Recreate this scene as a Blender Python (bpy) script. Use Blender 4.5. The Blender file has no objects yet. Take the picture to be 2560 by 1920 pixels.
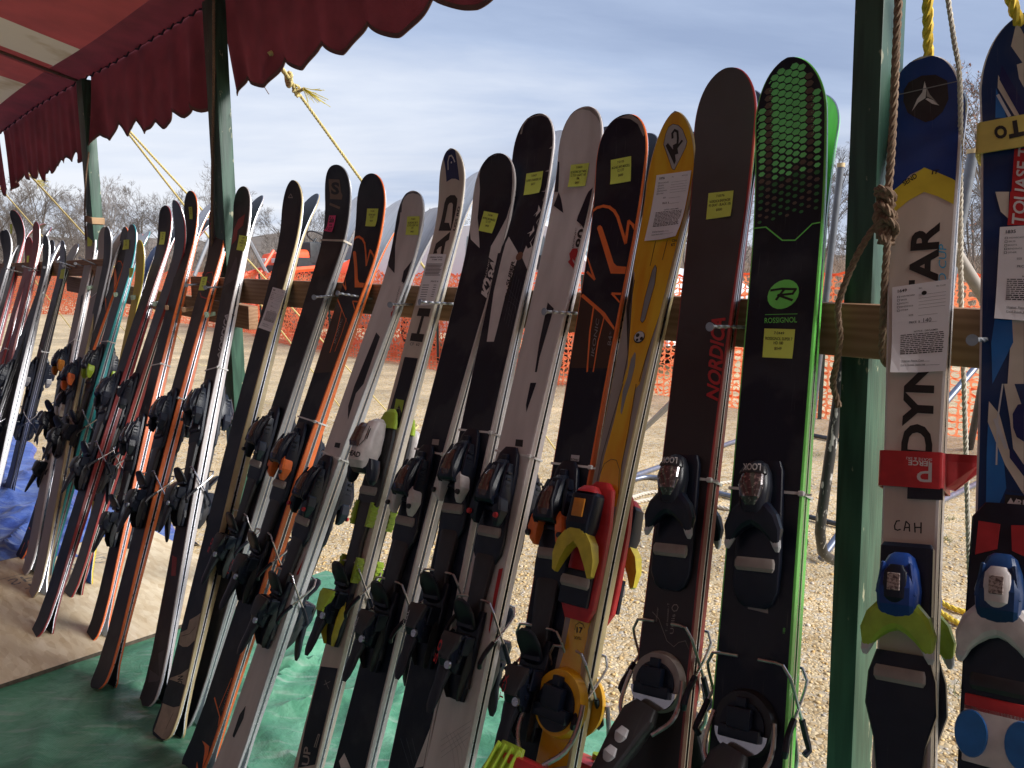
import bpy, bmesh, math, random
import numpy as np
from mathutils import Vector, Matrix, noise
random.seed(7); np.random.seed(7)
R = math.radians
SC = bpy.context.scene
COL = SC.collection

# ---------------------------------------------------------------- camera, sky, sun, exposure
F_PX, CAM_H, PITCH = 1920.0, 1.30, math.atan(280 / 1920.0)
cam = bpy.data.cameras.new('camera'); cam.lens = 27.0; cam.sensor_width = 36.0
cam.clip_start = 0.05; cam.clip_end = 1500.0
cam_o = bpy.data.objects.new('camera', cam); COL.objects.link(cam_o)
cam_o.location = (0, 0, CAM_H); cam_o.rotation_euler = (R(90) - PITCH, 0, 0)
SC.camera = cam_o

SUN_EL = R(35); SUN_DIR2 = Vector((0.940, -0.342))           # towards the sun, seen from above
w = bpy.data.worlds.new('World'); SC.world = w; w.use_nodes = True
nt = w.node_tree; nt.nodes.clear()
def N(t, **k):
    n = nt.nodes.new(t)
    for a, b in k.items(): setattr(n, a, b)
    return n
out = N('ShaderNodeOutputWorld'); bg1 = N('ShaderNodeBackground'); bg2 = N('ShaderNodeBackground'); mx = N('ShaderNodeMixShader')
sky = N('ShaderNodeTexSky', sky_type='NISHITA', sun_disc=False)
sky.sun_elevation = SUN_EL; sky.sun_rotation = math.atan2(SUN_DIR2.x, SUN_DIR2.y)
sky.air_density = 1.0; sky.dust_density = 2.0
bg1.inputs[1].default_value = 0.08
nt.links.new(sky.outputs[0], bg1.inputs[0])
tc = N('ShaderNodeTexCoord'); sep = N('ShaderNodeSeparateXYZ'); nt.links.new(tc.outputs['Generated'], sep.inputs[0])
dv = N('ShaderNodeVectorMath', operation='DIVIDE'); cb = N('ShaderNodeCombineXYZ')
mz = N('ShaderNodeMath', operation='MAXIMUM'); mz.inputs[1].default_value = 0.0
ad = N('ShaderNodeMath', operation='ADD'); ad.inputs[1].default_value = 0.16
nt.links.new(sep.outputs[2], mz.inputs[0]); nt.links.new(mz.outputs[0], ad.inputs[0])
for i in range(3): nt.links.new(ad.outputs[0], cb.inputs[i])
nt.links.new(tc.outputs['Generated'], dv.inputs[0]); nt.links.new(cb.outputs[0], dv.inputs[1])
mp = N('ShaderNodeMapping'); mp.inputs['Scale'].default_value = (0.32, 0.85, 0.6); mp.inputs['Rotation'].default_value = (0, 0, R(15)); mp.inputs['Location'].default_value = (3.1, 1.2, 0)
nt.links.new(dv.outputs[0], mp.inputs[0])
nz = N('ShaderNodeTexNoise'); nz.inputs['Scale'].default_value = 0.9; nz.inputs['Detail'].default_value = 8; nz.inputs['Roughness'].default_value = 0.56; nz.inputs['Distortion'].default_value = 0.35
nt.links.new(mp.outputs[0], nz.inputs['Vector'])
rp = N('ShaderNodeValToRGB'); e = rp.color_ramp.elements
e[0].position = 0.36; e[0].color = (0.32, 0.405, 0.60, 1)
e[1].position = 0.68; e[1].color = (0.80, 0.85, 0.95, 1)
m_ = e.new(0.48); m_.color = (0.445, 0.54, 0.74, 1)
nt.links.new(nz.outputs[0], rp.inputs[0])
hr = N('ShaderNodeMapRange'); hr.inputs[1].default_value = 0.02; hr.inputs[2].default_value = 0.24; hr.inputs[3].default_value = 0.95; hr.inputs[4].default_value = 0.0; hr.interpolation_type = 'SMOOTHSTEP'
nt.links.new(sep.outputs[2], hr.inputs[0])
mh = N('ShaderNodeMixRGB'); mh.inputs[2].default_value = (0.92, 0.93, 0.97, 1)
# broken band of cloud in the pale strip over the horizon
nz2 = N('ShaderNodeTexNoise'); nz2.inputs['Scale'].default_value = 1.6; nz2.inputs['Detail'].default_value = 5
mp2 = N('ShaderNodeMapping'); mp2.inputs['Scale'].default_value = (1.0, 1.0, 14.0); mp2.inputs['Location'].default_value = (0.4, 0.1, 0.55)
nt.links.new(tc.outputs['Generated'], mp2.inputs[0]); nt.links.new(mp2.outputs[0], nz2.inputs['Vector'])
r2 = N('ShaderNodeMapRange'); r2.inputs[1].default_value = 0.42; r2.inputs[2].default_value = 0.6; r2.inputs[3].default_value = 0.25; r2.inputs[4].default_value = 1.0
nt.links.new(nz2.outputs[0], r2.inputs[0])
mm = N('ShaderNodeMath', operation='MULTIPLY'); nt.links.new(hr.outputs[0], mm.inputs[0]); nt.links.new(r2.outputs[0], mm.inputs[1])
nt.links.new(mm.outputs[0], mh.inputs[0]); nt.links.new(rp.outputs[0], mh.inputs[1])
nt.links.new(mh.outputs[0], bg2.inputs[0]); bg2.inputs[1].default_value = 0.66
mx.inputs[0].default_value = 0.92
nt.links.new(bg1.outputs[0], mx.inputs[1]); nt.links.new(bg2.outputs[0], mx.inputs[2]); nt.links.new(mx.outputs[0], out.inputs[0])

sun = bpy.data.lights.new('sun', 'SUN'); sun.energy = 3.8; sun.angle = R(32.0); sun.color = (1.0, 0.97, 0.93)
sun_o = bpy.data.objects.new('sun', sun); COL.objects.link(sun_o)
sd = Vector((SUN_DIR2.x * math.cos(SUN_EL), SUN_DIR2.y * math.cos(SUN_EL), math.sin(SUN_EL))).normalized()
sun_o.rotation_euler = sd.to_track_quat('Z', 'Y').to_euler(); sun_o.location = sd * 20
vs = SC.view_settings; vs.view_transform = 'Standard'; vs.look = 'None'; vs.gamma = 1.0; vs.exposure = 0.74; vs.use_curve_mapping = False
SC.cycles.max_bounces = 8; SC.cycles.transparent_max_bounces = 12

# ---------------------------------------------------------------- measuring: where a photo pixel meets a real plane
Q = 2 ** -0.5
CP, SP = math.cos(PITCH), math.sin(PITCH)
CAM = Vector((0, 0, CAM_H))
SDIR = Vector((-Q, Q, 0)); NDIR = Vector((Q, Q, 0)); UP = Vector((0, 0, 1))   # along the rail (away), out of the tent, up
P0 = 1.294                                                                    # face of the rail, metres from the camera
def ray(px, py):
    v = 960 - py
    return Vector((px - 1280, F_PX * CP + v * SP, v * CP - F_PX * SP))
def atZ(px, py, h=0.0):
    d = ray(px, py); return CAM + d * ((h - CAM_H) / d.z)
def atP(px, py, p):
    d = ray(px, py); return CAM + d * (p / d.dot(NDIR))
def W(s, p, z): return SDIR * s + NDIR * p + UP * z
def proj(P):
    X, Y, Z = P.x, P.y, P.z - CAM_H
    zc = Y * CP - Z * SP; yc = Y * SP + Z * CP
    return 1280 + F_PX * X / zc, 960 - F_PX * yc / zc
_k = 640 / 2212
REG = {c: (640 * (i % 4), 480 * (i // 4), _k) for i, c in enumerate('abcdefghijklmnop')}
REG.update(q=(1240, 500, 560 / 2212), r=(960, 440, 360 / 2212), s=(640, 520, 360 / 2212), t=(2050, 380, 510 / 2212), S=(0, 0, 1.0))
def Z(reg, *pts):
    ox, oy, k = REG[reg]
    return [(ox + x * k, oy + y * k) for x, y in pts]

# ---------------------------------------------------------------- materials
_M = {}
def mat(name, col, rough=0.45, metal=0.0, var=0.12, nscale=30.0, bump=0.0, bscale=200.0, coat=0.0, emit=None, alpha=None, trans=0.0, spec=None, scratch=0.0, stretch=(1, 1, 1), col2=None, thresh=None, subsurf=0.0):
    if name in _M: return _M[name]
    m = bpy.data.materials.new(name); m.use_nodes = True; t = m.node_tree; b = t.nodes['Principled BSDF']
    b.inputs['Roughness'].default_value = rough; b.inputs['Metallic'].default_value = metal
    if coat: b.inputs['Coat Weight'].default_value = coat; b.inputs['Coat Roughness'].default_value = 0.08
    if spec is not None: b.inputs['Specular IOR Level'].default_value = spec
    if trans: b.inputs['Transmission Weight'].default_value = trans
    tcn = t.nodes.new('ShaderNodeTexCoord'); mpn = t.nodes.new('ShaderNodeMapping'); mpn.inputs['Scale'].default_value = stretch
    t.links.new(tcn.outputs['Object'], mpn.inputs[0])
    n = t.nodes.new('ShaderNodeTexNoise'); n.inputs['Scale'].default_value = nscale; n.inputs['Detail'].default_value = 5
    t.links.new(mpn.outputs[0], n.inputs['Vector'])
    rmp = t.nodes.new('ShaderNodeValToRGB'); es = rmp.color_ramp.elements
    c = Vector(col[:3])
    if col2 is None:
        a_, b_ = c * (1 - var), c * (1 + var)
        es[0].position = 0.3; es[1].position = 0.7
    else:
        a_, b_ = c, Vector(col2); lo, hi = thresh or (0.4, 0.6)
        es[0].position = lo; es[1].position = hi
    es[0].color = (*a_, 1); es[1].color = (*b_, 1)
    t.links.new(n.outputs[0], rmp.inputs[0]); src = rmp.outputs[0]
    if scratch:                                  # fine scratches and a film of dust
        for sc_, rot, lo, am in (((90, 3, 1), 12, 0.66, scratch), ((120, 5, 1), -28, 0.68, scratch * 0.8), ((2.5, 2.5, 2.5), 0, 0.50, scratch * 0.35)):
            m2 = t.nodes.new('ShaderNodeMapping'); m2.inputs['Scale'].default_value = sc_; m2.inputs['Rotation'].default_value = (0, 0, R(rot)); t.links.new(tcn.outputs['Object'], m2.inputs[0])
            n4 = t.nodes.new('ShaderNodeTexNoise'); n4.inputs['Scale'].default_value = 3.0; n4.inputs['Detail'].default_value = 4; t.links.new(m2.outputs[0], n4.inputs['Vector'])
            r4 = t.nodes.new('ShaderNodeMapRange'); r4.inputs[1].default_value = lo; r4.inputs[2].default_value = lo + 0.08; r4.inputs[4].default_value = am; t.links.new(n4.outputs[0], r4.inputs[0])
            mxr = t.nodes.new('ShaderNodeMixRGB'); mxr.inputs[2].default_value = (0.32, 0.31, 0.30, 1); t.links.new(r4.outputs[0], mxr.inputs[0]); t.links.new(src, mxr.inputs[1]); src = mxr.outputs[0]
    t.links.new(src, b.inputs['Base Color'])
    mr = t.nodes.new('ShaderNodeMapRange'); mr.inputs[3].default_value = max(0.02, rough * 0.8); mr.inputs[4].default_value = min(1, rough * 1.25)
    t.links.new(n.outputs[0], mr.inputs[0]); t.links.new(mr.outputs[0], b.inputs['Roughness'])
    if bump:
        n2 = t.nodes.new('ShaderNodeTexNoise'); n2.inputs['Scale'].default_value = bscale; n2.inputs['Detail'].default_value = 4
        t.links.new(mpn.outputs[0], n2.inputs['Vector'])
        bp = t.nodes.new('ShaderNodeBump'); bp.inputs['Strength'].default_value = bump; bp.inputs['Distance'].default_value = 0.01
        t.links.new(n2.outputs[0], bp.inputs['Height']); t.links.new(bp.outputs[0], b.inputs['Normal'])
    _M[name] = m; return m

PAL = dict(black=(0.007, 0.011, 0.024), offblack=(0.011, 0.013, 0.021), charcoal=(0.028, 0.028, 0.032), brownblack=(0.026, 0.019, 0.023), grey=(0.25, 0.25, 0.26),
           white=(0.66, 0.61, 0.60), ivory=(0.60, 0.52, 0.45), cream=(0.62, 0.56, 0.47), orange=(0.90, 0.20, 0.05), red=(0.50, 0.03, 0.035), maroon=(0.28, 0.035, 0.035), lime=(0.36, 0.52, 0.05),
           green=(0.20, 0.76, 0.14), blue=(0.010, 0.045, 0.22), navy=(0.012, 0.02, 0.10), inkblue=(0.008, 0.035, 0.12), midblue=(0.02, 0.15, 0.45), cyan=(0.05, 0.42, 0.70), yellow=(0.66, 0.52, 0.05), gold=(0.80, 0.42, 0.02), tag=(0.74, 0.86, 0.14),
           pink=(0.85, 0.06, 0.22), silver=(0.55, 0.55, 0.57), teal=(0.03, 0.33, 0.36), wood=(0.50, 0.40, 0.22), taupe=(0.33, 0.29, 0.27), amber=(0.6, 0.22, 0.03), slate=(0.10, 0.12, 0.16), paper=(0.80, 0.78, 0.80), ink=(0.02, 0.02, 0.02), basegrey=(0.58, 0.62, 0.68), smoke=(0.07, 0.035, 0.03))
def top(c):    return mat('topsheet ' + c, PAL[c], 0.38, var=0.10, nscale=9, bump=0.02, bscale=500, spec=0.28, scratch=0.16, stretch=(3, 0.6, 1))
def side(c):   return mat('sidewall ' + c, PAL[c], 0.32, var=0.07, nscale=60, coat=0.15)
def basem(c):  return mat('ski base ' + c, PAL[c], 0.38, var=0.12, nscale=14, stretch=(8, 0.5, 1))
def plas(c):   return mat('plastic ' + c, PAL[c], 0.30, var=0.15, nscale=45, bump=0.03, bscale=700, spec=0.35, scratch=0.05)
def prn(c):    return mat('print ' + c, PAL[c], 0.40, var=0.10, nscale=25, spec=0.3, scratch=0.14 if c != 'ink' else 0.05)
STEEL = lambda: mat('brushed steel', (0.55, 0.55, 0.58), 0.28, 1.0, nscale=90)
CHROME = lambda: mat('chromed metal', (0.75, 0.75, 0.78), 0.14, 1.0)
NAILM = lambda: mat('galvanised nail steel', (0.42, 0.43, 0.46), 0.42, 0.9, nscale=120)
PAPER = lambda: mat('white paper', PAL['paper'], 0.75, var=0.03)
TAG = lambda: mat('fluorescent yellow paper', PAL['tag'], 0.7, var=0.03)

# ---------------------------------------------------------------- object helpers
def tag(o, label=None, cat=None, group=None, kind=None):
    if label: o['label'] = label
    if cat: o['category'] = cat
    if group: o['group'] = group
    if kind: o['kind'] = kind
    return o
def link(name, data, m=None, parent=None, loc=None):
    o = bpy.data.objects.new(name, data); COL.objects.link(o)
    if m is not None and data is not None:
        if len(data.materials) == 0: data.materials.append(m)
    if parent is not None: o.parent = parent
    if loc is not None: o.location = loc
    return o
def empty(name, mw=None, label=None, cat=None, group=None):
    o = bpy.data.objects.new(name, None); COL.objects.link(o); o.empty_display_size = 0.05
    if mw is not None: o.matrix_world = mw
    return tag(o, label, cat, group)
def bm_mesh(name, bm, smooth=True, ang=38):
    me = bpy.data.meshes.new(name); bm.normal_update(); bm.to_mesh(me); bm.free()
    if smooth:
        me.polygons.foreach_set('use_smooth', [True] * len(me.polygons))
        try: me.set_sharp_from_angle(angle=R(ang))
        except Exception: pass
    return me
def pyd(name, v, f, smooth=False):
    me = bpy.data.meshes.new(name); me.from_pydata([tuple(x) for x in v], [], f); me.update()
    if smooth:
        me.polygons.foreach_set('use_smooth', [True] * len(me.polygons))
        try: me.set_sharp_from_angle(angle=R(40))
        except Exception: pass
    return me
def box(bm, c, s, M=None, bev=0.0, seg=2):
    g = bmesh.ops.create_cube(bm, size=1.0)['verts']
    T = Matrix.Translation(Vector(c)) @ Matrix.Diagonal((s[0], s[1], s[2], 1))
    if M is not None: T = M @ T
    for v in g: v.co = T @ v.co
    if bev:
        es = list({e for v in g for e in v.link_edges})
        bmesh.ops.bevel(bm, geom=es, offset=bev, segments=seg, profile=0.6, affect='EDGES', clamp_overlap=True)
def ring_loft(bm, rings, cap=True, closed=False):
    vs_ = [[bm.verts.new(p) for p in r] for r in rings]
    n = len(vs_[0])
    for i in range(len(vs_) - 1 + (1 if closed else 0)):
        a, b = vs_[i], vs_[(i + 1) % len(vs_)]
        for j in range(n):
            try: bm.faces.new((a[j], a[(j + 1) % n], b[(j + 1) % n], b[j]))
            except ValueError: pass
    if cap and not closed:
        bm.faces.new(vs_[0][::-1]); bm.faces.new(vs_[-1])
def loft(bm, secs, n=16, M=None):
    """sections along y: (y, centre x, bottom z, width, height, squareness)"""
    rings = []
    for (y, cx, z0, ww, hh, pw) in secs:
        r = []
        for k in range(n):
            a = 2 * math.pi * (k + 0.5) / n; c, s = math.cos(a), math.sin(a); e_ = 2.0 / pw
            p = Vector((cx + ww / 2 * math.copysign(abs(c) ** e_, c), y, z0 + hh / 2 + hh / 2 * math.copysign(abs(s) ** e_, s)))
            r.append(M @ p if M is not None else p)
        rings.append(r)
    if secs[0][0] < secs[-1][0]: rings = rings[::-1]
    ring_loft(bm, rings)
def tube(bm, pts, rad, n=8, cap=True):
    pts = [Vector(p) for p in pts]; rings = []
    up = Vector((0, 0, 1)); prev = None
    for i, p in enumerate(pts):
        t = (pts[min(i + 1, len(pts) - 1)] - pts[max(i - 1, 0)]).normalized()
        if prev is None:
            x = t.cross(up)
            if x.length < 0.1: x = t.cross(Vector((1, 0, 0)))
        else: x = prev - t * prev.dot(t)
        x.normalize(); prev = x; y = t.cross(x)
        r = rad[i] if hasattr(rad, '__len__') else rad
        rings.append([p + (x * math.cos(2 * math.pi * k / n) + y * math.sin(2 * math.pi * k / n)) * r for k in range(n)])
    ring_loft(bm, rings, cap)
def smooth_path(pts, step):
    pts = [Vector(p) for p in pts]
    if len(pts) == 2:
        n = max(2, int((pts[1] - pts[0]).length / step)); return [pts[0].lerp(pts[1], i / n) for i in range(n + 1)]
    ex = [pts[0] * 2 - pts[1]] + pts + [pts[-1] * 2 - pts[-2]]; o = []
    for i in range(1, len(ex) - 2):
        a, b, c, d = ex[i - 1:i + 3]; n = max(1, int((c - b).length / step))
        for k in range(n):
            t = k / n
            o.append(0.5 * ((2 * b) + (c - a) * t + (2 * a - 5 * b + 4 * c - d) * t * t + (3 * b - a - 3 * c + d) * t ** 3))
    o.append(pts[-1]); return o
def rope_bm(bm, pts, r, pitch=None, strands=3, n=6, step=None):
    """laid rope: three strands twisted round the path"""
    pitch = pitch or r * 7; step = step or pitch / 8
    path = smooth_path(pts, step); L = 0; prev = None
    cen = [[] for _ in range(strands)]
    for i, p in enumerate(path):
        t = (path[min(i + 1, len(path) - 1)] - path[max(i - 1, 0)]).normalized()
        if prev is None:
            x = t.cross(Vector((0.3, 0.2, 1)).normalized())
        else:
            x = prev - t * prev.dot(t)
        x.normalize(); prev = x; y = t.cross(x)
        if i: L += (p - path[i - 1]).length
        for k in range(strands):
            a = 2 * math.pi * (L / pitch + k / strands)
            cen[k].append(p + (x * math.cos(a) + y * math.sin(a)) * r * 0.48)
    for k in range(strands): tube(bm, cen[k], r * 0.56, n)
# ---------------------------------------------------------------- text and flat print
_T = {}
def glyphs(text, bold=0.0):
    k = (text, bold)
    if k in _T: return _T[k]
    cu = bpy.data.curves.new('t', 'FONT'); cu.body = text; cu.size = 1.0; cu.resolution_u = 3; cu.fill_mode = 'FRONT'; cu.offset = bold
    o = bpy.data.objects.new('t', cu); me = o.to_mesh()
    v = [tuple(p.co)[:2] for p in me.vertices]; f = [tuple(p.vertices) for p in me.polygons]
    o.to_mesh_clear(); bpy.data.objects.remove(o); bpy.data.curves.remove(cu)
    if not v: v, f = [(0, 0), (1, 0), (1, 1)], []
    x0 = min(a for a, _ in v); x1 = max(a for a, _ in v)
    v = [((a - x0) / (x1 - x0), b / 0.70) for a, b in v]
    _T[k] = (v, f); return v, f

class Flat:
    """collects flat shapes (lateral a, length u) and lays them on a ski's top surface"""
    def __init__(self): self.v = []; self.f = []
    def poly(self, pts):
        from mathutils.geometry import tessellate_polygon
        i0 = len(self.v); self.v += [tuple(p) for p in pts]
        for t in tessellate_polygon([[Vector((p[0], p[1], 0)) for p in pts]]): self.f.append(tuple(i0 + i for i in t))
    def mesh(self, v, f): i0 = len(self.v); self.v += v; self.f += [tuple(i0 + i for i in t) for t in f]
    def quad_text(self, text, p0, p1, h, bold=0.0):
        v, f = glyphs(text, bold); p0, p1, h = Vector(p0), Vector(p1), Vector(h); ex, ey = p1 - p0, h - p0
        self.mesh([tuple(p0 + ex * a + ey * b) for a, b in v], f)
    def stroke(self, pts, wd):
        P = [Vector(p) for p in pts]
        for i in range(len(P) - 1):
            d = (P[i + 1] - P[i])
            if d.length < 1e-6: continue
            d.normalize(); n = Vector((-d.y, d.x)) * wd / 2
            a = P[i] - d * wd * 0.35 if i else P[i]; b = P[i + 1] + d * wd * 0.35 if i < len(P) - 2 else P[i + 1]
            i0 = len(self.v); self.v += [tuple(a - n), tuple(b - n), tuple(b + n), tuple(a + n)]; self.f.append((i0, i0 + 1, i0 + 2, i0 + 3))
    def disc(self, c, ra, ru=None, n=20):
        ru = ru or ra; self.poly([(c[0] + ra * math.cos(2 * math.pi * k / n), c[1] + ru * math.sin(2 * math.pi * k / n)) for k in range(n)])
    def lay(self, surf, cuts, lift):
        bm = bmesh.new(); vs_ = [bm.verts.new((a, b, 0)) for a, b in self.v]
        for f in self.f:
            try: bm.faces.new([vs_[i] for i in f])
            except ValueError: pass
        if self.v:
            lo = min(b for _, b in self.v); hi = max(b for _, b in self.v)
            for c in cuts:
                if lo < c < hi:
                    bmesh.ops.bisect_plane(bm, geom=bm.verts[:] + bm.edges[:] + bm.faces[:], plane_co=(0, c, 0), plane_no=(0, 1, 0), dist=1e-6)
        for v in bm.verts: v.co = surf(v.co.x, v.co.y, lift)
        bmesh.ops.recalc_face_normals(bm, faces=bm.faces[:])
        if bm.faces and sum(f.normal.z for f in bm.faces) < 0: bmesh.ops.reverse_faces(bm, faces=bm.faces[:])
        return bm

# ---------------------------------------------------------------- the ski
GRP = 'skis leaning on the wooden rail'
SKIS = {}
class Ski: pass
def make_ski(key, A, tip, B=None, tail=None, w=(0.118, 0.082, 0.105), ptail=0.71, topc='black', sidec='white', basec='basegrey', rl=0.30, tiplen=0.10, tipn=2.3, th=0.017, twist=0.0,
             desc='', short='', rdesc=None, rear=True, eps=0.022, dsplit=0.0):
    k = Ski(); k.key = key; k.short = short
    Bp = tail or B
    n = ray(*A).cross(ray(*Bp)).normalized()
    def on(p, z):                                # point of the sight plane through A and B at perpendicular p, height z
        # n . (s*S + p*N + z*U - CAM) = 0
        s = (n.dot(CAM) - p * n.dot(NDIR) - z * n.z) / n.dot(SDIR); return W(s, p, z)
    if tail:
        T = atZ(*tail, 0.012)
    else: T = on(ptail, 0.012)
    Rr = on(P0 - eps, 1.255)
    Y = (Rr - T).normalized()
    X = (-SDIR) - Y * (-SDIR).dot(Y); X.normalize()
    Zv = X.cross(Y)
    if twist:
        rm = Matrix.Rotation(R(twist), 3, Y); X = rm @ X; Zv = rm @ Zv
    k.T, k.X, k.Y, k.Z = T, X, Y, Zv
    # length and tip rise from where the tip shows
    L, rise = 1.75, 0.07
    for _ in range(30):
        def err(L_, r_):
            x, y = proj(T + Y * L_ + Zv * (r_ + 0.006)); return x - tip[0], y - tip[1]
        e0 = err(L, rise); e1 = err(L + 1e-4, rise); e2 = err(L, rise + 1e-4)
        J = np.array([[(e1[0] - e0[0]) / 1e-4, (e2[0] - e0[0]) / 1e-4], [(e1[1] - e0[1]) / 1e-4, (e2[1] - e0[1]) / 1e-4]])
        dl = np.linalg.solve(J, np.array(e0)); L -= float(dl[0]); rise -= float(dl[1])
    k.rise_raw = rise
    rise = min(max(rise, 0.035), 0.14)
    # keep the tip height right after clamping the rise
    for _ in range(20):
        y0 = proj(T + Y * L + Zv * (rise + 0.006))[1]; y1 = proj(T + Y * (L + 1e-3) + Zv * (rise + 0.006))[1]
        L -= (y0 - tip[1]) / ((y1 - y0) / 1e-3)
    k.L, k.rise = L, rise
    wt, ww, wl = w; k.w = w
    tail_l = 0.035; u_s = L - tiplen
    def half(u):
        if u < 0.46 * L: f = (0.46 * L - u) / (0.46 * L); b = ww + (wl - ww) * min(1, f) ** 1.7
        else: f = (u - 0.46 * L) / (u_s - 0.46 * L); b = ww + (wt - ww) * min(1, f) ** 1.8
        if u > u_s:
            x = min(1, (u - u_s) / tiplen); b *= max(0.0, 1 - x ** tipn) ** (1 / tipn)
        if u < tail_l:
            x = 1 - u / tail_l; b *= max(0.0, 1 - 0.45 * x ** 3.0)
        return max(b / 2, 0.0015)
    def zc(u):
        z = 0.0
        if u > L - rl: z += rise * ((u - (L - rl)) / rl) ** 2.1
        if u < 0.14: z += 0.016 * ((0.14 - u) / 0.14) ** 2
        z += 0.0022 * max(0.0, math.sin(math.pi * min(1, max(0, (u - 0.10) / (L - rl - 0.10))))) + 0.0012
        return z
    def thk(u):
        x = abs(u / L - 0.46) / 0.54; return th * (1 - 0.66 * min(1, x) ** 1.3)
    k.half, k.zc, k.thk = half, zc, thk
    def surf(a, u, lift):
        u = min(max(u, 0.004), L - 0.004); h = max(half(u) - 0.0034, 0.0005)
        return Vector((max(-h, min(h, a)), u, zc(u) + thk(u) + lift))
    k.surf = surf
    M = Matrix.Translation(T) @ Matrix((X, Y, Zv)).transposed().to_4x4(); k.M = M; Mi = M.inverted(); k.Mi = Mi
    def p2s(px, py):                             # photo pixel -> (a, u) on the curved top surface
        o = Mi @ CAM; d = Mi.to_3x3() @ ray(px, py); z = 0.02; u = 1
        for _ in range(25):
            t = (z - o.z) / d.z; q_ = o + d * t; u = q_.y
            zn = zc(min(max(u, 0), L)) + thk(min(max(u, 0), L)); z = z * 0.5 + zn * 0.5
        return (q_.x, q_.y)
    k.p2s = p2s
    us = [0.0, 0.004, 0.01, 0.02, 0.035]; x = 0.07
    while x < L - rl: us.append(x); x += 0.09
    m_ = 16
    us += [L - rl + (rl - tiplen) * i / m_ for i in range(m_)]
    us += [L - tiplen + tiplen * math.sin(math.pi / 2 * i / 14) for i in range(15)]
    k.cuts = [u for u in us if u > 0.002]
    # body (core and sidewalls), top sheet, base, steel edges
    prof = lambda u: (half(u), zc(u), thk(u))
    bm = bmesh.new(); rings = []
    for u in us:
        h, z, t = prof(u); i_ = min(0.003, h * 0.5)
        rings.append([(-h + i_ * .3, u, z + 0.0012), (h - i_ * .3, u, z + 0.0012), (h, u, z + 0.002), (h, u, z + t - 0.002), (h - i_, u, z + t - 0.0004), (-h + i_, u, z + t - 0.0004), (-h, u, z + t - 0.002), (-h, u, z + 0.002)])
    ring_loft(bm, rings[::-1]); bmesh.ops.recalc_face_normals(bm, faces=bm.faces[:]); body = bm_mesh('ski_body', bm); body.materials.append(side(sidec))
    def sheet(inset, zf, name, mm_):
        v, f = [], []
        for i, u in enumerate(us):
            h, z, t = prof(u); h = max(h - inset, 0.0004); zz = zf(z, t)
            v += [(-h, u, zz), (-h / 3, u, zz), (h / 3, u, zz), (h, u, zz)]
            if i:
                for j in range(3): q0 = 4 * (i - 1) + j; f.append((q0, q0 + 1, q0 + 5, q0 + 4))
        me = pyd(name, v, f, True); me.materials.append(mm_); return me
    tops = sheet(0.0031, lambda z, t: z + t, 'topsheet', top(topc))
    bas = sheet(0.0022, lambda z, t: z + 0.0002, 'base', basem(basec))
    v, f = [], []
    for i, u in enumerate(us):
        h, z, t = prof(u)
        for sg in (-1, 1): v += [(sg * (h - 0.0022), u, z), (sg * (h + 0.0002), u, z), (sg * (h + 0.0002), u, z + 0.0022)]
        if i:
            o_ = 6 * (i - 1)
            for b_ in (0, 3):
                for j in range(2): f.append((o_ + b_ + j, o_ + b_ + j + 1, o_ + b_ + j + 7, o_ + b_ + j + 6))
    edg = pyd('steel_edge', v, f); edg.materials.append(STEEL())
    def assemble(M_, label):
        r_ = empty('ski', M_, label, 'ski', GRP)
        for nm, me in (('ski_body', body), ('topsheet', tops), ('base', bas), ('steel_edge', edg)):
            link(nm, me, None, r_)
        return r_
    k.front = assemble(M, desc)
    k.rear = None
    if rear:
        Rt = Matrix.Rotation(math.pi, 4, 'Y')
        k.rear = assemble(M @ Matrix.Translation((0, 0, 0.0)) @ Rt, rdesc or ('rear ski of the %s pair, facing out of the tent' % short))
    SKIS[key] = k; return k
def prints(k, name, items, colour, lift=0.0005, m=None, label=None):
    """items: ('p', reg, pts) polygon / ('s', reg, pts, width m) stroke / ('t', reg, text, p0, p1, h, bold) / ('d', reg, c, radius m)"""
    if name not in ('lettering', 'handwriting', 'crosshatch_print') and len(items) > 1:
        for it in items: o = prints(k, name, [it], colour, lift, m, label)
        return o
    fl = Flat()
    for it in items:
        P = lambda pts, rg=it[1]: [k.p2s(*q_) for q_ in Z(rg, *pts)]
        if it[0] == 'p': fl.poly(P(it[2]))
        elif it[0] == 's': fl.stroke(P(it[2]), it[3])
        elif it[0] == 't':
            a, b, c = P([it[3], it[4], it[5]]); fl.quad_text(it[2], a, b, c, it[6] if len(it) > 6 else 0.0)
        elif it[0] == 'd': fl.disc(P([it[2]])[0], it[3])
        elif it[0] == 'm': fl.mesh(it[2], it[3])
    me = bm_mesh(name, fl.lay(k.surf, k.cuts, lift), False)
    return link(name, me, m or prn(colour), k.front)
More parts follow.
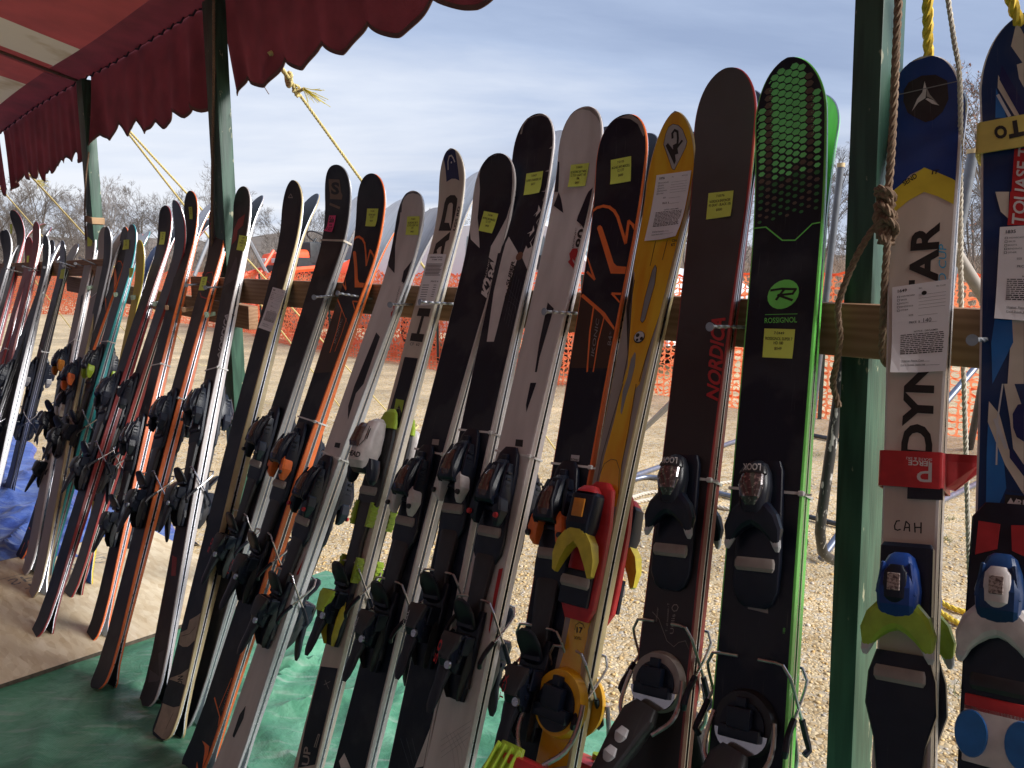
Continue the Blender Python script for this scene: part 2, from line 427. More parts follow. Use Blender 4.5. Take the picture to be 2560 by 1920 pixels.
def sticker(k, reg, quad, lines, kind='tag', lift=0.0016):
    """paper label glued on the top sheet: quad corners TL TR BR BL as they show, lines of (text, y0, y1, x0, x1, bold)"""
    c = [Vector(k.p2s(*q_)) for q_ in Z(reg, *quad)]
    def uv(x, y):
        t = c[0].lerp(c[1], x); b = c[3].lerp(c[2], x); return t.lerp(b, y)
    fl = Flat(); n = 6; rc = random.Random(int(quad[0][0])); curl = rc.uniform(0.001, 0.005) if kind == 'tag' else rc.uniform(0.004, 0.012); u_lo = min(c[2].y, c[3].y); u_hi = max(c[0].y, c[1].y); side_ = rc.choice((-1, 1)); a_m = (c[0].x + c[2].x) / 2; a_w = abs(c[1].x - c[0].x) / 2 + 1e-6
    for i in range(n):
        for j in range(n):
            fl.mesh([tuple(uv(i / n, j / n)), tuple(uv((i + 1) / n, j / n)), tuple(uv((i + 1) / n, (j + 1) / n)), tuple(uv(i / n, (j + 1) / n))], [(0, 1, 2, 3)])
    def sf(a, u, lf):                            # paper may overhang the edge
        uu = min(max(u, 0.004), k.L - 0.004); v_ = max(0, (u_hi - u) / (u_hi - u_lo)); q_ = max(0, side_ * (a - a_m) / a_w); return Vector((a, u, k.zc(uu) + k.thk(uu) + lf + curl * max(0, v_ - 0.55) ** 2 * 4 * (0.25 + q_)))
    cuts = k.cuts
    nm = {'tag': 'price_tag', 'pink': 'price_tag', 'paper': 'paper_tag'}[kind]
    mm_ = {'tag': TAG(), 'pink': prn('pink'), 'paper': PAPER()}[kind]
    bm = fl.lay(sf, cuts, lift)
    o = link(nm, bm_mesh(nm, bm, False), mm_, k.front)
    ft = Flat()
    for ln in lines:
        if ln[0] == 'rule':
            _, y, x0, x1, tk = ln; ft.mesh([tuple(uv(x0, y)), tuple(uv(x1, y)), tuple(uv(x1, y + tk)), tuple(uv(x0, y + tk))], [(0, 1, 2, 3)])
        elif ln[0] == 'box':
            _, x, y, s_, sy = ln; t_ = s_ * 0.16; ty = sy * 0.16
            for (a0, b0, a1, b1) in ((x, y, x + s_, y + ty), (x, y + sy - ty, x + s_, y + sy), (x, y, x + t_, y + sy), (x + s_ - t_, y, x + s_, y + sy)):
                ft.mesh([tuple(uv(a0, b0)), tuple(uv(a1, b0)), tuple(uv(a1, b1)), tuple(uv(a0, b1))], [(0, 1, 2, 3)])
        else:
            text, y0, y1, x0, x1 = ln[:5]; v, f = glyphs(text, ln[5] if len(ln) > 5 else 0.0)
            ft.mesh([tuple(uv(x0 + (x1 - x0) * a, y1 + (y0 - y1) * b)) for a, b in v], f)
    if lines: link('lettering', bm_mesh('lettering', ft.lay(sf, cuts, lift + 0.0003), False), prn('ink'), o)
    return o
def form_lines(num, seed=0, price='', full=True):
    rnd = random.Random(seed); L = [(num, 0.04, 0.075, 0.10, 0.26, 0.02), ('Ski', 0.05, 0.065, 0.47, 0.52), ('Ski Code', 0.05, 0.065, 0.76, 0.92)]
    for i, t in enumerate(('SNOWBOARD', 'SKIS', 'BOOTS', 'BINDINGS', 'OTHER')):
        y = 0.115 + i * 0.04; L += [('box', 0.09, y, 0.045, 0.024), (t, y + 0.003, y + 0.02, 0.15, 0.15 + 0.028 * len(t))]
    for i in range(5): L.append(('rule', 0.135 + 0.038 * i, 0.47, 0.93, 0.0025))
    L += [('SIZE', 0.345, 0.365, 0.30, 0.38), ('rule', 0.368, 0.47, 0.80, 0.0025), ('PRICE  $', 0.425, 0.45, 0.31, 0.50, 0.01), ('rule', 0.452, 0.51, 0.80, 0.0025)]
    if price: L += [(price, 0.405, 0.45, 0.56, 0.70)]
    L += [('NOTICE - DISCLAIMER', 0.535, 0.553, 0.40, 0.82, 0.01)]
    for i in range(11):                          # fine print, too small to read
        y = 0.57 + i * 0.021; x = 0.16
        while x < 0.90:
            l_ = rnd.uniform(0.03, 0.10); L.append(('rule', y, x, min(0.93, x + l_), 0.009 if i < 8 else 0.012)); x += l_ + 0.015
    L += [('Original: Patrol Copy', 0.86, 0.878, 0.18, 0.60, 0.0), ('rule', 0.882, 0.18, 0.70, 0.003), ('Card Stock: Item tag', 0.905, 0.923, 0.18, 0.62), ('rule', 0.927, 0.18, 0.88, 0.003)]
    return L
def tag_lines(num, rows, price):
    L = [(num, 0.10, 0.19, 0.33, 0.66, 0.01)]; y = 0.29
    for t in rows: L.append((t, y, y + 0.10, 0.5 - min(0.44, 0.026 * len(t)), 0.5 + min(0.44, 0.026 * len(t)), 0.012)); y += 0.145
    L.append((price, y + 0.05, y + 0.14, 0.38, 0.62, 0.012)); return L

# ---------------------------------------------------------------- bindings
_B = {}
def cached(key, fn, m=None):
    if key not in _B:
        bm = bmesh.new(); fn(bm); bmesh.ops.recalc_face_normals(bm, faces=bm.faces[:]); _B[key] = bm_mesh(key if isinstance(key, str) else key[0], bm, True, 22)
        if m is not None: _B[key].materials.append(m)
    return _B[key]
def rotx(a, c=(0, 0, 0)): return Matrix.Translation(Vector(c)) @ Matrix.Rotation(R(a), 4, 'X')
def rotz(a, c=(0, 0, 0)): return Matrix.Translation(Vector(c)) @ Matrix.Rotation(R(a), 4, 'Z')
def part(name, key, fn, m, parent, loc=None, rot=None):
    o = link(name, cached((name,) + tuple(key) + (m.name,), fn, m), None, parent, loc)
    if rot: o.rotation_euler = rot
    return o

def f_track(bm):
    loft(bm, [(0.085, 0, 0, 0.030, 0.010, 4), (0.07, 0, 0, 0.052, 0.014, 4), (0.03, 0, 0, 0.066, 0.016, 5), (-0.05, 0, 0, 0.070, 0.015, 5), (-0.11, 0, 0, 0.078, 0.014, 5), (-0.135, 0, 0, 0.074, 0.014, 5), (-0.155, 0, 0, 0.05, 0.010, 4)], 20)
def f_longplate(bm):
    loft(bm, [(0.0, 0, 0, 0.050, 0.012, 5), (-0.02, 0, 0, 0.052, 0.016, 5), (-0.10, 0, 0, 0.040, 0.016, 5), (-0.20, 0, 0, 0.052, 0.013, 5), (-0.26, 0, 0, 0.060, 0.012, 5)], 16)
def f_toe(bm):
    loft(bm, [(0.060, 0, 0.012, 0.026, 0.012, 4), (0.048, 0, 0.010, 0.034, 0.026, 4), (0.030, 0, 0.010, 0.044, 0.040, 4), (0.0, 0, 0.012, 0.054, 0.052, 4), (-0.020, 0, 0.014, 0.058, 0.055, 4.5), (-0.036, 0, 0.024, 0.054, 0.042, 4.5), (-0.042, 0, 0.034, 0.046, 0.026, 4)], 12)
    for s in (-1, 1): loft(bm, [(0.045, s * 0.012, 0.046, 0.006, 0.006, 3), (0.0, s * 0.018, 0.056, 0.008, 0.012, 3), (-0.035, s * 0.024, 0.052, 0.009, 0.014, 3), (-0.045, s * 0.026, 0.045, 0.008, 0.01, 3)], 8)
    box(bm, (0, -0.050, 0.020), (0.046, 0.010, 0.014), None, 0.002)
    for s in (-1, 1):                                       # side frames, slots and ribs
        loft(bm, [(0.052, s * 0.022, 0.008, 0.010, 0.020, 5), (0.02, s * 0.031, 0.008, 0.010, 0.034, 5), (-0.03, s * 0.036, 0.008, 0.010, 0.040, 5), (-0.046, s * 0.034, 0.012, 0.008, 0.026, 5)], 10)
        for y in (0.030, 0.016, 0.002): box(bm, (s * 0.0365, y, 0.030), (0.004, 0.006, 0.016), None, 0.001, 1)
    box(bm, (0, 0.046, 0.034), (0.022, 0.012, 0.012), None, 0.002, 1); box(bm, (0, 0.066, 0.018), (0.018, 0.014, 0.010), None, 0.002, 1)
def f_window(bm):
    loft(bm, [(0.030, 0, 0.044, 0.016, 0.012, 4), (0.018, 0, 0.050, 0.026, 0.014, 4), (-0.018, 0, 0.058, 0.032, 0.013, 4), (-0.030, 0, 0.055, 0.030, 0.012, 4)], 14)
def f_wing(sg):
    def f(bm):
        loft(bm, [(-0.018, sg * 0.026, 0.022, 0.014, 0.024, 4), (-0.030, sg * 0.032, 0.018, 0.024, 0.034, 5), (-0.054, sg * 0.037, 0.018, 0.026, 0.034, 5), (-0.078, sg * 0.035, 0.022, 0.016, 0.024, 4), (-0.088, sg * 0.032, 0.024, 0.006, 0.014, 4)], 8)
    return f
def f_dot(bm):
    bmesh.ops.create_cone(bm, cap_ends=True, segments=14, radius1=0.0065, radius2=0.0055, depth=0.006)
def f_screw(bm):
    bmesh.ops.create_cone(bm, cap_ends=True, segments=14, radius1=0.0065, radius2=0.0058, depth=0.004)
    box(bm, (0, 0, 0.0022), (0.008, 0.0018, 0.001)); box(bm, (0, 0, 0.0023), (0.0018, 0.008, 0.001))
def f_pad(bm):
    loft(bm, [(0.009, 0, 0, 0.058, 0.007, 6), (0.003, 0, 0.0, 0.062, 0.009, 6), (-0.006, 0, 0, 0.062, 0.009, 6), (-0.011, 0, 0, 0.056, 0.006, 6)], 16)
def f_dome(bm):
    loft(bm, [(0.058, 0, 0.026, 0.012, 0.012, 2.2), (0.052, 0, 0.020, 0.034, 0.026, 2.3), (0.036, 0, 0.016, 0.050, 0.040, 2.4), (0.010, 0, 0.014, 0.058, 0.050, 2.5), (-0.018, 0, 0.014, 0.052, 0.050, 2.6), (-0.040, 0, 0.016, 0.040, 0.040, 3)], 22)
def f_domewin(bm):
    loft(bm, [(0.044, 0, 0.036, 0.026, 0.020, 2.4), (0.030, 0, 0.042, 0.042, 0.022, 2.6), (0.008, 0, 0.050, 0.046, 0.020, 2.8), (-0.014, 0, 0.050, 0.036, 0.020, 2.8), (-0.028, 0, 0.046, 0.020, 0.016, 3)], 18)
def f_domecap(bm):
    loft(bm, [(0.047, 0, 0.034, 0.028, 0.018, 2.4), (0.042, 0, 0.036, 0.042, 0.0245, 2.6), (0.034, 0, 0.040, 0.049, 0.0235, 2.6), (0.030, 0, 0.041, 0.050, 0.0232, 2.6)], 18)
def f_dome2(bm):
    loft(bm, [(0.056, 0, 0.020, 0.022, 0.016, 3), (0.050, 0, 0.014, 0.036, 0.030, 3.4), (0.030, 0, 0.010, 0.050, 0.048, 3.6), (0.000, 0, 0.010, 0.060, 0.057, 3.6), (-0.026, 0, 0.010, 0.056, 0.054, 4), (-0.044, 0, 0.012, 0.050, 0.040, 4)], 16)
    for s in (-1, 1): box(bm, (s * 0.024, 0.010, 0.052), (0.006, 0.050, 0.014), rotz(s * 8), 0.002, 1)
def f_oval(bm):
    loft(bm, [(0.034, 0, 0.046, 0.020, 0.014, 2.6), (0.024, 0, 0.050, 0.032, 0.0145, 2.6), (0.0, 0, 0.053, 0.036, 0.0145, 2.6), (-0.016, 0, 0.052, 0.030, 0.0150, 2.8), (-0.024, 0, 0.050, 0.018, 0.013, 3)], 20)
def f_label(bm):
    box(bm, (0, 0.006, 0.0672), (0.018, 0.026, 0.002), rotx(-1), 0.0008, 1)
def f_plate2(bm):
    loft(bm, [(0.055, 0, 0, 0.050, 0.010, 5), (0.040, 0, 0, 0.062, 0.012, 5), (-0.10, 0, 0, 0.074, 0.014, 6), (-0.145, 0, 0, 0.072, 0.013, 6), (-0.165, 0, 0, 0.056, 0.010, 4), (-0.172, 0, 0, 0.034, 0.008, 4)], 18)
def f_mous(bm):
    """broad swept wings that hold the boot toe"""
    for s in (-1, 1):
        pts = [(0, -0.036), (0.014, -0.040), (0.028, -0.052), (0.039, -0.070), (0.045, -0.092)]
        rings = []
        for i, (x, y) in enumerate(pts):
            hh = (0.034, 0.036, 0.032, 0.024, 0.010)[i]; ww = (0.054, 0.052, 0.044, 0.032, 0.010)[i]
            d = Vector((pts[min(i + 1, 4)][0] - pts[max(i - 1, 0)][0], pts[min(i + 1, 4)][1] - pts[max(i - 1, 0)][1])).normalized(); nrm = Vector((-d.y, d.x))
            rg = []
            for q_ in range(12):
                a = 2 * math.pi * q_ / 12; ca, sa = math.cos(a), math.sin(a)
                o2 = nrm * (ww / 2 * math.copysign(abs(ca) ** 0.7, ca)); rg.append((s * (x + o2.x), y + o2.y, 0.036 + hh / 2 * math.copysign(abs(sa) ** 0.7, sa)))
            rings.append(rg)
        ring_loft(bm, rings)
    box(bm, (0, -0.032, 0.022), (0.044, 0.034, 0.032), None, 0.005)
def f_tipc(s):
    return lambda bm: loft(bm, [(-0.082, s * 0.041, 0.030, 0.020, 0.012, 2.5), (-0.096, s * 0.045, 0.030, 0.014, 0.012, 2.5), (-0.104, s * 0.046, 0.032, 0.006, 0.006, 2.5)], 10)
def f_fish(bm):
    loft(bm, [(-0.08, 0, 0, 0.064, 0.012, 5), (-0.11, 0, 0, 0.082, 0.014, 5), (-0.15, 0, 0, 0.086, 0.014, 5), (-0.19, 0, 0, 0.062, 0.014, 5), (-0.25, 0, 0, 0.046, 0.013, 5), (-0.28, 0, 0, 0.044, 0.012, 5)], 18)
# heel pieces (origin at the housing)
def f_heel(bm):
    loft(bm, [(0.075, 0, 0, 0.066, 0.016, 5), (0.04, 0, 0, 0.070, 0.020, 5), (0.0, 0, 0, 0.068, 0.022, 5), (-0.07, 0, 0, 0.062, 0.018, 5), (-0.11, 0, 0, 0.050, 0.012, 4)], 18)
    loft(bm, [(0.022, 0, 0.018, 0.040, 0.024, 5), (0.012, 0, 0.018, 0.048, 0.044, 5), (-0.020, 0, 0.016, 0.050, 0.058, 4.5), (-0.046, 0, 0.016, 0.046, 0.048, 4.5), (-0.058, 0, 0.018, 0.036, 0.028, 4)], 12)
    box(bm, (0, 0.028, 0.048), (0.058, 0.008, 0.010), rotx(14), 0.002, 1); box(bm, (0, 0.040, 0.026), (0.050, 0.014, 0.014), None, 0.003, 1)
    for s in (-1, 1):
        box(bm, (s * 0.029, 0.004, 0.036), (0.006, 0.040, 0.030), rotz(s * -6), 0.002, 1)
        for y in (-0.01, -0.03): box(bm, (s * 0.0255, y, 0.050), (0.004, 0.008, 0.010), None, 0.001, 1)
def f_pedal(bm):
    M_ = rotx(38, (0, 0.052, 0.030))
    loft(bm, [(0.048, 0, -0.004, 0.024, 0.008, 2.6), (0.040, 0, -0.006, 0.046, 0.012, 2.6), (0.018, 0, -0.006, 0.060, 0.014, 2.8), (-0.010, 0, -0.006, 0.056, 0.014, 3), (-0.030, 0, -0.004, 0.040, 0.012, 3)], 18, M_)
def f_lever(bm):
    M_ = rotx(-12, (-0.006, -0.044, 0.052))
    loft(bm, [(0.016, 0, -0.010, 0.036, 0.018, 3), (-0.010, 0, -0.012, 0.036, 0.022, 3), (-0.040, 0, -0.010, 0.026, 0.018, 2.8), (-0.062, 0, -0.008, 0.030, 0.014, 2.4), (-0.084, 0, -0.006, 0.026, 0.010, 2.2), (-0.098, 0, -0.004, 0.012, 0.005, 2.2)], 16, M_)
def f_heelcup(bm):
    M_ = rotx(-12, (0, -0.01, 0.075))
    loft(bm, [(0.034, 0, -0.014, 0.052, 0.008, 5), (0.022, 0, -0.016, 0.056, 0.014, 5), (0.0, 0, -0.018, 0.044, 0.016, 4), (-0.020, 0, -0.016, 0.030, 0.012, 4)], 12, M_)
def f_side(bm):
    for s in (-1, 1): loft(bm, [(0.0, s * 0.029, 0.010, 0.004, 0.018, 4), (-0.04, s * 0.030, 0.010, 0.005, 0.026, 4), (-0.085, s * 0.024, 0.010, 0.004, 0.022, 4), (-0.11, s * 0.016, 0.010, 0.003, 0.010, 4)], 8)
def f_ring(bm):
    bmesh.ops.create_cone(bm, cap_ends=True, segments=22, radius1=0.0085, radius2=0.008, depth=0.005)
def f_brake(sg, hw):
    def f(bm):
        tube(bm, smooth_path([(sg * 0.016, 0.090, 0.014), (sg * (hw - 0.006), 0.088, 0.018), (sg * (hw + 0.004), 0.072, 0.012), (sg * (hw + 0.006), 0.035, -0.018), (sg * (hw + 0.006), 0.012, -0.040)], 0.012), 0.0024, 8)
    return f
def f_shoe(sg, hw):
    def f(bm):
        tube(bm, smooth_path([(sg * (hw + 0.006), 0.018, -0.034), (sg * (hw + 0.006), -0.004, -0.052), (sg * (hw + 0.008), -0.022, -0.062), (sg * (hw + 0.004), -0.030, -0.056)], 0.01), [0.0042, 0.0050, 0.0054, 0.0050, 0.0046, 0.004, 0.004, 0.004, 0.004][:99] if False else 0.0048, 8)
    return f
# pivot heel
def f_turn(bm):
    bmesh.ops.create_cone(bm, cap_ends=True, segments=40, radius1=0.047, radius2=0.043, depth=0.014, matrix=Matrix.Translation((0, 0, 0.008)))
def f_turnmech(bm):
    bmesh.ops.create_cone(bm, cap_ends=True, segments=30, radius1=0.034, radius2=0.034, depth=0.004, matrix=Matrix.Translation((0, -0.004, 0.017)))
    box(bm, (0, 0.006, 0.026), (0.036, 0.030, 0.014), None, 0.003); box(bm, (0, -0.014, 0.024), (0.062, 0.018, 0.012), None, 0.003); box(bm, (0.0, 0.028, 0.022), (0.016, 0.014, 0.01), None, 0.002)
def f_turnmoon(bm):
    n = 16; r1 = 0.040; v0 = []
    rings = []
    for z in (0.0165, 0.021):
        rings.append([(r1 * math.cos(math.pi + math.pi * k / n), -0.012 + 0.8 * r1 * math.sin(math.pi + math.pi * k / n), z) for k in range(n + 1)])
    ring_loft(bm, rings)
def f_arms(bm):
    for s in (-1, 1): tube(bm, smooth_path([(s * 0.046, 0.008, 0.014), (s * 0.050, -0.02, 0.022), (s * 0.046, -0.05, 0.034), (s * 0.022, -0.075, 0.046)], 0.01), 0.0036, 8)
def f_plever(bm):
    M_ = rotz(-16, (-0.008, -0.062, 0.0)) @ rotx(-22, (0, 0, 0.046))
    loft(bm, [(0.030, 0, -0.016, 0.040, 0.020, 4), (0.010, 0, -0.018, 0.056, 0.030, 4), (-0.030, 0, -0.018, 0.050, 0.036, 4), (-0.085, 0, -0.016, 0.036, 0.034, 4), (-0.110, 0, -0.014, 0.034, 0.032, 4), (-0.118, 0, -0.012, 0.028, 0.026, 4)], 18, M_)
def f_plugs(bm):
    M_ = rotz(-16, (-0.008, -0.062, 0.0)) @ rotx(-22, (0, 0, 0.046))
    bmesh.ops.create_cone(bm, cap_ends=True, segments=18, radius1=0.0115, radius2=0.0115, depth=0.006, matrix=M_ @ Matrix.Translation((0, -0.121, 0.0)) @ Matrix.Rotation(R(90), 4, 'X'))
    for yy in (-0.03, -0.062): loft(bm, [(yy + 0.012, 0, 0.014, 0.014, 0.006, 2.4), (yy, 0, 0.014, 0.022, 0.008, 2.4), (yy - 0.012, 0, 0.012, 0.014, 0.006, 2.4)], 12, M_)
def f_headbody(bm):
    loft(bm, [(0.072, 0.0, 0.020, 0.020, 0.016, 2.4), (0.062, 0, 0.014, 0.044, 0.036, 2.6), (0.030, 0, 0.012, 0.060, 0.056, 2.8), (-0.010, 0, 0.012, 0.068, 0.064, 2.8), (-0.040, 0, 0.020, 0.064, 0.056, 3), (-0.056, 0, 0.036, 0.050, 0.030, 3)], 22)
def f_scoop(bm):
    for s in (-1, 1): loft(bm, [(-0.030, s * 0.028, 0.020, 0.022, 0.034, 3), (-0.055, s * 0.036, 0.020, 0.026, 0.034, 3), (-0.080, s * 0.040, 0.022, 0.018, 0.026, 3), (-0.090, s * 0.040, 0.028, 0.008, 0.012, 3)], 12)
def f_limecap(bm):
    loft(bm, [(0.110, 0, 0, 0.020, 0.010, 2.4), (0.100, 0, 0, 0.046, 0.016, 2.4), (0.075, 0, 0, 0.066, 0.018, 3), (0.060, 0, 0, 0.068, 0.018, 4)], 20)
def f_limeside(s):
    def f(bm):
        out_ = []
        for j in range(9): y = -0.0065 * j; x = 0.034 + (0.0045 if j % 2 else 0.0015) - 0.0008 * abs(j - 4); out_.append((x, y))
        ring_loft(bm, [[(s * 0.026, y, 0.0), (s * x, y, 0.0), (s * x, y, 0.020), (s * 0.026, y, 0.020)] for x, y in [p for q in [((x, y + 0.003), (x, y - 0.003)) for x, y in out_] for p in q]])
    return f
def f_boxtoe(bm):
    loft(bm, [(0.055, 0, 0.010, 0.050, 0.030, 6), (0.048, 0, 0.008, 0.058, 0.044, 6), (-0.010, 0, 0.008, 0.058, 0.050, 6), (-0.030, 0, 0.012, 0.052, 0.040, 6)], 20)
def f_ywings(bm):
    loft(bm, [(-0.012, 0, 0.022, 0.044, 0.034, 5), (-0.040, 0, 0.020, 0.056, 0.032, 5), (-0.050, 0, 0.022, 0.050, 0.022, 5)], 16)
    for s in (-1, 1):
        pts = [(0.010, -0.034, 0.036), (0.028, -0.052, 0.036), (0.040, -0.080, 0.034), (0.044, -0.108, 0.032)]
        rings = []
        for i, (x, y, z) in enumerate(pts):
            wd = (0.030, 0.026, 0.020, 0.008)[i]; ht = (0.032, 0.028, 0.022, 0.012)[i]
            rings.append([(s * (x + wd / 2 * cx), y + wd / 2.4 * cx * 0.6, z + ht / 2 * cz) for cx, cz in ((-1, -1), (1, -1), (1, 1), (-1, 1))])
        ring_loft(bm, rings)
def f_redplate(bm):
    loft(bm, [(0.075, 0, 0, 0.030, 0.016, 3), (0.062, 0, 0, 0.056, 0.02, 3.4), (0.0, 0, 0, 0.070, 0.018, 6), (-0.10, 0, 0, 0.074, 0.018, 6), (-0.150, 0, 0, 0.070, 0.018, 6), (-0.172, 0, 0, 0.050, 0.014, 5)], 18)
def f_limelever(bm):
    M_ = rotx(-30, (-0.010, -0.070, 0.060))
    loft(bm, [(0.030, 0, -0.004, 0.044, 0.008, 3), (0.0, 0, -0.010, 0.060, 0.016, 3), (-0.040, 0, -0.012, 0.066, 0.020, 4), (-0.058, 0, -0.010, 0.062, 0.020, 5)], 18, M_)
    for s in (-1.5, -0.5, 0.5, 1.5): box(bm, (s * 0.013, 0.0, 0.006), (0.004, 0.050, 0.010), M_, 0.001, 1)
def f_redblock(bm):
    box(bm, (0, -0.115, 0.040), (0.070, 0.070, 0.040), rotx(-8), 0.008)

def binding(k, style, toe, heel_d=0.315, c1='black', wing='black', dot=None, pad='taupe', lev='offblack', sidep='charcoal', txt=None, long=True, brakes=True, both=True, detail=2, fish=False, win=None):
    """toe: photo pixel at the middle of the toe piece"""
    a, u = k.p2s(*toe); uh = u - heel_d
    for root in ([k.front, k.rear] if (both and k.rear) else [k.front]):
        hw = k.half(uh) + 0.002; zt = k.zc(u) + k.thk(u) + 0.0005; zh = k.zc(uh) + k.thk(uh) + 0.0005
        if style == 'heel_only': pass
        if style in ('marker', 'race'):
            pl = part('binding_plate', ('tr',), f_track, plas('black'), root, (0, u, zt))
            if long: part('connecting_plate', ('lp',), f_longplate, plas('charcoal'), pl, (0, -0.13, 0))
            t = part('toe_binding', ('toe', c1), f_toe, plas(c1), root, (0, u, zt + 0.002))
            part('setting_window', ('win',), f_window, mat('smoked clear plastic', PAL['smoke'], 0.12, var=0.3, nscale=180, coat=0.6), t, (0, 0, 0.0005))
            for s in (-1, 1):
                part('toe_wing', ('wing', s), f_wing(s), plas(wing), t)
                if detail > 1: part('screw', ('dot', s), f_dot, plas(dot or 'charcoal'), t, (s * 0.042, -0.066, 0.053))
            t.scale = (0.88, 0.92, 0.88)
            part('friction_pad', ('pad',), f_pad, plas(pad), root, (0, u - 0.092, zt + 0.012))
        elif style == 'look':
            part('binding_plate', ('fish', fish), f_fish if fish else f_plate2, plas('black'), root, (0, u, zt))
            t = part('toe_binding', ('dome', c1, bool(win)), f_dome2 if win else f_dome, plas(c1), root, (0, u, zt + 0.002))
            if win: part('setting_window', ('oval', win), f_oval, plas(win), t, (0, 0, 0.0008)); part('setting_label', ('lab',), f_label, mat('printed scale label', (0.45, 0.36, 0.33), 0.5, col2=(0.10, 0.06, 0.06), nscale=260, thresh=(0.45, 0.6)), t, (0, 0, 0.0022))
            else:
                part('setting_window', ('dwin',), f_domewin, mat('chromed clear plastic', (0.10, 0.085, 0.09), 0.10, 0.55, col2=(0.45, 0.36, 0.36), nscale=150, thresh=(0.55, 0.66), coat=0.8), t, (0, 0, 0.0008))
                part('toe_cap', ('dcap',), f_domecap, plas('charcoal'), t, (0, 0, 0.0012))
            if root is k.front and not win:
                fl = Flat(); fl.quad_text('LOOK', (0.017, 0.046), (-0.017, 0.046), (0.017, 0.034), 0.02); bm = fl.lay(lambda a_, u_, l_: Vector((a_, u_, 0.0655 - 10.0 * a_ * a_)), [], 0); link('lettering', bm_mesh('lettering', bm, False), prn('white'), t)
            part('toe_wing', ('mous', wing), f_mous, plas(wing), t)
            for s in (-1, 1): part('wing_tip', ('mtip', s), f_tipc(s), plas('silver'), t)
            part('screw', ('scr',), f_screw, STEEL(), t, (-0.010, -0.034, 0.040))
            t.scale = (0.86, 0.86, 0.82)
            part('friction_pad', ('pad',), f_pad, plas(pad), root, (0, u - 0.108, zt + 0.013))
        elif style == 'head':
            part('binding_plate', ('tr',), f_track, plas('charcoal'), root, (0, u, zt))
            part('plate_cap', ('lcap',), f_limecap, plas('lime'), root, (0, u - 0.005, zt + 0.001))
            t = part('toe_binding', ('hb',), f_headbody, plas('white'), root, (-0.006, u, zt + 0.004))
            part('toe_wing', ('scoop',), f_scoop, plas('black'), t)
            part('nose', ('nose',), lambda bm: loft(bm, [(-0.040, 0, 0.030, 0.058, 0.030, 4), (-0.056, 0, 0.026, 0.060, 0.034, 4), (-0.066, 0, 0.030, 0.048, 0.022, 4)], 12), plas('black'), t)
            if root is k.front:
                fl = Flat(); fl.quad_text('HEAD', (-0.026, -0.030), (0.022, -0.034), (-0.024, -0.018), 0.03); fl.stroke([(0.014, 0.046), (0.020, 0.010), (0.010, -0.006)], 0.002); fl.stroke([(0.020, 0.040), (0.025, 0.012)], 0.003)
                bm = fl.lay(lambda a_, u_, l_: Vector((a_, u_, (0.0765 if u_ > -0.012 else 0.0775 + (u_ + 0.012) * 0.02) - 6.0 * a_ * a_ - max(0, u_) * 0.28)), [], 0); link('lettering', bm_mesh('lettering', bm, False), prn('ink'), t)
            part('setting_window', ('win',), f_window, mat('smoked clear plastic', PAL['smoke'], 0.12), t, (-0.008, 0.022, 0.014))
            part('friction_pad', ('pad',), f_pad, plas('taupe'), root, (0, u - 0.10, zt + 0.012))
            part('connecting_plate', ('lp',), f_longplate, plas('charcoal'), root, (0, u - 0.12, zt))
            for s in (-1, 1):
                for yy in (-0.13, -0.26): part('damping_strip', ('ls', s), f_limeside(s), plas('lime'), root, (0, u + yy, zt))
        elif style == 'yellow':
            part('binding_plate', ('red',), f_redplate, plas('red'), root, (0, u, zt))
            t = part('toe_binding', ('bt',), f_boxtoe, plas('black'), root, (-0.004, u, zt + 0.014))
            part('toe_cap', ('rc',), lambda bm: loft(bm, [(0.068, 0, 0.016, 0.030, 0.022, 3), (0.058, 0, 0.012, 0.044, 0.036, 4), (0.054, 0, 0.012, 0.046, 0.038, 4)], 16), plas('red'), t)
            part('toe_wing', ('yw',), f_ywings, plas('yellow'), t); t.scale = (0.9, 0.9, 0.85)
            part('setting_window', ('ywin',), lambda bm: box(bm, (0, 0.020, 0.058), (0.026, 0.036, 0.004), None, 0.001), plas('amber'), t)
            part('pad_block', ('pb',), lambda bm: box(bm, (0, 0, 0.004), (0.064, 0.062, 0.010), None, 0.003), plas('black'), root, (-0.004, u - 0.118, zt + 0.018)); part('friction_pad', ('pad',), f_pad, plas(pad), root, (-0.004, u - 0.108, zt + 0.025))
        # heel
        if style in ('marker', 'race', 'head') or style == 'lookm':
            h = part('heel_binding', ('heel', c1 if c1 != 'white' else 'black'), f_heel, plas('black'), root, (0, uh, zh))
            h.scale = (0.9, 0.92, 0.9)
            part('heel_pad', ('ped',), f_pedal, plas(lev), h)
            part('heel_lever', ('lev', lev), f_lever, plas(lev), h)
            part('heel_cup', ('cup',), f_heelcup, plas('charcoal' if style != 'head' else 'lime'), h)
            part('heel_bracket', ('sd', sidep), f_side, plas(sidep), h)
            if detail > 1:
                part('pressure_screw', ('rg',), f_ring, STEEL(), h, (0.016, -0.040, 0.070))
            if txt and root is k.front:
                fl = Flat(); fl.quad_text(txt, (-0.010, -0.045), (-0.004, 0.004), (-0.020, -0.044), 0.01)
                bm = fl.lay(lambda a_, u_, l_: Vector((a_, u_, 0.0792)), [], 0); link('lettering', bm_mesh('lettering', bm, False), prn('silver' if txt == 'EXCELL' else 'red'), h)
        elif style == 'look' or style == 'yellow':
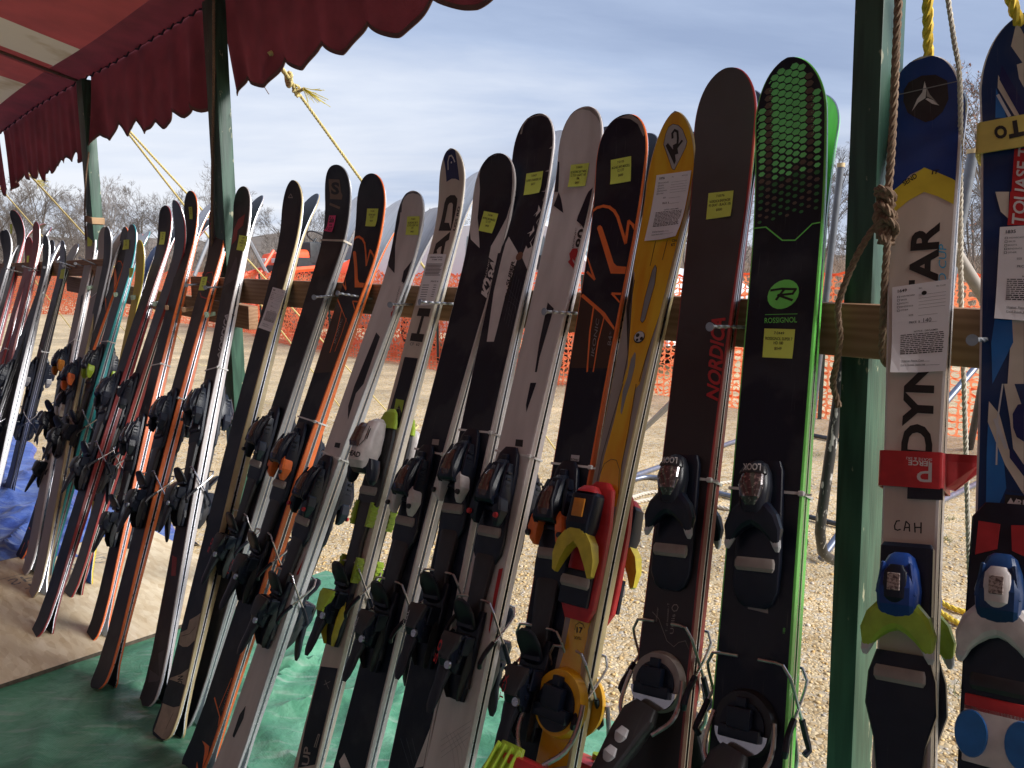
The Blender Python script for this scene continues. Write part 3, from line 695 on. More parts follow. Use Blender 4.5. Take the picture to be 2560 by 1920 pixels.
            if style == 'look' and heel_d > 0:
                rc = 'taupe' if lev != 'black' else 'charcoal'
                h = part('heel_binding', ('turn', rc), f_turn, plas(rc), root, (0, uh, zh))
                part('turntable_mechanism', ('tm',), f_turnmech, plas('black'), h)
                part('retaining_plate', ('moon',), f_turnmoon, CHROME(), h)
                part('heel_arm', ('arms',), f_arms, STEEL(), h)
                part('heel_lever', ('plev',), f_plever, plas('charcoal'), h)
                part('lever_plug', ('plug',), f_plugs, plas('silver'), h)
            elif heel_d > 0:
                h = part('heel_binding', ('turn', 'gold'), f_turn, plas('gold'), root, (0, uh, zh))
                h.scale = (1.15, 1.25, 1.2)
                part('turntable_mechanism', ('tm',), f_turnmech, plas('black'), h)
                part('heel_arm', ('arms',), f_arms, STEEL(), h)
                part('heel_block', ('rb',), f_redblock, plas('red'), h)
                part('heel_lever', ('llev',), f_limelever, plas('lime'), h, (-0.020, -0.02, 0.01))
        if brakes:
            for s in (-1, 1):
                b = part('brake_arm', ('br', s, round(hw, 3)), f_brake(s, hw), STEEL(), root, (0, uh, zh))
                part('brake_shoe', ('bs', s, round(hw, 3)), f_shoe(s, hw), plas('black'), b)

def zip_tie(k, px, short, c='white', w_=0.0044, head=True):
    """thin strap round both skis of a pair"""
    a, u = k.p2s(*px); h = k.half(u) + 0.001; z = k.zc(u) + k.thk(u) + 0.0012; zb = -z if k.rear else 0
    m = mat('milky nylon', (0.82, 0.82, 0.80), 0.35, var=0.05) if c == 'white' else prn(c)
    bm = bmesh.new(); t = 0.0012
    sk = 0.006
    ring = [(-h, 0.0, z), (h, -sk, z), (h + t, -sk, z - t), (h + t, -sk, zb + t), (h, -sk, zb), (-h, 0.0, zb), (-h - t, 0, zb + t), (-h - t, 0, z - t)]
    n = len(ring); rings = []
    for (dy, off) in ((-w_ / 2, 0), (w_ / 2, 0), (w_ / 2, t), (-w_ / 2, t)):
        rings.append([(x + math.copysign(off, x) , u + y + dy, zz + (off if zz > 0 else -off) * (1 if abs(zz) > abs(zb) * 0.9 or k.rear is None else 0)) for x, y, zz in ring])
    ring_loft(bm, rings, cap=False, closed=True)
    bmesh.ops.recalc_face_normals(bm, faces=bm.faces[:])
    o = link('zip_tie', bm_mesh('zip_tie', bm, False), m); o.matrix_world = k.M
    tag(o, 'white nylon zip tie around the %s pair' % short, 'zip tie', 'zip ties holding ski pairs together')
    if head:
        bm = bmesh.new(); box(bm, (h * 0.98, u - sk, z + 0.0005), (0.009, 0.008, 0.006), None, 0.001, 1); box(bm, (h + 0.007, u - sk - 0.001, z - 0.002), (0.014, 0.003, 0.0014))
        link('tie_head', bm_mesh('tie_head', bm, False), m, o)
    return o
# ---------------------------------------------------------------- ground, gravel, boards, tarps
def nfun(seed, n, scales, amps):
    rng = np.random.RandomState(seed)
    def f(x, y):
        z = np.zeros_like(x)
        for sc_, am in zip(scales, amps):
            for _ in range(n):
                th = rng.uniform(0, math.pi * 2); fr = sc_ * rng.uniform(0.7, 1.4); z = z + am / n ** 0.5 * np.sin((x * math.cos(th) + y * math.sin(th)) * fr + rng.uniform(0, 6.28) + 0.8 * np.sin((x * math.sin(th) - y * math.cos(th)) * fr * 0.6))
        return z
    return f
def gmat():
    m = bpy.data.materials.new('tan gravel ground'); m.use_nodes = True; t = m.node_tree; b = t.nodes['Principled BSDF']; b.inputs['Roughness'].default_value = 0.95
    g = t.nodes.new('ShaderNodeNewGeometry'); L = t.links.new
    v = t.nodes.new('ShaderNodeTexVoronoi'); v.inputs['Scale'].default_value = 62; L(g.outputs['Position'], v.inputs['Vector'])
    r = t.nodes.new('ShaderNodeValToRGB'); e = r.color_ramp.elements; e[0].position = 0.0; e[0].color = (0.36, 0.235, 0.10, 1); e[1].position = 1; e[1].color = (0.60, 0.47, 0.28, 1)
    for p_, c in ((0.3, (0.58, 0.43, 0.24, 1)), (0.55, (0.64, 0.50, 0.30, 1)), (0.86, (0.52, 0.46, 0.37, 1)), (0.9, (0.60, 0.46, 0.26, 1))): q_ = e.new(p_); q_.color = c
    sx = t.nodes.new('ShaderNodeSeparateColor'); L(v.outputs['Color'], sx.inputs[0]); L(sx.outputs[0], r.inputs[0])
    v2 = t.nodes.new('ShaderNodeTexVoronoi'); v2.inputs['Scale'].default_value = 62; v2.feature = 'DISTANCE_TO_EDGE'; L(g.outputs['Position'], v2.inputs['Vector'])
    mr = t.nodes.new('ShaderNodeMapRange'); mr.inputs[2].default_value = 0.12; mr.inputs[3].default_value = 0.66; L(v2.outputs['Distance'], mr.inputs[0])
    n = t.nodes.new('ShaderNodeTexNoise'); n.inputs['Scale'].default_value = 1.1; n.inputs['Detail'].default_value = 9; n.inputs['Roughness'].default_value = 0.62; L(g.outputs['Position'], n.inputs['Vector'])
    r3 = t.nodes.new('ShaderNodeMapRange'); r3.inputs[1].default_value = 0.3; r3.inputs[2].default_value = 0.7; r3.inputs[3].default_value = 0.80; r3.inputs[4].default_value = 1.15; L(n.outputs[0], r3.inputs[0])
    mu = t.nodes.new('ShaderNodeMath'); mu.operation = 'MULTIPLY'; L(mr.outputs[0], mu.inputs[0]); L(r3.outputs[0], mu.inputs[1])
    mc = t.nodes.new('ShaderNodeVectorMath'); mc.operation = 'SCALE'; L(r.outputs[0], mc.inputs[0]); L(mu.outputs[0], mc.inputs['Scale'])
    # patches of wheel-packed clay, and brown leaf litter beyond the fence
    n2 = t.nodes.new('ShaderNodeTexNoise'); n2.inputs['Scale'].default_value = 14; n2.inputs['Detail'].default_value = 6; L(g.outputs['Position'], n2.inputs['Vector'])
    mk = t.nodes.new('ShaderNodeValToRGB'); mk.color_ramp.elements[0].position = 0.52; mk.color_ramp.elements[1].position = 0.62; L(n2.outputs[0], mk.inputs[0])
    mxx = t.nodes.new('ShaderNodeMixRGB'); mxx.inputs[2].default_value = (0.61, 0.48, 0.30, 1)
    m5 = t.nodes.new('ShaderNodeMath'); m5.operation = 'MULTIPLY'; m5.inputs[1].default_value = 0.5; L(mk.outputs[0], m5.inputs[0]); L(m5.outputs[0], mxx.inputs[0]); L(mc.outputs[0], mxx.inputs[1])
    # trodden lanes and damp patches
    mw = t.nodes.new('ShaderNodeMapping'); mw.inputs['Rotation'].default_value = (0, 0, R(48)); mw.inputs['Scale'].default_value = (0.5, 2.4, 1); L(g.outputs['Position'], mw.inputs[0])
    n6 = t.nodes.new('ShaderNodeTexNoise'); n6.inputs['Scale'].default_value = 0.9; n6.inputs['Detail'].default_value = 7; n6.inputs['Distortion'].default_value = 0.8; L(mw.outputs[0], n6.inputs['Vector'])
    r6 = t.nodes.new('ShaderNodeMapRange'); r6.inputs[1].default_value = 0.35; r6.inputs[2].default_value = 0.68; r6.inputs[3].default_value = 0.72; r6.inputs[4].default_value = 1.12; L(n6.outputs[0], r6.inputs[0])
    m6 = t.nodes.new('ShaderNodeVectorMath'); m6.operation = 'SCALE'; L(mxx.outputs[0], m6.inputs[0]); L(r6.outputs[0], m6.inputs['Scale'])
    L(m6.outputs[0], b.inputs['Base Color'])
    bp = t.nodes.new('ShaderNodeBump'); bp.inputs['Strength'].default_value = 0.6; bp.inputs['Distance'].default_value = 0.012; L(v2.outputs['Distance'], bp.inputs['Height']); L(bp.outputs[0], b.inputs['Normal'])
    return m
GM = gmat()
gb = nfun(3, 4, (0.25, 0.8), (0.03, 0.012))
def gheight(x, y): return gb(x, y) * np.clip((np.hypot(x, y) - 4) / 8, 0, 1)
xs = np.concatenate([-np.geomspace(500, 14, 18), np.linspace(-12, 12, 61), np.geomspace(14, 500, 18)]); ys = np.concatenate([-np.geomspace(200, 8, 8), np.linspace(-6, 26, 81), np.geomspace(28, 700, 18)])
X_, Y_ = np.meshgrid(xs, ys); Zg = gheight(X_, Y_)
v = np.stack([X_, Y_, Zg], -1).reshape(-1, 3); nx = len(xs)
f = [(j * nx + i, j * nx + i + 1, (j + 1) * nx + i + 1, (j + 1) * nx + i) for j in range(len(ys) - 1) for i in range(nx - 1)]
tag(link('ground', pyd('ground', v, f, True), GM), kind='structure')

def blobs(name, P, Rr, mats, seed, squash=0.6, tmpl=None):
    """many small stones as one mesh: centres P (n,3), radii"""
    rng = np.random.RandomState(seed); bm = bmesh.new(); bmesh.ops.create_icosphere(bm, subdivisions=1, radius=1.0)
    bm.verts.ensure_lookup_table(); bv = np.array([x.co[:] for x in bm.verts]); bf = np.array([[q_.index for q_ in x.verts] for x in bm.faces]); bm.free()
    n = len(P); nv = len(bv)
    jit = 1 + rng.uniform(-0.22, 0.22, (n, nv, 1)); V = bv[None] * jit
    a = rng.uniform(0, 6.28, n); ca, sa = np.cos(a)[:, None], np.sin(a)[:, None]; st = rng.uniform(0.7, 1.4, (n, 1))
    x = V[..., 0] * st * ca - V[..., 1] * sa; y = V[..., 0] * st * sa + V[..., 1] * ca; z = V[..., 2] * squash * rng.uniform(0.7, 1.1, (n, 1))
    V = np.stack([x, y, z], -1) * Rr[:, None, None] + P[:, None, :]
    F_ = (bf[None] + (np.arange(n) * nv)[:, None, None]).reshape(-1, 3)
    me = bpy.data.meshes.new(name); me.vertices.add(n * nv); me.vertices.foreach_set('co', V.reshape(-1).astype(np.float32))
    me.loops.add(F_.size); me.loops.foreach_set('vertex_index', F_.reshape(-1).astype(np.int32))
    me.polygons.add(len(F_)); me.polygons.foreach_set('loop_start', np.arange(0, F_.size, 3, dtype=np.int32))
    for m in mats: me.materials.append(m)
    mi = np.repeat(rng.randint(0, len(mats), n), len(bf)); me.polygons.foreach_set('material_index', mi.astype(np.int32)); me.polygons.foreach_set('use_smooth', np.ones(len(F_), bool))
    me.update(calc_edges=True); me.validate(); return link(name, me)
stone = [mat('stone ' + n_, c, 0.85, var=0.2, nscale=80) for n_, c in (('tan', (0.60, 0.42, 0.19)), ('pale', (0.64, 0.49, 0.27)), ('ochre', (0.54, 0.34, 0.12)), ('sand', (0.62, 0.45, 0.22)), ('tan2', (0.55, 0.385, 0.17)), ('tan3', (0.60, 0.43, 0.20)), ('tan4', (0.52, 0.36, 0.165)), ('tan5', (0.58, 0.42, 0.21)), ('tan6', (0.56, 0.39, 0.18)), ('grey', (0.42, 0.37, 0.31)), ('white', (0.62, 0.53, 0.42)))]
rng = np.random.RandomState(5)
def scatter(n, smin, smax, pmin, pmax, rmin, rmax, pw=2.5):
    s = rng.uniform(smin, smax, n); p = pmin + (pmax - pmin) * rng.uniform(0, 1, n) ** 1.3
    x = (p - s) * Q; y = (p + s) * Q; r = rmin + (rmax - rmin) * rng.uniform(0, 1, n) ** pw
    return np.stack([x, y, gheight(x, y) + r * 0.12], -1), r
P1_, r1_ = scatter(34000, -2.5, 3.5, 1.55, 4.2, 0.0025, 0.0095, 4); P2_, r2_ = scatter(9000, -3, 7, 2.2, 7.5, 0.004, 0.010, 4)
tag(blobs('gravel', np.concatenate([P1_, P2_]), np.concatenate([r1_, r2_]), stone, 4), kind='stuff')
# thin tufts of grass in the gravel
gv, gf = [], []
for (px, py) in ((1980, 1500), (2395, 1630), (2345, 1715), (2420, 1740), (2045, 1142), (2205, 1145), (2380, 1300), (2455, 1300), (2175, 1400), (2368, 1352), (1102, 1392), (1335, 1012), (1620, 1275), (1655, 1290), (655, 1190), (800, 1055), (1240, 1105), (2070, 1165), (1375, 1010), (2300, 1480)):
    c = atZ(px, py, 0.0)
    for _ in range(46):
        a = random.uniform(0, 6.28); r = random.gauss(0, 0.035); b = Vector((c.x + r * math.cos(a), c.y + r * math.sin(a), 0)); h = random.uniform(0.010, 0.035); d = Vector((random.uniform(-1, 1), random.uniform(-1, 1), 0)) * 0.02
        wv = Vector((random.uniform(-1, 1), random.uniform(-1, 1), 0)).normalized() * 0.0013; i0 = len(gv); gv += [b - wv, b + wv, b + d + Vector((0, 0, h))]; gf.append((i0, i0 + 1, i0 + 2))
tag(link('grass', pyd('grass', gv, gf), mat('thin green grass', (0.13, 0.17, 0.05), 0.8)), kind='stuff')

def tarp_mat(name, c, cd, cl):
    m = bpy.data.materials.new(name); m.use_nodes = True; t = m.node_tree; b = t.nodes['Principled BSDF']; b.inputs['Roughness'].default_value = 0.42; b.inputs['Coat Weight'].default_value = 0.05
    g = t.nodes.new('ShaderNodeNewGeometry'); L = t.links.new
    n = t.nodes.new('ShaderNodeTexNoise'); n.inputs['Scale'].default_value = 3.2; n.inputs['Detail'].default_value = 9; n.inputs['Roughness'].default_value = 0.65; n.inputs['Distortion'].default_value = 1.2; L(g.outputs['Position'], n.inputs['Vector'])
    r = t.nodes.new('ShaderNodeValToRGB'); e = r.color_ramp.elements; e[0].position = 0.32; e[0].color = (*cd, 1); e[1].position = 0.72; e[1].color = (*cl, 1); q_ = e.new(0.5); q_.color = (*c, 1)
    L(n.outputs[0], r.inputs[0])
    # dusty scuffs
    mp_ = t.nodes.new('ShaderNodeMapping'); mp_.inputs['Rotation'].default_value = (0, 0, R(40)); mp_.inputs['Scale'].default_value = (1, 7, 1); L(g.outputs['Position'], mp_.inputs[0])
    n3 = t.nodes.new('ShaderNodeTexNoise'); n3.inputs['Scale'].default_value = 6; n3.inputs['Detail'].default_value = 7; L(mp_.outputs[0], n3.inputs['Vector'])
    k2 = t.nodes.new('ShaderNodeMapRange'); k2.inputs[1].default_value = 0.55; k2.inputs[2].default_value = 0.75; k2.inputs[4].default_value = 0.55; L(n3.outputs[0], k2.inputs[0])
    mxx = t.nodes.new('ShaderNodeMixRGB'); mxx.inputs[2].default_value = (0.42, 0.46, 0.42, 1); L(k2.outputs[0], mxx.inputs[0]); L(r.outputs[0], mxx.inputs[1]); L(mxx.outputs[0], b.inputs['Base Color'])
    wv = t.nodes.new('ShaderNodeTexWave'); wv.inputs['Scale'].default_value = 150; wv.bands_direction = 'DIAGONAL'; L(g.outputs['Position'], wv.inputs['Vector'])
    n2 = t.nodes.new('ShaderNodeTexNoise'); n2.inputs['Scale'].default_value = 22; n2.inputs['Detail'].default_value = 6; n2.inputs['Distortion'].default_value = 0.5; L(g.outputs['Position'], n2.inputs['Vector'])
    ad_ = t.nodes.new('ShaderNodeMath'); ad_.operation = 'MULTIPLY_ADD'; ad_.inputs[1].default_value = 0.04; L(wv.outputs[0], ad_.inputs[0]); L(n2.outputs[0], ad_.inputs[2])
    bp = t.nodes.new('ShaderNodeBump'); bp.inputs['Strength'].default_value = 0.55; bp.inputs['Distance'].default_value = 0.014; L(ad_.outputs[0], bp.inputs['Height']); L(bp.outputs[0], b.inputs['Normal'])
    return m
def tarp(name, s0, s1, pin, pout, m, label, seed, res=0.022, hbase=0.006, amp=0.010, folds=()):
    ss = np.arange(s0, s1 + res, res); n = int((pout(0.0) - pin) / res) + 8; T_ = np.linspace(0, 1, n)
    S_, TT = np.meshgrid(ss, T_); PO = np.array([pout(x) for x in ss])[None, :]; P_ = pin + (PO - pin) * TT
    fn = nfun(seed, 4, (3.0, 9.0, 24.0), (0.5, 0.35, 0.16)); zz = hbase + amp * (1 + np.abs(fn(S_, P_)) * 1.3)
    for (sa, pa, sb, pb, ht, wd) in folds:          # long raised creases
        dx, dy = sb - sa, pb - pa; l2 = dx * dx + dy * dy; tt = np.clip(((S_ - sa) * dx + (P_ - pa) * dy) / l2, 0, 1)
        d = np.hypot(S_ - sa - tt * dx, P_ - pa - tt * dy); zz = zz + ht * np.exp(-(d / wd) ** 2) * np.sin(math.pi * np.clip(tt * 0.9 + 0.05, 0, 1))
    zz[-1] = 0.001; x = (P_ - S_) * Q; y = (P_ + S_) * Q
    v = np.stack([x, y, zz], -1).reshape(-1, 3); k_ = len(ss); f = [(j * k_ + i, j * k_ + i + 1, (j + 1) * k_ + i + 1, (j + 1) * k_ + i) for j in range(n - 1) for i in range(k_ - 1)]
    o = link(name, pyd(name, v, [q_[::-1] for q_ in f], True), m); tag(o, label, 'tarp'); return o
TG = tarp_mat('green woven tarp', (0.090, 0.285, 0.170), (0.042, 0.15, 0.09), (0.21, 0.44, 0.30))
TB = tarp_mat('blue woven tarp', (0.06, 0.12, 0.42), (0.025, 0.05, 0.22), (0.22, 0.31, 0.58))
rf = random.Random(3)
fold_g = [(rf.uniform(-1.5, 2.6), rf.uniform(-0.2, 1.6), rf.uniform(-1.5, 2.6), rf.uniform(-0.2, 2.0), rf.uniform(0.006, 0.026), rf.uniform(0.010, 0.032)) for _ in range(110)]
tarp('green_tarp', -3.5, 2.80, -4.0, lambda s: 1.60 + 0.10 * math.sin(s * 1.7 + 0.4) + 0.03 * math.sin(s * 7) + (0.10 * max(0.0, 2.3 - abs(s - 2.6) * 3)), TG, 'wrinkled green tarp spread on the ground under the near skis', 3, folds=fold_g)
fold_b = [(rf.uniform(3.4, 7), rf.uniform(0.2, 1.3), rf.uniform(3.4, 7), rf.uniform(0.2, 1.4), rf.uniform(0.01, 0.04), rf.uniform(0.02, 0.05)) for _ in range(40)]
tarp('blue_tarp', 3.55, 9.0, -2.5, lambda s: 1.40 + 0.06 * math.sin(s * 2) + 0.03 * math.sin(s * 8), TB, 'crumpled blue tarp on the ground beyond the strand board', 8, folds=fold_b, amp=0.012)
# strand board sheet
def osb_mat():
    m = bpy.data.materials.new('oriented strand board'); m.use_nodes = True; t = m.node_tree; b = t.nodes['Principled BSDF']; b.inputs['Roughness'].default_value = 0.7; L = t.links.new
    tcn = t.nodes.new('ShaderNodeTexCoord'); prev = None
    for i, (rot, sc_) in enumerate(((8, (7, 38, 1)), (-22, (6, 30, 1)), (75, (9, 34, 1)))):
        mp_ = t.nodes.new('ShaderNodeMapping'); mp_.inputs['Rotation'].default_value = (0, 0, R(rot)); mp_.inputs['Scale'].default_value = sc_; L(tcn.outputs['Object'], mp_.inputs[0])
        vo = t.nodes.new('ShaderNodeTexVoronoi'); vo.inputs['Scale'].default_value = 1.6; L(mp_.outputs[0], vo.inputs['Vector'])
        r = t.nodes.new('ShaderNodeValToRGB'); e = r.color_ramp.elements; e[0].color = (0.56, 0.42, 0.25, 1); e[1].color = (0.84, 0.73, 0.54, 1); q_ = e.new(0.5); q_.color = (0.74, 0.61, 0.41, 1)
        sx = t.nodes.new('ShaderNodeSeparateColor'); L(vo.outputs['Color'], sx.inputs[0]); L(sx.outputs[i], r.inputs[0])
        if prev is None: prev = r.outputs[0]
        else:
            mxx = t.nodes.new('ShaderNodeMixRGB'); mxx.inputs[0].default_value = 0.45; L(prev, mxx.inputs[1]); L(r.outputs[0], mxx.inputs[2]); prev = mxx.outputs[0]
    L(prev, b.inputs['Base Color']); bp = t.nodes.new('ShaderNodeBump'); bp.inputs['Strength'].default_value = 0.35; bp.inputs['Distance'].default_value = 0.004; L(prev, bp.inputs['Height']); L(bp.outputs[0], b.inputs['Normal'])
    return m
MOSB = osb_mat()
bo = empty('strand_board', Matrix.Translation(W(3.29, 0.13, 0.0)) @ Matrix(((-Q, Q, 0), (Q, Q, 0), (0, 0, 1))).to_4x4() @ Matrix.Rotation(R(-1.5), 4, 'Z'), 'large pale strand board sheet lying between the green and blue tarps', 'wooden board')
bm = bmesh.new(); box(bm, (0, 0, 0.026), (1.20, 2.44, 0.012), None, 0.001, 1); link('board_sheet', bm_mesh('board_sheet', bm, False), MOSB, bo)
bm = bmesh.new()
for sgn in (-1, 1): box(bm, (sgn * 0.6012, 0, 0.0262), (0.002, 2.436, 0.0125))
link('board_edge', bm_mesh('board_edge', bm, False), mat('dark weathered board edge', (0.09, 0.07, 0.05), 0.9, var=0.4, nscale=60), bo)
fl = Flat(); rs = random.Random(2)
fl.quad_text('SIZED FOR SPACING', (0.33, 0.07), (0.33, 0.92), (0.25, 0.07)); fl.quad_text('TO  16', (0.22, 0.57), (0.22, 0.84), (0.17, 0.57))
for (x0, y0, x1, y1, wd) in ((0.36, 0.0, 0.36, 1.07, 0.004),): fl.stroke([(x0, y0), (x1, y1)], wd)
bm = fl.lay(lambda a, u, l_: Vector((a, u, 0.0326)), [], 0); link('stencilled_print', bm_mesh('stencilled_print', bm, False), mat('faded blue stencil ink', (0.22, 0.22, 0.24), 0.8, col2=(0.50, 0.42, 0.30), nscale=60, thresh=(0.45, 0.6)), bo)

# ---------------------------------------------------------------- rails, posts, nails, pegs
def wood_mat(name, c, cd, sc_=(1.5, 18, 18)):
    m = bpy.data.materials.new(name); m.use_nodes = True; t = m.node_tree; b = t.nodes['Principled BSDF']; b.inputs['Roughness'].default_value = 0.72; L = t.links.new
    tcn = t.nodes.new('ShaderNodeTexCoord'); mp_ = t.nodes.new('ShaderNodeMapping'); mp_.inputs['Scale'].default_value = sc_; L(tcn.outputs['Object'], mp_.inputs[0])
    n = t.nodes.new('ShaderNodeTexNoise'); n.inputs['Scale'].default_value = 2.2; n.inputs['Detail'].default_value = 8; n.inputs['Distortion'].default_value = 1.4; L(mp_.outputs[0], n.inputs['Vector'])
    wv = t.nodes.new('ShaderNodeTexWave'); wv.bands_direction = 'Z'; wv.inputs['Scale'].default_value = 1.2; wv.inputs['Distortion'].default_value = 9; wv.inputs['Detail'].default_value = 3; L(mp_.outputs[0], wv.inputs['Vector'])
    ad_ = t.nodes.new('ShaderNodeMixRGB'); ad_.inputs[0].default_value = 0.5; L(n.outputs[0], ad_.inputs[1]); L(wv.outputs[0], ad_.inputs[2])
    r = t.nodes.new('ShaderNodeValToRGB'); e = r.color_ramp.elements; e[0].position = 0.25; e[0].color = (*cd, 1); e[1].position = 0.8; e[1].color = (*c, 1); L(ad_.outputs[0], r.inputs[0])
    v = t.nodes.new('ShaderNodeTexVoronoi'); v.inputs['Scale'].default_value = 3.3; L(tcn.outputs['Object'], v.inputs['Vector'])          # knots
    k2 = t.nodes.new('ShaderNodeMapRange'); k2.inputs[1].default_value = 0.035; k2.inputs[2].default_value = 0.075; k2.inputs[3].default_value = 0.85; k2.inputs[4].default_value = 0.0; L(v.outputs['Distance'], k2.inputs[0])
    mxx = t.nodes.new('ShaderNodeMixRGB'); mxx.inputs[2].default_value = (0.06, 0.025, 0.012, 1); L(k2.outputs[0], mxx.inputs[0]); L(r.outputs[0], mxx.inputs[1]); L(mxx.outputs[0], b.inputs['Base Color'])
    bp = t.nodes.new('ShaderNodeBump'); bp.inputs['Strength'].default_value = 0.3; bp.inputs['Distance'].default_value = 0.003; L(n.outputs[0], bp.inputs['Height']); L(bp.outputs[0], b.inputs['Normal'])
    return m
MW = wood_mat('sawn lumber', (0.34, 0.195, 0.11), (0.25, 0.135, 0.07))
def rail(name, s0, s1, z0, z1, p, hgt, th, label, bulge=0.0):
    """board from s0 (height z0) to s1 (height z1), face towards the tent at p"""
    a, b = W(s0, p + th / 2, z0), W(s1, p + th / 2, z1); L_ = (b - a).length; x = (b - a).normalized(); y = -NDIR; z = x.cross(y)
    bm = bmesh.new(); box(bm, (0, 0, 0), (L_, th, hgt), None, 0.003, 2)
    o = link(name, bm_mesh(name, bm), MW); o.matrix_world = Matrix.Translation((a + b) / 2) @ Matrix((x, y, z)).transposed().to_4x4()
    tag(o, label, 'rail', 'lumber rails of the ski rack'); return o
rail('wooden_rail', -1.9, 3.13, 1.173, 1.238, P0, 0.088, 0.038, 'long near lumber rail that the large skis lean on')
rail('wooden_rail', 2.72, 4.95, 1.130, 1.236, P0 + 0.039, 0.088, 0.038, 'middle lumber rail, its sawn end just below the near rail')
rail('wooden_rail', 4.14, 8.0, 1.322, 1.31, P0, 0.085, 0.038, 'far lumber rail at the left end of the rack')
def green_mat():
    m = wood_mat('green painted post', (0.034, 0.095, 0.062), (0.018, 0.058, 0.038), (30, 30, 1.2)); t = m.node_tree; L = t.links.new; b = t.nodes['Principled BSDF']; b.inputs['Roughness'].default_value = 0.42
    tcn = t.nodes.new('ShaderNodeTexCoord'); mp_ = t.nodes.new('ShaderNodeMapping'); mp_.inputs['Scale'].default_value = (1, 1, 0.4); L(tcn.outputs['Object'], mp_.inputs[0])
    n = t.nodes.new('ShaderNodeTexNoise'); n.inputs['Scale'].default_value = 55; n.inputs['Detail'].default_value = 6; L(mp_.outputs[0], n.inputs['Vector'])
    k2 = t.nodes.new('ShaderNodeMapRange'); k2.inputs[1].default_value = 0.68; k2.inputs[2].default_value = 0.72; L(n.outputs[0], k2.inputs[0])
    mxx = t.nodes.new('ShaderNodeMixRGB'); mxx.inputs[2].default_value = (0.30, 0.30, 0.20, 1); src = b.inputs['Base Color'].links[0].from_socket; L(k2.outputs[0], mxx.inputs[0]); L(src, mxx.inputs[1]); L(mxx.outputs[0], b.inputs['Base Color']); return m
MGP = green_mat()
def post(s0, s1, p, ws, wp, zt, label, tilt_p=0.0):
    a, b = W(s0, p + wp / 2, -0.05), W(s1, p + wp / 2 + tilt_p, zt); z = (b - a).normalized(); x = (-SDIR - z * (-SDIR).dot(z)).normalized(); y = z.cross(x)
    bm = bmesh.new(); box(bm, (0, 0, 0), (ws, wp, (b - a).length), None, 0.003, 2)
    o = link('tent_post', bm_mesh('tent_post', bm), MGP); o.matrix_world = Matrix.Translation((a + b) / 2) @ Matrix((x, y, z)).transposed().to_4x4(); tag(o, label, 'tent post', 'green posts along the tent edge'); return o
post(0.478, 0.535, P0 + 0.040, 0.046, 0.100, 2.30, 'nearest green post, between the black green-tipped ski and the blue-tipped ski')
post(2.925, 2.935, P0 + 0.042, 0.088, 0.052, 2.30, 'middle green post beside the brown ski with the red mark')
post(4.455, 4.465, P0 + 0.042, 0.090, 0.052, 2.27, 'farthest green post, behind the white ski tip on the left')
post(-1.98, -1.96, P0 + 0.040, 0.060, 0.076, 2.30, 'green post beyond the right edge of the rack')
bm = bmesh.new(); box(bm, (0, 0, 0), (0.100, 0.062, 0.034), None, 0.002, 1); o = link('wooden_strap', bm_mesh('wooden_strap', bm), mat('pale strap wood', (0.42, 0.27, 0.15), 0.7)); o.matrix_world = Matrix.Translation(W(4.458, P0 + 0.068, 1.57)) @ Matrix((-SDIR, NDIR, UP)).transposed().to_4x4() @ Matrix.Rotation(R(9), 4, 'Y'); tag(o, 'pale band wrapped round the farthest green post', 'band')
# nails: (head pixel, root pixel on the rail)
NMESH = {}
def nail(head, rootp, label, face=P0, r=0.0032):
    b = atP(*rootp, face); h = ray(*head); L_ = 0.115
    # head: on the sight line, about a nail's length out of the rail
    t = (face - L_) / h.dot(NDIR); a = CAM + h * t
    d = (b - a); 
    if d.length > 0.22: a = b - d.normalized() * 0.16; d = b - a
    bm = bmesh.new(); n = 22; path = [Vector((0, 0, d.length * i / n)) for i in range(n + 1)]
    rings = [[Vector((r * (1.12 if k_ % 2 else 0.85) * math.cos(2 * math.pi * k_ / 8 + i * 0.42), r * (1.12 if k_ % 2 else 0.85) * math.sin(2 * math.pi * k_ / 8 + i * 0.42), p.z)) for k_ in range(8)] for i, p in enumerate(path)]
    ring_loft(bm, rings); bmesh.ops.create_cone(bm, cap_ends=True, segments=14, radius1=r * 2.5, radius2=r * 2.2, depth=0.003, matrix=Matrix.Translation((0, 0, -0.001)))
    bmesh.ops.recalc_face_normals(bm, faces=bm.faces[:])
    o = link('nail', bm_mesh('nail', bm), NAILM()); o.matrix_world = Matrix.Translation(a) @ d.to_track_quat('Z', 'Y').to_matrix().to_4x4(); tag(o, label, 'nail', 'long spiral nails driven into the rail'); return o
for a in (((2432, 850), (2500, 849), 'thick nail right of the blue and white ski with the paper tag'), ((1776, 817), (1868, 818), 'nail crossing the grey ski with the red lettering'), ((1362, 779), (1462, 785), 'nail across the white ski beside the big orange-lined ski'),
          ((1051, 755), (1150, 761), 'nail across the narrow white racing ski'), ((976, 762), (1030, 761), 'nail left of the narrow white racing ski, at the red letters'), ((845, 733), (930, 747), 'bright nail crossing the second orange-lined black ski'), ((786, 743), (845, 739), 'thin nail crossing the dark ski with the pink sticker'),
          ((514, 719), (560, 718), 'nail at the yellow tag of the ski with red dotted lines'), ((466, 713), (500, 711), 'nail left of the ski with red dotted lines'), ((200, 645), (240, 662), 'nail crossing the far white ski below its tip'), ((145, 654), (192, 668), 'upper nail of the pair right of the far black ski'), ((148, 660), (178, 672), 'lower nail of the pair right of the far black ski'), ((178, 655), (206, 665), 'nail just left of the far white ski'), ((58, 666), (100, 677), 'upper nail at the far maroon ski'), ((62, 671), (92, 681), 'lower nail at the far maroon ski'), ((16, 672), (60, 682), 'nail at the far left end of the rack'), ((102, 665), (118, 671), 'short nail left of the far black ski')):
    nail(a[0], a[1], a[2])
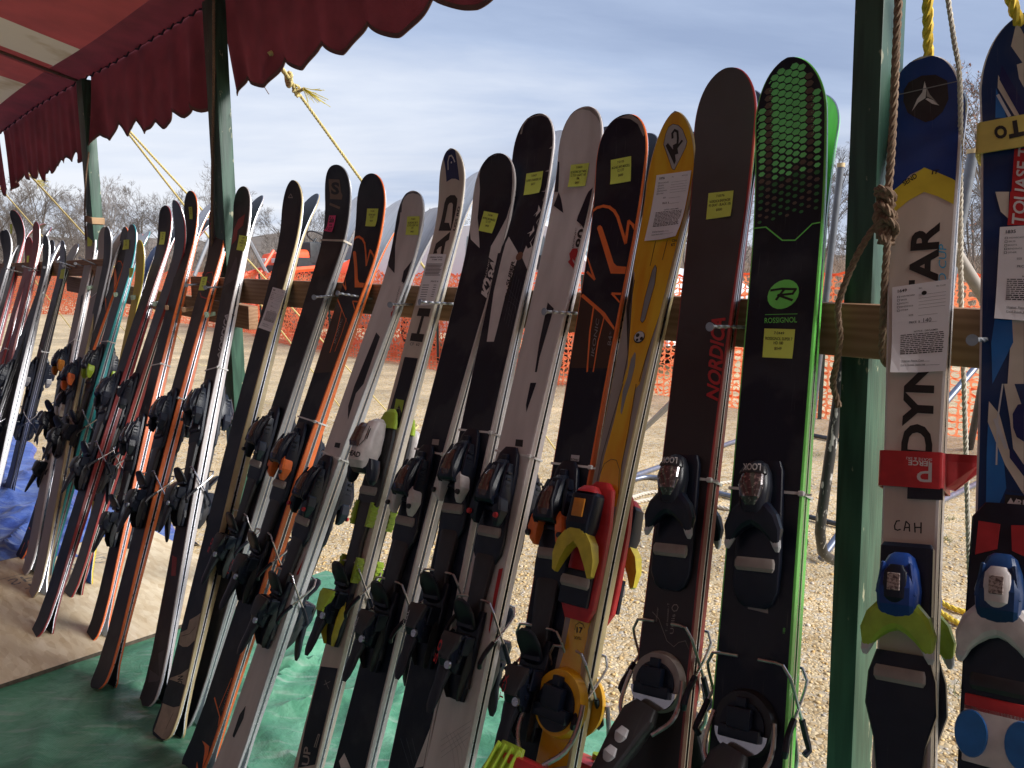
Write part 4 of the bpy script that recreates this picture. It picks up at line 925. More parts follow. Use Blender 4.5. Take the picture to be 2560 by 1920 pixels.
MPG, MPT = mat('pale green plastic peg', (0.42, 0.55, 0.42), 0.5), mat('tan wood peg', (0.50, 0.30, 0.18), 0.6)
def peg(a, b, m, label):
    A_ = atP(*a, P0 - 0.09); B_ = atP(*b, P0 + 0.02); d = B_ - A_; bm = bmesh.new(); box(bm, (0, 0, d.length / 2), (0.010, 0.016, d.length), None, 0.002, 1); box(bm, (0, 0.0, 0.002), (0.014, 0.020, 0.014), None, 0.002, 1)
    o = link('wooden_peg', bm_mesh('wooden_peg', bm), m); o.matrix_world = Matrix.Translation(A_) @ d.to_track_quat('Z', 'Y').to_matrix().to_4x4(); tag(o, label, 'peg', 'short pegs sticking out of the rail')
for a in (((288, 737), (306, 732), MPG, 'pale green peg right of the far orange-lined ski'), ((331, 744), (352, 740), MPG, 'pale green peg left of the ski with the red sidewall'), ((385, 760), (404, 756), MPG, 'pale green peg between the two maroon-sided skis'), ((417, 769), (436, 765), MPT, 'tan peg left of the orange-sided ski'), ((459, 774), (484, 771), MPT, 'tan peg left of the ski with red dots'), ((516, 787), (536, 784), MPG, 'pale green peg by the brown ski'), ((221, 720), (238, 716), MPG, 'pale green peg right of the far white ski')): peg(*a)

# ---------------------------------------------------------------- tent canopy
PE, ZE = 1.380, 2.300
MRED = mat('red canvas', (0.20, 0.035, 0.042), 0.85, var=0.3, nscale=7, bump=0.12, bscale=300)
MRED2 = mat('faded red canvas', (0.42, 0.075, 0.065), 0.85, var=0.2, nscale=5, bump=0.12, bscale=300)
MCRM = mat('stained cream canvas', (0.62, 0.52, 0.36), 0.85, col2=(0.40, 0.28, 0.14), nscale=4, thresh=(0.56, 0.72), bump=0.1, bscale=300, stretch=(1, 1, 1))
MTRIM = mat('brown edge binding', (0.16, 0.075, 0.06), 0.8)
MWALL = mat('tent wall canvas', (0.50, 0.53, 0.62), 0.9, nscale=3)  # cloth of the added unseen curtains, coloured to set the inside light
for m_ in (MRED, MRED2, MCRM, MWALL):                       # thin canvas lets a little daylight through
    t_ = m_.node_tree; b_ = t_.nodes['Principled BSDF']; o_ = next(n for n in t_.nodes if n.type == 'OUTPUT_MATERIAL'); tl = t_.nodes.new('ShaderNodeBsdfTranslucent'); mxs = t_.nodes.new('ShaderNodeMixShader'); mxs.inputs[0].default_value = (0.10 if m_ is not MWALL else 0.26)
    t_.links.new(b_.inputs['Base Color'].links[0].from_socket, tl.inputs[0]); t_.links.new(b_.outputs[0], mxs.inputs[1]); t_.links.new(tl.outputs[0], mxs.inputs[2]); t_.links.new(mxs.outputs[0], o_.inputs[0])
TW = None
tent = empty('tent_canopy', Matrix.Identity(4), 'red and cream striped tent roof with a scalloped red valance', 'tent')
def sag(s):                                          # eave droops a little between the posts
    return 0.02 * math.cos(2 * math.pi * (s - 0.5) / 2.45)
def eave(s): return ZE + 0.5 * sag(s) - max(0, s - 4.46) * 0.028
def roofp(s, wd):                                    # wd metres up the slope from the eave
    z = eave(s) + 0.22 * wd + 0.035 * max(0, wd - 0.8); b = 0.02 * math.sin(s * 3 + wd * 2.3) * min(1, wd)
    return W(s, PE - wd, z + b)
def roof_piece(name, s0, s1, w0, w1, m, off=0.0):
    ns, nw = max(2, int((s1 - s0) / 0.12)), max(2, int((w1 - w0) / 0.15)); v = [roofp(s0 + (s1 - s0) * i / ns, w0 + (w1 - w0) * j / nw) + UP * off for j in range(nw + 1) for i in range(ns + 1)]
    f = [(j * (ns + 1) + i, j * (ns + 1) + i + 1, (j + 1) * (ns + 1) + i + 1, (j + 1) * (ns + 1) + i) for j in range(nw) for i in range(ns)]
    return link(name, pyd(name, v, f, True), m, tent)
roof_piece('eave_band', -8, 9, 0.0, 0.145, MRED)
cuts_ = [-8, -7.4, -6.4, -5.9, -4.9, -4.4, -3.4, -2.9, -1.9, -1.4, -0.4, 0.1, 1.1, 1.55, 2.55, 3.0, 4.07, 4.50, 5.02, 5.75, 6.2, 6.7, 7.1, 7.6, 8.1, 9.0]
for i in range(len(cuts_) - 1):
    cream = (i % 2 == 0)
    roof_piece('roof_stripe', cuts_[i], cuts_[i + 1], 0.145, 5.5, MCRM if cream else MRED2)
bm = bmesh.new(); tube(bm, [roofp(4.56, 0.02) - UP * 0.012, roofp(4.50, 1.0) - UP * 0.014, roofp(4.46, 4.0) - UP * 0.016], 0.008, 6); link('roof_rope', bm_mesh('roof_rope', bm), mat('dark roof rope', (0.12, 0.07, 0.05), 0.9), tent)
bm = bmesh.new(); box(bm, (0, 0, 0), (0.05, 4.0, 0.004)); o = link('roof_seam', bm_mesh('roof_seam', bm), MRED2, tent)
a_, b_ = roofp(4.60, 0.05), roofp(4.60, 4.0); d_ = (b_ - a_).normalized(); x_ = SDIR; z_ = x_.cross(d_); o.matrix_world = Matrix.Translation((a_ + b_) / 2 - UP * 0.008) @ Matrix((x_, d_, z_)).transposed().to_4x4()
def valance(s0, s1, depth, seed, per=0.27, folds=5, amp=0.02, lean=0.0, torn=0.0, edge0=0.0, edge1=0.0, gather=0.0):
    rnd = random.Random(seed); ns = int((s1 - s0) / 0.012); nz_ = 22; v = []; ph = [(rnd.uniform(2, 5) * (i + 1), rnd.uniform(0, 6.28), rnd.uniform(0.4, 1)) for i in range(folds)]
    v2 = []
    for i in range(ns + 1):
        t = i / ns; s = s0 + (s1 - s0) * t
        c = ((s / per) + 0.12 * math.sin(s * 5 + seed)) % 1.0; sc_ = (0.058 + 0.022 * noise.noise(Vector((math.floor((s / per) + 0.12 * math.sin(s * 5 + seed)) * 3.7, seed, 1)))) * (math.sin(math.pi * c) ** 0.8) - 0.012 * (1 if c < 0.5 else -1) * math.sin(2 * math.pi * c) * 0.5
        dd = depth * (1 + 0.07 * math.sin(s * 2.1 + seed) + (0.05 if seed > 1 else 0.0) * math.sin(s * 7.3)) * (1 - 0.06 * max(0.0, min(1.0, (1.6 - s) / 0.5)) * (seed == 1)) + sc_ - 0.045 + torn * max(0, noise.noise(Vector((s * 9, seed, 0)))) * -0.12
        bil = sum(a_ * math.sin(f_ * s * 2.2 + p_) for f_, p_, a_ in ph) / folds
        g = 0.0
        for j in range(nz_ + 1):
            h = j / nz_; k_ = h ** 1.2
            pp = PE + 0.006 + lean * k_ + amp * bil * (0.25 + 1.4 * k_) * (1 + 1.8 * math.exp(-((s - s0) / 0.25) ** 2) + 1.8 * math.exp(-((s - s1) / 0.25) ** 2))
            ss = s + (edge0 * (1 - t) ** 8 + edge1 * t ** 8) * (k_) + 0.012 * math.sin(22 * s + seed) * k_ * gather
            v.append(W(ss, pp if j else PE + 0.002, eave(s) + (0.012 if j == 0 else -0.004) - dd * h))
        lo = v[-1]; lo2 = v[-2]; v2.append((lo, lo + (lo2 - lo).normalized() * 0.012))
    nr = nz_ + 1; f = [(i * nr + j, (i + 1) * nr + j, (i + 1) * nr + j + 1, i * nr + j + 1) for i in range(ns) for j in range(nz_)]
    o = link('valance', pyd('valance', v, f, True), MRED, tent)
    tv = []
    for a, b in v2: tv += [a - NDIR * 0.002 - UP * 0.0015, b - NDIR * 0.002, b + NDIR * 0.002, a + NDIR * 0.002 - UP * 0.0015]
    tf = [(4 * i + q_, 4 * i + (q_ + 1) % 4, 4 * (i + 1) + (q_ + 1) % 4, 4 * (i + 1) + q_) for i in range(ns) for q_ in range(4)]
    link('edge_binding', pyd('edge_binding', tv, tf), MTRIM, o)
valance(-8.0, 2.93, 0.32, 1, per=0.285, amp=0.012, lean=0.03)
valance(2.945, 4.42, 0.360, 2, per=0.215, amp=0.022, gather=1.0, torn=0.35, edge1=0.05)
valance(4.50, 6.28, 0.375, 3, per=0.22, amp=0.02, gather=1.0, torn=0.8, edge0=-0.02, edge1=-0.05)
valance(6.42, 9.0, 0.42, 4, per=0.20, amp=0.03, gather=1.0, torn=0.8)
# unseen curtains added behind and beside the viewer to dim the inside light
def wall(s0, p0, s1, p1, h0, h1, name):
    n = max(2, int(math.hypot(s1 - s0, p1 - p0) / 0.15)); v = []
    for i in range(n + 1):
        t = i / n; s, p = s0 + (s1 - s0) * t, p0 + (p1 - p0) * t; o_ = 0.03 * math.sin(i * 1.1)
        v += [W(s + (o_ if s0 == s1 else 0), p + (o_ if p0 == p1 else 0), 0.02), W(s, p, h0 + (h1 - h0) * t)]
    link(name, pyd(name, v, [(2 * i, 2 * i + 2, 2 * i + 3, 2 * i + 1) for i in range(n)], True), MWALL, tent)
wall(-8, PE - 5.5, 9, PE - 5.5, 3.60, 3.55, 'back_curtain')
wall(-8, PE, -8, PE - 5.5, 2.30, 3.60, 'end_curtain')
wall(9, PE, 9, PE - 5.5, 2.18, 3.55, 'end_curtain')
# lacing stitches and grommets along the eave
bm = bmesh.new(); rl_ = random.Random(4); s = 2.9
while s < 6.6:
    tube(bm, [W(s, PE - 0.012, eave(s) - 0.002), W(s + 0.02, PE - 0.016, eave(s) - 0.018), W(s + 0.07, PE - 0.010, eave(s) - 0.006)], 0.004, 5); s += rl_.uniform(0.09, 0.16)
tag(link('lacing', bm_mesh('lacing', bm), mat('dark lacing cord', (0.03, 0.02, 0.03), 0.9), tent), kind='stuff')
# loose threads
bm = bmesh.new()
p_ = atP(642, 160, PE + 0.10); pts = [p_, atP(650, 190, PE + 0.10), atP(660, 215, PE + 0.11), atP(672, 235, PE + 0.11)]
tube(bm, smooth_path(pts, 0.01), 0.0022, 5)
q0 = atP(655, 190, PE + 0.1); pp = [q0]
for i in range(26): pp.append(atP(655 + 1.5 * i + 2.0 * math.sin(i * 1.7), 190 + 3.7 * i, PE + 0.1))
tube(bm, pp, 0.0007, 4); tube(bm, smooth_path([atP(558, 228, PE), atP(566, 260, PE), atP(577, 294, PE), atP(579, 294, PE)], 0.02), 0.0007, 4)
link('loose_thread', bm_mesh('loose_thread', bm), mat('grey thread', (0.25, 0.22, 0.22), 0.9), tent)

# ---------------------------------------------------------------- ropes
MY, MYB, MBR, MWH = mat('yellow poly rope', (0.60, 0.50, 0.22), 0.7, var=0.25, nscale=160), mat('bright yellow rope', (0.72, 0.50, 0.04), 0.65, var=0.25, nscale=160), mat('brown hemp rope', (0.24, 0.155, 0.10), 0.85, var=0.3, nscale=200), mat('off white cord', (0.55, 0.50, 0.42), 0.8, var=0.2, nscale=200)
def rope(paths, r, m, label, cat='rope', grp=None, tassel=None, name='guy_rope', strands=3, fuzz=0, knots=()):
    bm = bmesh.new()
    for p in paths: rope_bm(bm, p, r, strands=strands)
    if fuzz:
        for p in paths:
            pp_ = smooth_path(p, 0.004)
            for _ in range(int(fuzz * len(pp_))):
                c = random.choice(pp_); d = Vector((random.gauss(0, 1), random.gauss(0, 1), random.gauss(0, 1))).normalized(); e_ = c + d * r * 0.9; e2 = e_ + (d + Vector((random.gauss(0, .5), random.gauss(0, .5), random.gauss(0, .5)))) * r * 0.9; s_ = Vector((random.gauss(0, 1), random.gauss(0, 1), random.gauss(0, 1))).normalized() * 0.00025
                a1, a2, a3 = bm.verts.new(e_ - s_), bm.verts.new(e_ + s_), bm.verts.new(e2); bm.faces.new((a1, a2, a3))
    o = link(name, bm_mesh(name, bm), m); tag(o, label, cat, grp)
    for (c, rad, seed) in knots:
        kb = bmesh.new(); rk = random.Random(seed); c = Vector(c)
        for q_ in range(3):
            ax = Vector((rk.gauss(0, 1), rk.gauss(0, 1), rk.gauss(0, 1))).normalized(); b1 = ax.orthogonal().normalized(); b2 = ax.cross(b1)
            rope_bm(kb, [c + (b1 * math.cos(a) + b2 * math.sin(a)) * rad * (1 + 0.1 * q_) + UP * (q_ - 1) * rad * 0.7 for a in [i * math.pi / 4 for i in range(9)]], r * 0.95)
        link('knot', bm_mesh('knot', kb), m, o)
    if tassel:
        tb = bmesh.new(); a, b = Vector(tassel[0]), Vector(tassel[1]); d = b - a
        for _ in range(26):
            sp = Vector((random.gauss(0, 1), random.gauss(0, 1), random.gauss(0, 1))) * d.length * 0.10; tube(tb, smooth_path([a + sp * 0.2, a + d * 0.5 + sp * 0.8, b + sp * 1.8 + d * random.uniform(-0.2, 0.15)], d.length / 4), r * 0.16, 4)
        link('frayed_end', bm_mesh('frayed_end', tb), mat('frayed yellow fibre', (0.72, 0.62, 0.08), 0.7), o)
    return o
GG = 'yellow guy ropes running from the tent eave to the ground'
def guy(a, pa, b, **k): return atP(*a, pa), atZ(*b)
A_, B_ = guy((672, 130), PE + 0.02, (1400, 1140)); K_ = min((A_.lerp(B_, i / 400) for i in range(400)), key=lambda q_: abs(proj(q_)[1] - 200))
kn = proj(K_)
side_a = K_ + (B_ - A_).normalized() * 0.05
e1_ = atP(760, 222, (K_.dot(NDIR))); e2_ = atP(795, 248, K_.dot(NDIR))
rope([[A_, B_], [A_ + SDIR * -0.012, K_ + SDIR * -0.008, side_a, e1_]], 0.0062, MY, 'long yellow guy rope with a frayed knot below the middle of the valance', grp=GG, tassel=(e1_, e2_), knots=((K_, 0.014, 1), (K_ + (B_ - A_).normalized() * 0.05, 0.012, 2)))
A_, B_ = guy((315, 326), PE + 0.05, (860, 1030)); A2, B2 = guy((322, 326), PE + 0.05, (975, 1036))
rope([[A_, B_]], 0.0062, MY, 'steeper of the two yellow guy ropes leaving the valance left of the middle post', grp=GG)
rope([[A2, B2]], 0.0062, MY, 'shallower of the two yellow guy ropes leaving the valance left of the middle post', grp=GG)
A_, B_ = guy((74, 436), PE + 0.06, (470, 870)); K_ = A_.lerp(B_, 0.05); t1, t2 = atP(92, 452, K_.dot(NDIR)), atP(106, 459, K_.dot(NDIR))
rope([[A_, B_], [A_ + SDIR * 0.01, A_.lerp(B_, 0.5) + SDIR * 0.01]], 0.006, MY, 'far yellow guy rope with a short frayed end at the left valance', grp=GG, tassel=(t1, t2))
A_, B_ = guy((0, 470), PE + 0.1, (345, 865)); rope([[A_, B_]], 0.006, MY, 'yellow guy rope at the far left edge, above the leftmost skis', grp=GG)
A_, B_ = guy((10, 600), PE + 0.3, (215, 870)); rope([[A_, B_]], 0.006, MY, 'lowest yellow guy rope behind the leftmost skis', grp=GG)
# ropes at the near post
a0, a1 = atP(2318, -60, PE), atP(2324, 190, PE + 0.08); d_ = (a1 - a0); rope([[a0, a1, a1 + d_ * 0.8 + NDIR * 0.05]], 0.0085, MYB, 'thick bright yellow rope hanging behind the blue ski tip', fuzz=0.6, name='hanging_rope')
a0, a1 = atP(2515, -40, PE), atP(2553, 70, PE + 0.05); d_ = (a1 - a0); rope([[a0, a1, a1 + d_ * 1.5 + NDIR * 0.05]], 0.0085, MYB, 'thick yellow rope at the top right corner behind the ski tip', fuzz=0.6, name='hanging_rope')
wp = [atP(2366, -30, PE), atP(2385, 100, PE), atP(2400, 210, PE), atP(2401, 480, PE), atP(2403, 760, PE), atP(2410, 960, PE), atP(2424, 1440, PE), atP(2441, 1787, PE), atP(2447, 1960, PE)]
rope([wp], 0.0040, MWH, 'thin off-white cord hanging straight down beside the blue-tipped ski', name='thin_rope', fuzz=0.15)
pb = P0 - 0.012
b1_ = [atP(2248, -30, pb), atP(2240, 130, pb), atP(2233, 300, pb), atP(2224, 440, pb), atP(2219, 500, pb), atP(2210, 560, pb), atP(2203, 610, pb)]
b2_ = [atP(2214, 555, pb), atP(2185, 570, pb - .005), atP(2150, 625, pb - .01), atP(2128, 670, pb - .01), atP(2105, 730, pb - .012), atP(2094, 775, pb - .014), atP(2100, 840, pb - .014), atP(2093, 900, pb - .014), atP(2082, 955, pb - .01), atP(2090, 990, pb), atP(2097, 1018, pb)]
b3_ = [atP(2222, 560, pb), atP(2216, 640, pb - .01), atP(2211, 720, pb - .012), atP(2208, 800, pb - .014), atP(2205, 880, pb - .012), atP(2218, 915, pb - .01)]
b4_ = [atP(2226, 580, pb + .01), atP(2229, 660, P0 + .05), atP(2229, 780, P0 + .06), atP(2229, 900, P0 + .06)]
kc = atP(2215, 545, pb)
rope([b1_], 0.0062, MBR, 'brown hemp rope hanging down the near green post to a big knot', name='hanging_rope', fuzz=0.35, knots=((atP(2212, 500, pb), 0.012, 5), (atP(2213, 545, pb), 0.013, 6), (atP(2218, 580, pb), 0.012, 7)))
rope([b2_], 0.0056, MBR, 'loose brown rope end curving left across the near green post and rail', name='hanging_rope', fuzz=0.45)
rope([b3_], 0.0058, MBR, 'straight brown rope end hanging over the rail right of the near post', name='hanging_rope', fuzz=0.35)
rope([b4_], 0.0058, MBR, 'brown rope passing behind the rail right of the near post', name='hanging_rope', fuzz=0.3)
rope([[atP(534, -20, P0 + 0.035), atP(534, 200, P0 + 0.035), atP(531, 400, P0 + 0.035), atP(530, 520, P0 + 0.035), atP(531, 640, P0 + .035)]], 0.0055, MBR, 'brown rope running down the face of the middle green post', name='hanging_rope')
rope([[atP(222, 380, P0 + 0.035), atP(215, 440, P0 + 0.03), atP(212, 520, P0 + 0.035), atP(214, 600, P0 + .035)]], 0.0045, MBR, 'thin brown cord running down the farthest green post', name='hanging_rope')
# coils lying on the gravel
for pts, r_, m_, lb in (([(640, 975), (700, 972), (712, 990), (650, 1004), (690, 1012)], 0.007, MY, 'yellow rope loop on the gravel left of the dark pink-tagged ski'), ([(905, 1062), (950, 1072), (1010, 1082), (1045, 1065), (1010, 1058), (960, 1080)], 0.007, MY, 'yellow rope loop on the gravel behind the white racing ski'), ([(1040, 1088), (1110, 1100), (1180, 1095), (1230, 1110), (1150, 1112), (1100, 1090)], 0.007, MY, 'yellow rope coil on the gravel behind the black and white ski'),
                        ([(1560, 1252), (1620, 1232), (1700, 1226), (1790, 1210), (1860, 1200)], 0.011, MWH, 'pale thick rope on the gravel behind the grey ski'), ([(1560, 1262), (1640, 1246), (1740, 1240), (1800, 1268), (1880, 1275)], 0.011, MWH, 'second pale rope below the first behind the grey ski'),
                        ([(2150, 1436), (2200, 1446), (2290, 1470), (2380, 1520), (2440, 1532), (2480, 1528)], 0.011, MYB, 'upper bright yellow rope on the gravel right of the near post'), ([(2350, 1530), (2400, 1560), (2440, 1572), (2500, 1560)], 0.011, MYB, 'short lower yellow rope on the gravel behind the blue-tipped ski'), ([(490, 905), (510, 915), (540, 908), (560, 925), (500, 935)], 0.007, MY, 'small yellow rope loop on the gravel by the brown ski')):
    rope([[atZ(x, y, r_ + 0.002) for x, y in pts]], r_, m_, lb, name='ground_rope', grp='ropes lying on the gravel')
# ---------------------------------------------------------------- orange safety fence
MORF = mat('orange safety mesh', (0.95, 0.20, 0.08), 0.5, var=0.06)
for m_ in (MORF,):
    t_ = m_.node_tree; b_ = t_.nodes['Principled BSDF']; o_ = next(n for n in t_.nodes if n.type == 'OUTPUT_MATERIAL'); tl = t_.nodes.new('ShaderNodeBsdfTranslucent'); mxs = t_.nodes.new('ShaderNodeMixShader'); mxs.inputs[0].default_value = 0.5; tl.inputs[0].default_value = (1.0, 0.34, 0.16, 1)
    t_.links.new(b_.outputs[0], mxs.inputs[1]); t_.links.new(tl.outputs[0], mxs.inputs[2]); t_.links.new(mxs.outputs[0], o_.inputs[0])
fpts = [atZ(3300, 1330), atZ(2450, 1105), atZ(1844, 1024), atZ(1679, 996), atZ(1450, 964), atZ(1219, 925), atZ(1000, 895), atZ(802, 868), atZ(607, 835), atZ(450, 812), atZ(318, 797), atZ(150, 790), atZ(-120, 782)]
fpath = smooth_path([Vector((p.x, p.y, 0)) for p in fpts], 0.05)
fl_ = [0.0]
for i in range(1, len(fpath)): fl_.append(fl_[-1] + (fpath[i] - fpath[i - 1]).length)
def fat(l):
    i = min(max(int(np.searchsorted(fl_, l)), 1), len(fl_) - 1); t = (l - fl_[i - 1]) / max(1e-6, fl_[i] - fl_[i - 1]); p = fpath[i - 1].lerp(fpath[i], t); d = (fpath[i] - fpath[i - 1]).normalized(); return p, Vector((d.y, -d.x, 0))
FT = fl_[-1]; cw, ch = 0.080, 0.056; nc = int(FT / cw); nr_ = 22
def fpoint(u, r_):                       # r_ rows up from the bottom
    p, n_ = fat(u); h = r_ * ch * 1.03; seg = 0.5 + 0.5 * math.sin(u * 1.55)
    wob = 0.014 * math.sin(u * 1.3 + h * 1.2) + 0.004 * math.sin(u * 4.1 + h * 2)
    g = float(gheight(np.array(p.x), np.array(p.y))); sagz = -0.03 * seg * (h / 1.2)
    dist = p.length; fold = 0.0
    x, _ = proj(p + UP * 0.3)
    lay = 0.0
    if 560 < x < 1500:                   # loose skirt lying on the ground towards the tent
        lay = min(1, (x - 560) / 120, (1500 - x) / 250)
    if False:
        hl = 0.55 * lay
        if h < hl * 0.75: return p - n_ * 0 + (CAM - p).normalized().xy.to_3d() * ((hl * 0.75 - h) * 1.5 + 0.05 * math.sin(u * 5 + h * 9)) + UP * (g + 0.02 + 0.02 * math.sin(u * 9 + h * 14))
        h = h - hl * 0.70
        return p + n_ * wob + UP * (g + h * (1.20 / (1.20 - hl * 0.70)) + sagz)
    return p + n_ * wob + UP * (g + h + 0.01 + sagz)
v, f = [], []; n8 = 8
oc = [(-1, -1), (0, -1), (1, -1), (1, 0), (1, 1), (0, 1), (-1, 1), (-1, 0)]
stripe_r = {7, 14}
for c in range(nc):
    for r_ in range(nr_):
        cu, cr = (c + 0.5) * cw, r_ + 0.5; off = 0.0
        band = 0.78 if (r_ not in stripe_r) else 0.60
        i0 = len(v)
        for (x, y) in oc: v.append(fpoint(cu + x * cw / 2, cr + y * 0.5))
        for (x, y) in oc:
            l_ = 0.80 if x and y else 1.0
            v.append(fpoint(cu + x * l_ * cw / 2 * 0.82, cr + y * l_ * 0.5 * (band - 0.02)))
        for k_ in range(8): f.append((i0 + k_, i0 + (k_ + 1) % 8, i0 + 8 + (k_ + 1) % 8, i0 + 8 + k_))
def apron(u, r_):
    p, n_ = fat(u); x, _ = proj(p + UP * 0.3); k_ = max(0.0, min(1, (x - 560) / 120, (1480 - x) / 200)); d_ = Vector((-p.x, -p.y, 0)).normalized(); h = r_ * ch * 1.5 * k_
    return p + d_ * (h + 0.08 * k_ * math.sin(u * 3.1 + r_)) + UP * (0.02 + 0.035 * abs(math.sin(u * 4.3 + r_ * 0.9)) * k_ + 0.18 * k_ * max(0, 1 - r_ / 3.0))
av, af = [], []
for c in range(nc):
    x_c = proj(fat((c + 0.5) * cw)[0] + UP * 0.3)[0]
    if not 580 < x_c < 1460: continue
    for r_ in range(12):
        i0 = len(av)
        for sc_x, sc_y in ((1, 1), (0.86, 0.80)):
            for (x, y) in oc:
                l_ = 1.0 if sc_x == 1 or not (x and y) else 0.8; av.append(apron((c + 0.5) * cw + x * l_ * cw / 2 * sc_x, r_ + 0.5 + y * l_ * 0.5 * sc_y))
        for k_ in range(8): af.append((i0 + k_, i0 + (k_ + 1) % 8, i0 + 8 + (k_ + 1) % 8, i0 + 8 + k_))
fe = empty('safety_fence', Matrix.Identity(4), 'orange plastic mesh safety fence crossing the whole gravel yard', 'fence')
link('mesh_panel', pyd('mesh_panel', v, f), MORF, fe); link('loose_mesh', pyd('loose_mesh', av, af), MORF, fe)
top_v, top_f = [], []
for i in range(0, nc * 2 + 1):
    u = i * cw / 2; a = fpoint(min(u, FT - 0.01), nr_); top_v += [a, a + UP * 0.022, a + UP * 0.022 + Vector((0.002, 0.002, 0)), a + Vector((0.002, 0.002, 0))]
    if i: o4 = 4 * (i - 1); top_f += [(o4 + q_, o4 + (q_ + 1) % 4, o4 + 4 + (q_ + 1) % 4, o4 + 4 + q_) for q_ in range(4)]
link('top_band', pyd('top_band', top_v, top_f), MORF, fe)
MPOST = mat('dark green steel stake', (0.03, 0.045, 0.04), 0.5, 0.3)
for u in (0.5, 3.4, 6.2, 9.1, 12.0, 15.0, 18.2, 21.5, 24.8, 28.0):
    if u > FT: continue
    p, n_ = fat(u); bm = bmesh.new(); box(bm, (0, 0, 0.62), (0.035, 0.006, 1.30)); box(bm, (0, 0.016, 0.62), (0.006, 0.03, 1.30)); o = link('fence_stake', bm_mesh('fence_stake', bm, False), MPOST, fe); o.location = p + n_ * -0.05

# ---------------------------------------------------------------- hill, thicket and bare trees
hx = np.linspace(-420, 420, 90); hy = [55, 70, 90, 120, 160, 210]
hn = nfun(11, 5, (0.02, 0.06), (0.5, 0.25)); v = []
for j, y in enumerate(hy):
    for x in hx:
        base = (0, 0.7, 2.2, 5.0, 8.0, 8.5)[j]; v.append((x, y - 0.12 * abs(x), base * (1.0 + 0.35 * float(hn(np.array(x), np.array(y)))) * (1.0 if x < 10 else max(0.5, 1 - (x - 10) / 120))))
nxh = len(hx); f = [(j * nxh + i, j * nxh + i + 1, (j + 1) * nxh + i + 1, (j + 1) * nxh + i) for j in range(len(hy) - 1) for i in range(nxh - 1)]
tag(link('hill', pyd('hill', v, f, True), mat('winter woodland floor', (0.15, 0.12, 0.095), 0.95, var=0.35, nscale=0.25)), kind='structure')
MBK = [mat('grey bark', (0.135, 0.115, 0.10), 0.9, var=0.25, nscale=3), mat('brown grey bark', (0.10, 0.082, 0.07), 0.9, var=0.25, nscale=3), mat('pale bark', (0.19, 0.165, 0.15), 0.9, var=0.25, nscale=3)]
MLEAF = mat('dry russet leaves', (0.30, 0.15, 0.10), 0.8, var=0.4, nscale=2)
def tree_mesh(seed, H=10.0, dens=1.0, spread=0.5, lev=4, r0=0.12, twig=0.010):
    rnd = random.Random(seed); T_, C_ = [], []
    def seg(p, d, l, r, depth, lst):
        n = 4 if depth < 2 else 3; pts = [p]; dd = d.copy()
        for i in range(n):
            dd = (dd + Vector((rnd.gauss(0, .13), rnd.gauss(0, .13), rnd.gauss(0, .06) + 0.06))).normalized(); pts.append(pts[-1] + dd * l / n)
        lst.append((pts, r, r * 0.45 if depth < lev else r * 0.3, depth)); return pts, dd
    def grow(p, d, l, r, depth):
        pts, dd = seg(p, d, l, r, depth, T_ if depth == 0 else C_)
        if depth >= lev: return
        nb = int((8 if depth == 0 else 5 if depth < 3 else 4) * dens + rnd.random())
        for b in range(nb):
            t = rnd.uniform(0.28 if depth == 0 else 0.2, 1.0); i = min(len(pts) - 2, int(t * (len(pts) - 1))); q_ = pts[i].lerp(pts[i + 1], t * (len(pts) - 1) - i)
            az = rnd.uniform(0, 6.28); ax = dd.orthogonal().normalized(); ax.rotate(Matrix.Rotation(az, 3, dd)); nd = (dd * (1 - spread) + ax * spread * rnd.uniform(0.7, 1.3)).normalized()
            grow(q_, nd, l * rnd.uniform(0.42, 0.66) * (1.1 - 0.4 * t), max(twig, r * (1 - 0.5 * t) * 0.5), depth + 1)
    grow(Vector((0, 0, 0)), Vector((rnd.gauss(0, .04), rnd.gauss(0, .04), 1)).normalized(), H * 0.62, r0, 0)
    out_ = []
    for lst in (T_, C_):
        v, f = [], []
        for pts, ra, rb, dp in lst:
            n = 6 if dp == 0 else 3; prev = None; base = len(v)
            for i, p in enumerate(pts):
                t = (pts[min(i + 1, len(pts) - 1)] - pts[max(i - 1, 0)]).normalized(); x = t.orthogonal().normalized() if prev is None else (prev - t * prev.dot(t)).normalized(); prev = x; y = t.cross(x); r = ra + (rb - ra) * i / (len(pts) - 1)
                for k_ in range(n): a = 2 * math.pi * k_ / n; v.append(p + (x * math.cos(a) + y * math.sin(a)) * r)
                if i:
                    for k_ in range(n): f.append((base + (i - 1) * n + k_, base + (i - 1) * n + (k_ + 1) % n, base + i * n + (k_ + 1) % n, base + i * n + k_))
        out_.append((v, f))
    return out_, C_
TREES = []
for sd_, H_, de, sp, lv in ((1, 10, 1.0, 0.50, 4), (2, 12, 1.1, 0.42, 4), (3, 8, 0.9, 0.6, 4), (4, 11, 1.2, 0.5, 4), (5, 7, 1.1, 0.62, 4)):
    (tk, cr), C_ = tree_mesh(sd_, H_, de, sp, lv, r0=0.011 * H_, twig=0.009)
    TREES.append((pyd('trunk', *tk, True), pyd('crown', *cr, False)))
def tree(i, loc, sc_, rz, m, label, leaf=None, grp='bare trees beyond the yard'):
    t = empty('bare_tree', Matrix.Translation(loc) @ Matrix.Rotation(rz, 4, 'Z') @ Matrix.Scale(sc_, 4), label, 'tree', grp)
    for me in TREES[i]:
        key = me.name + m.name
        if key not in _B: c = me.copy(); c.materials.clear(); c.materials.append(m); _B[key] = c
        link(me.name.split('.')[0], _B[key], None, t)
    return t
rt = random.Random(21)
def at_px(px, d):
    r_ = ray(px, 700); r_ = Vector((r_.x, r_.y, 0)).normalized(); return CAM.xy.to_3d() + r_ * d
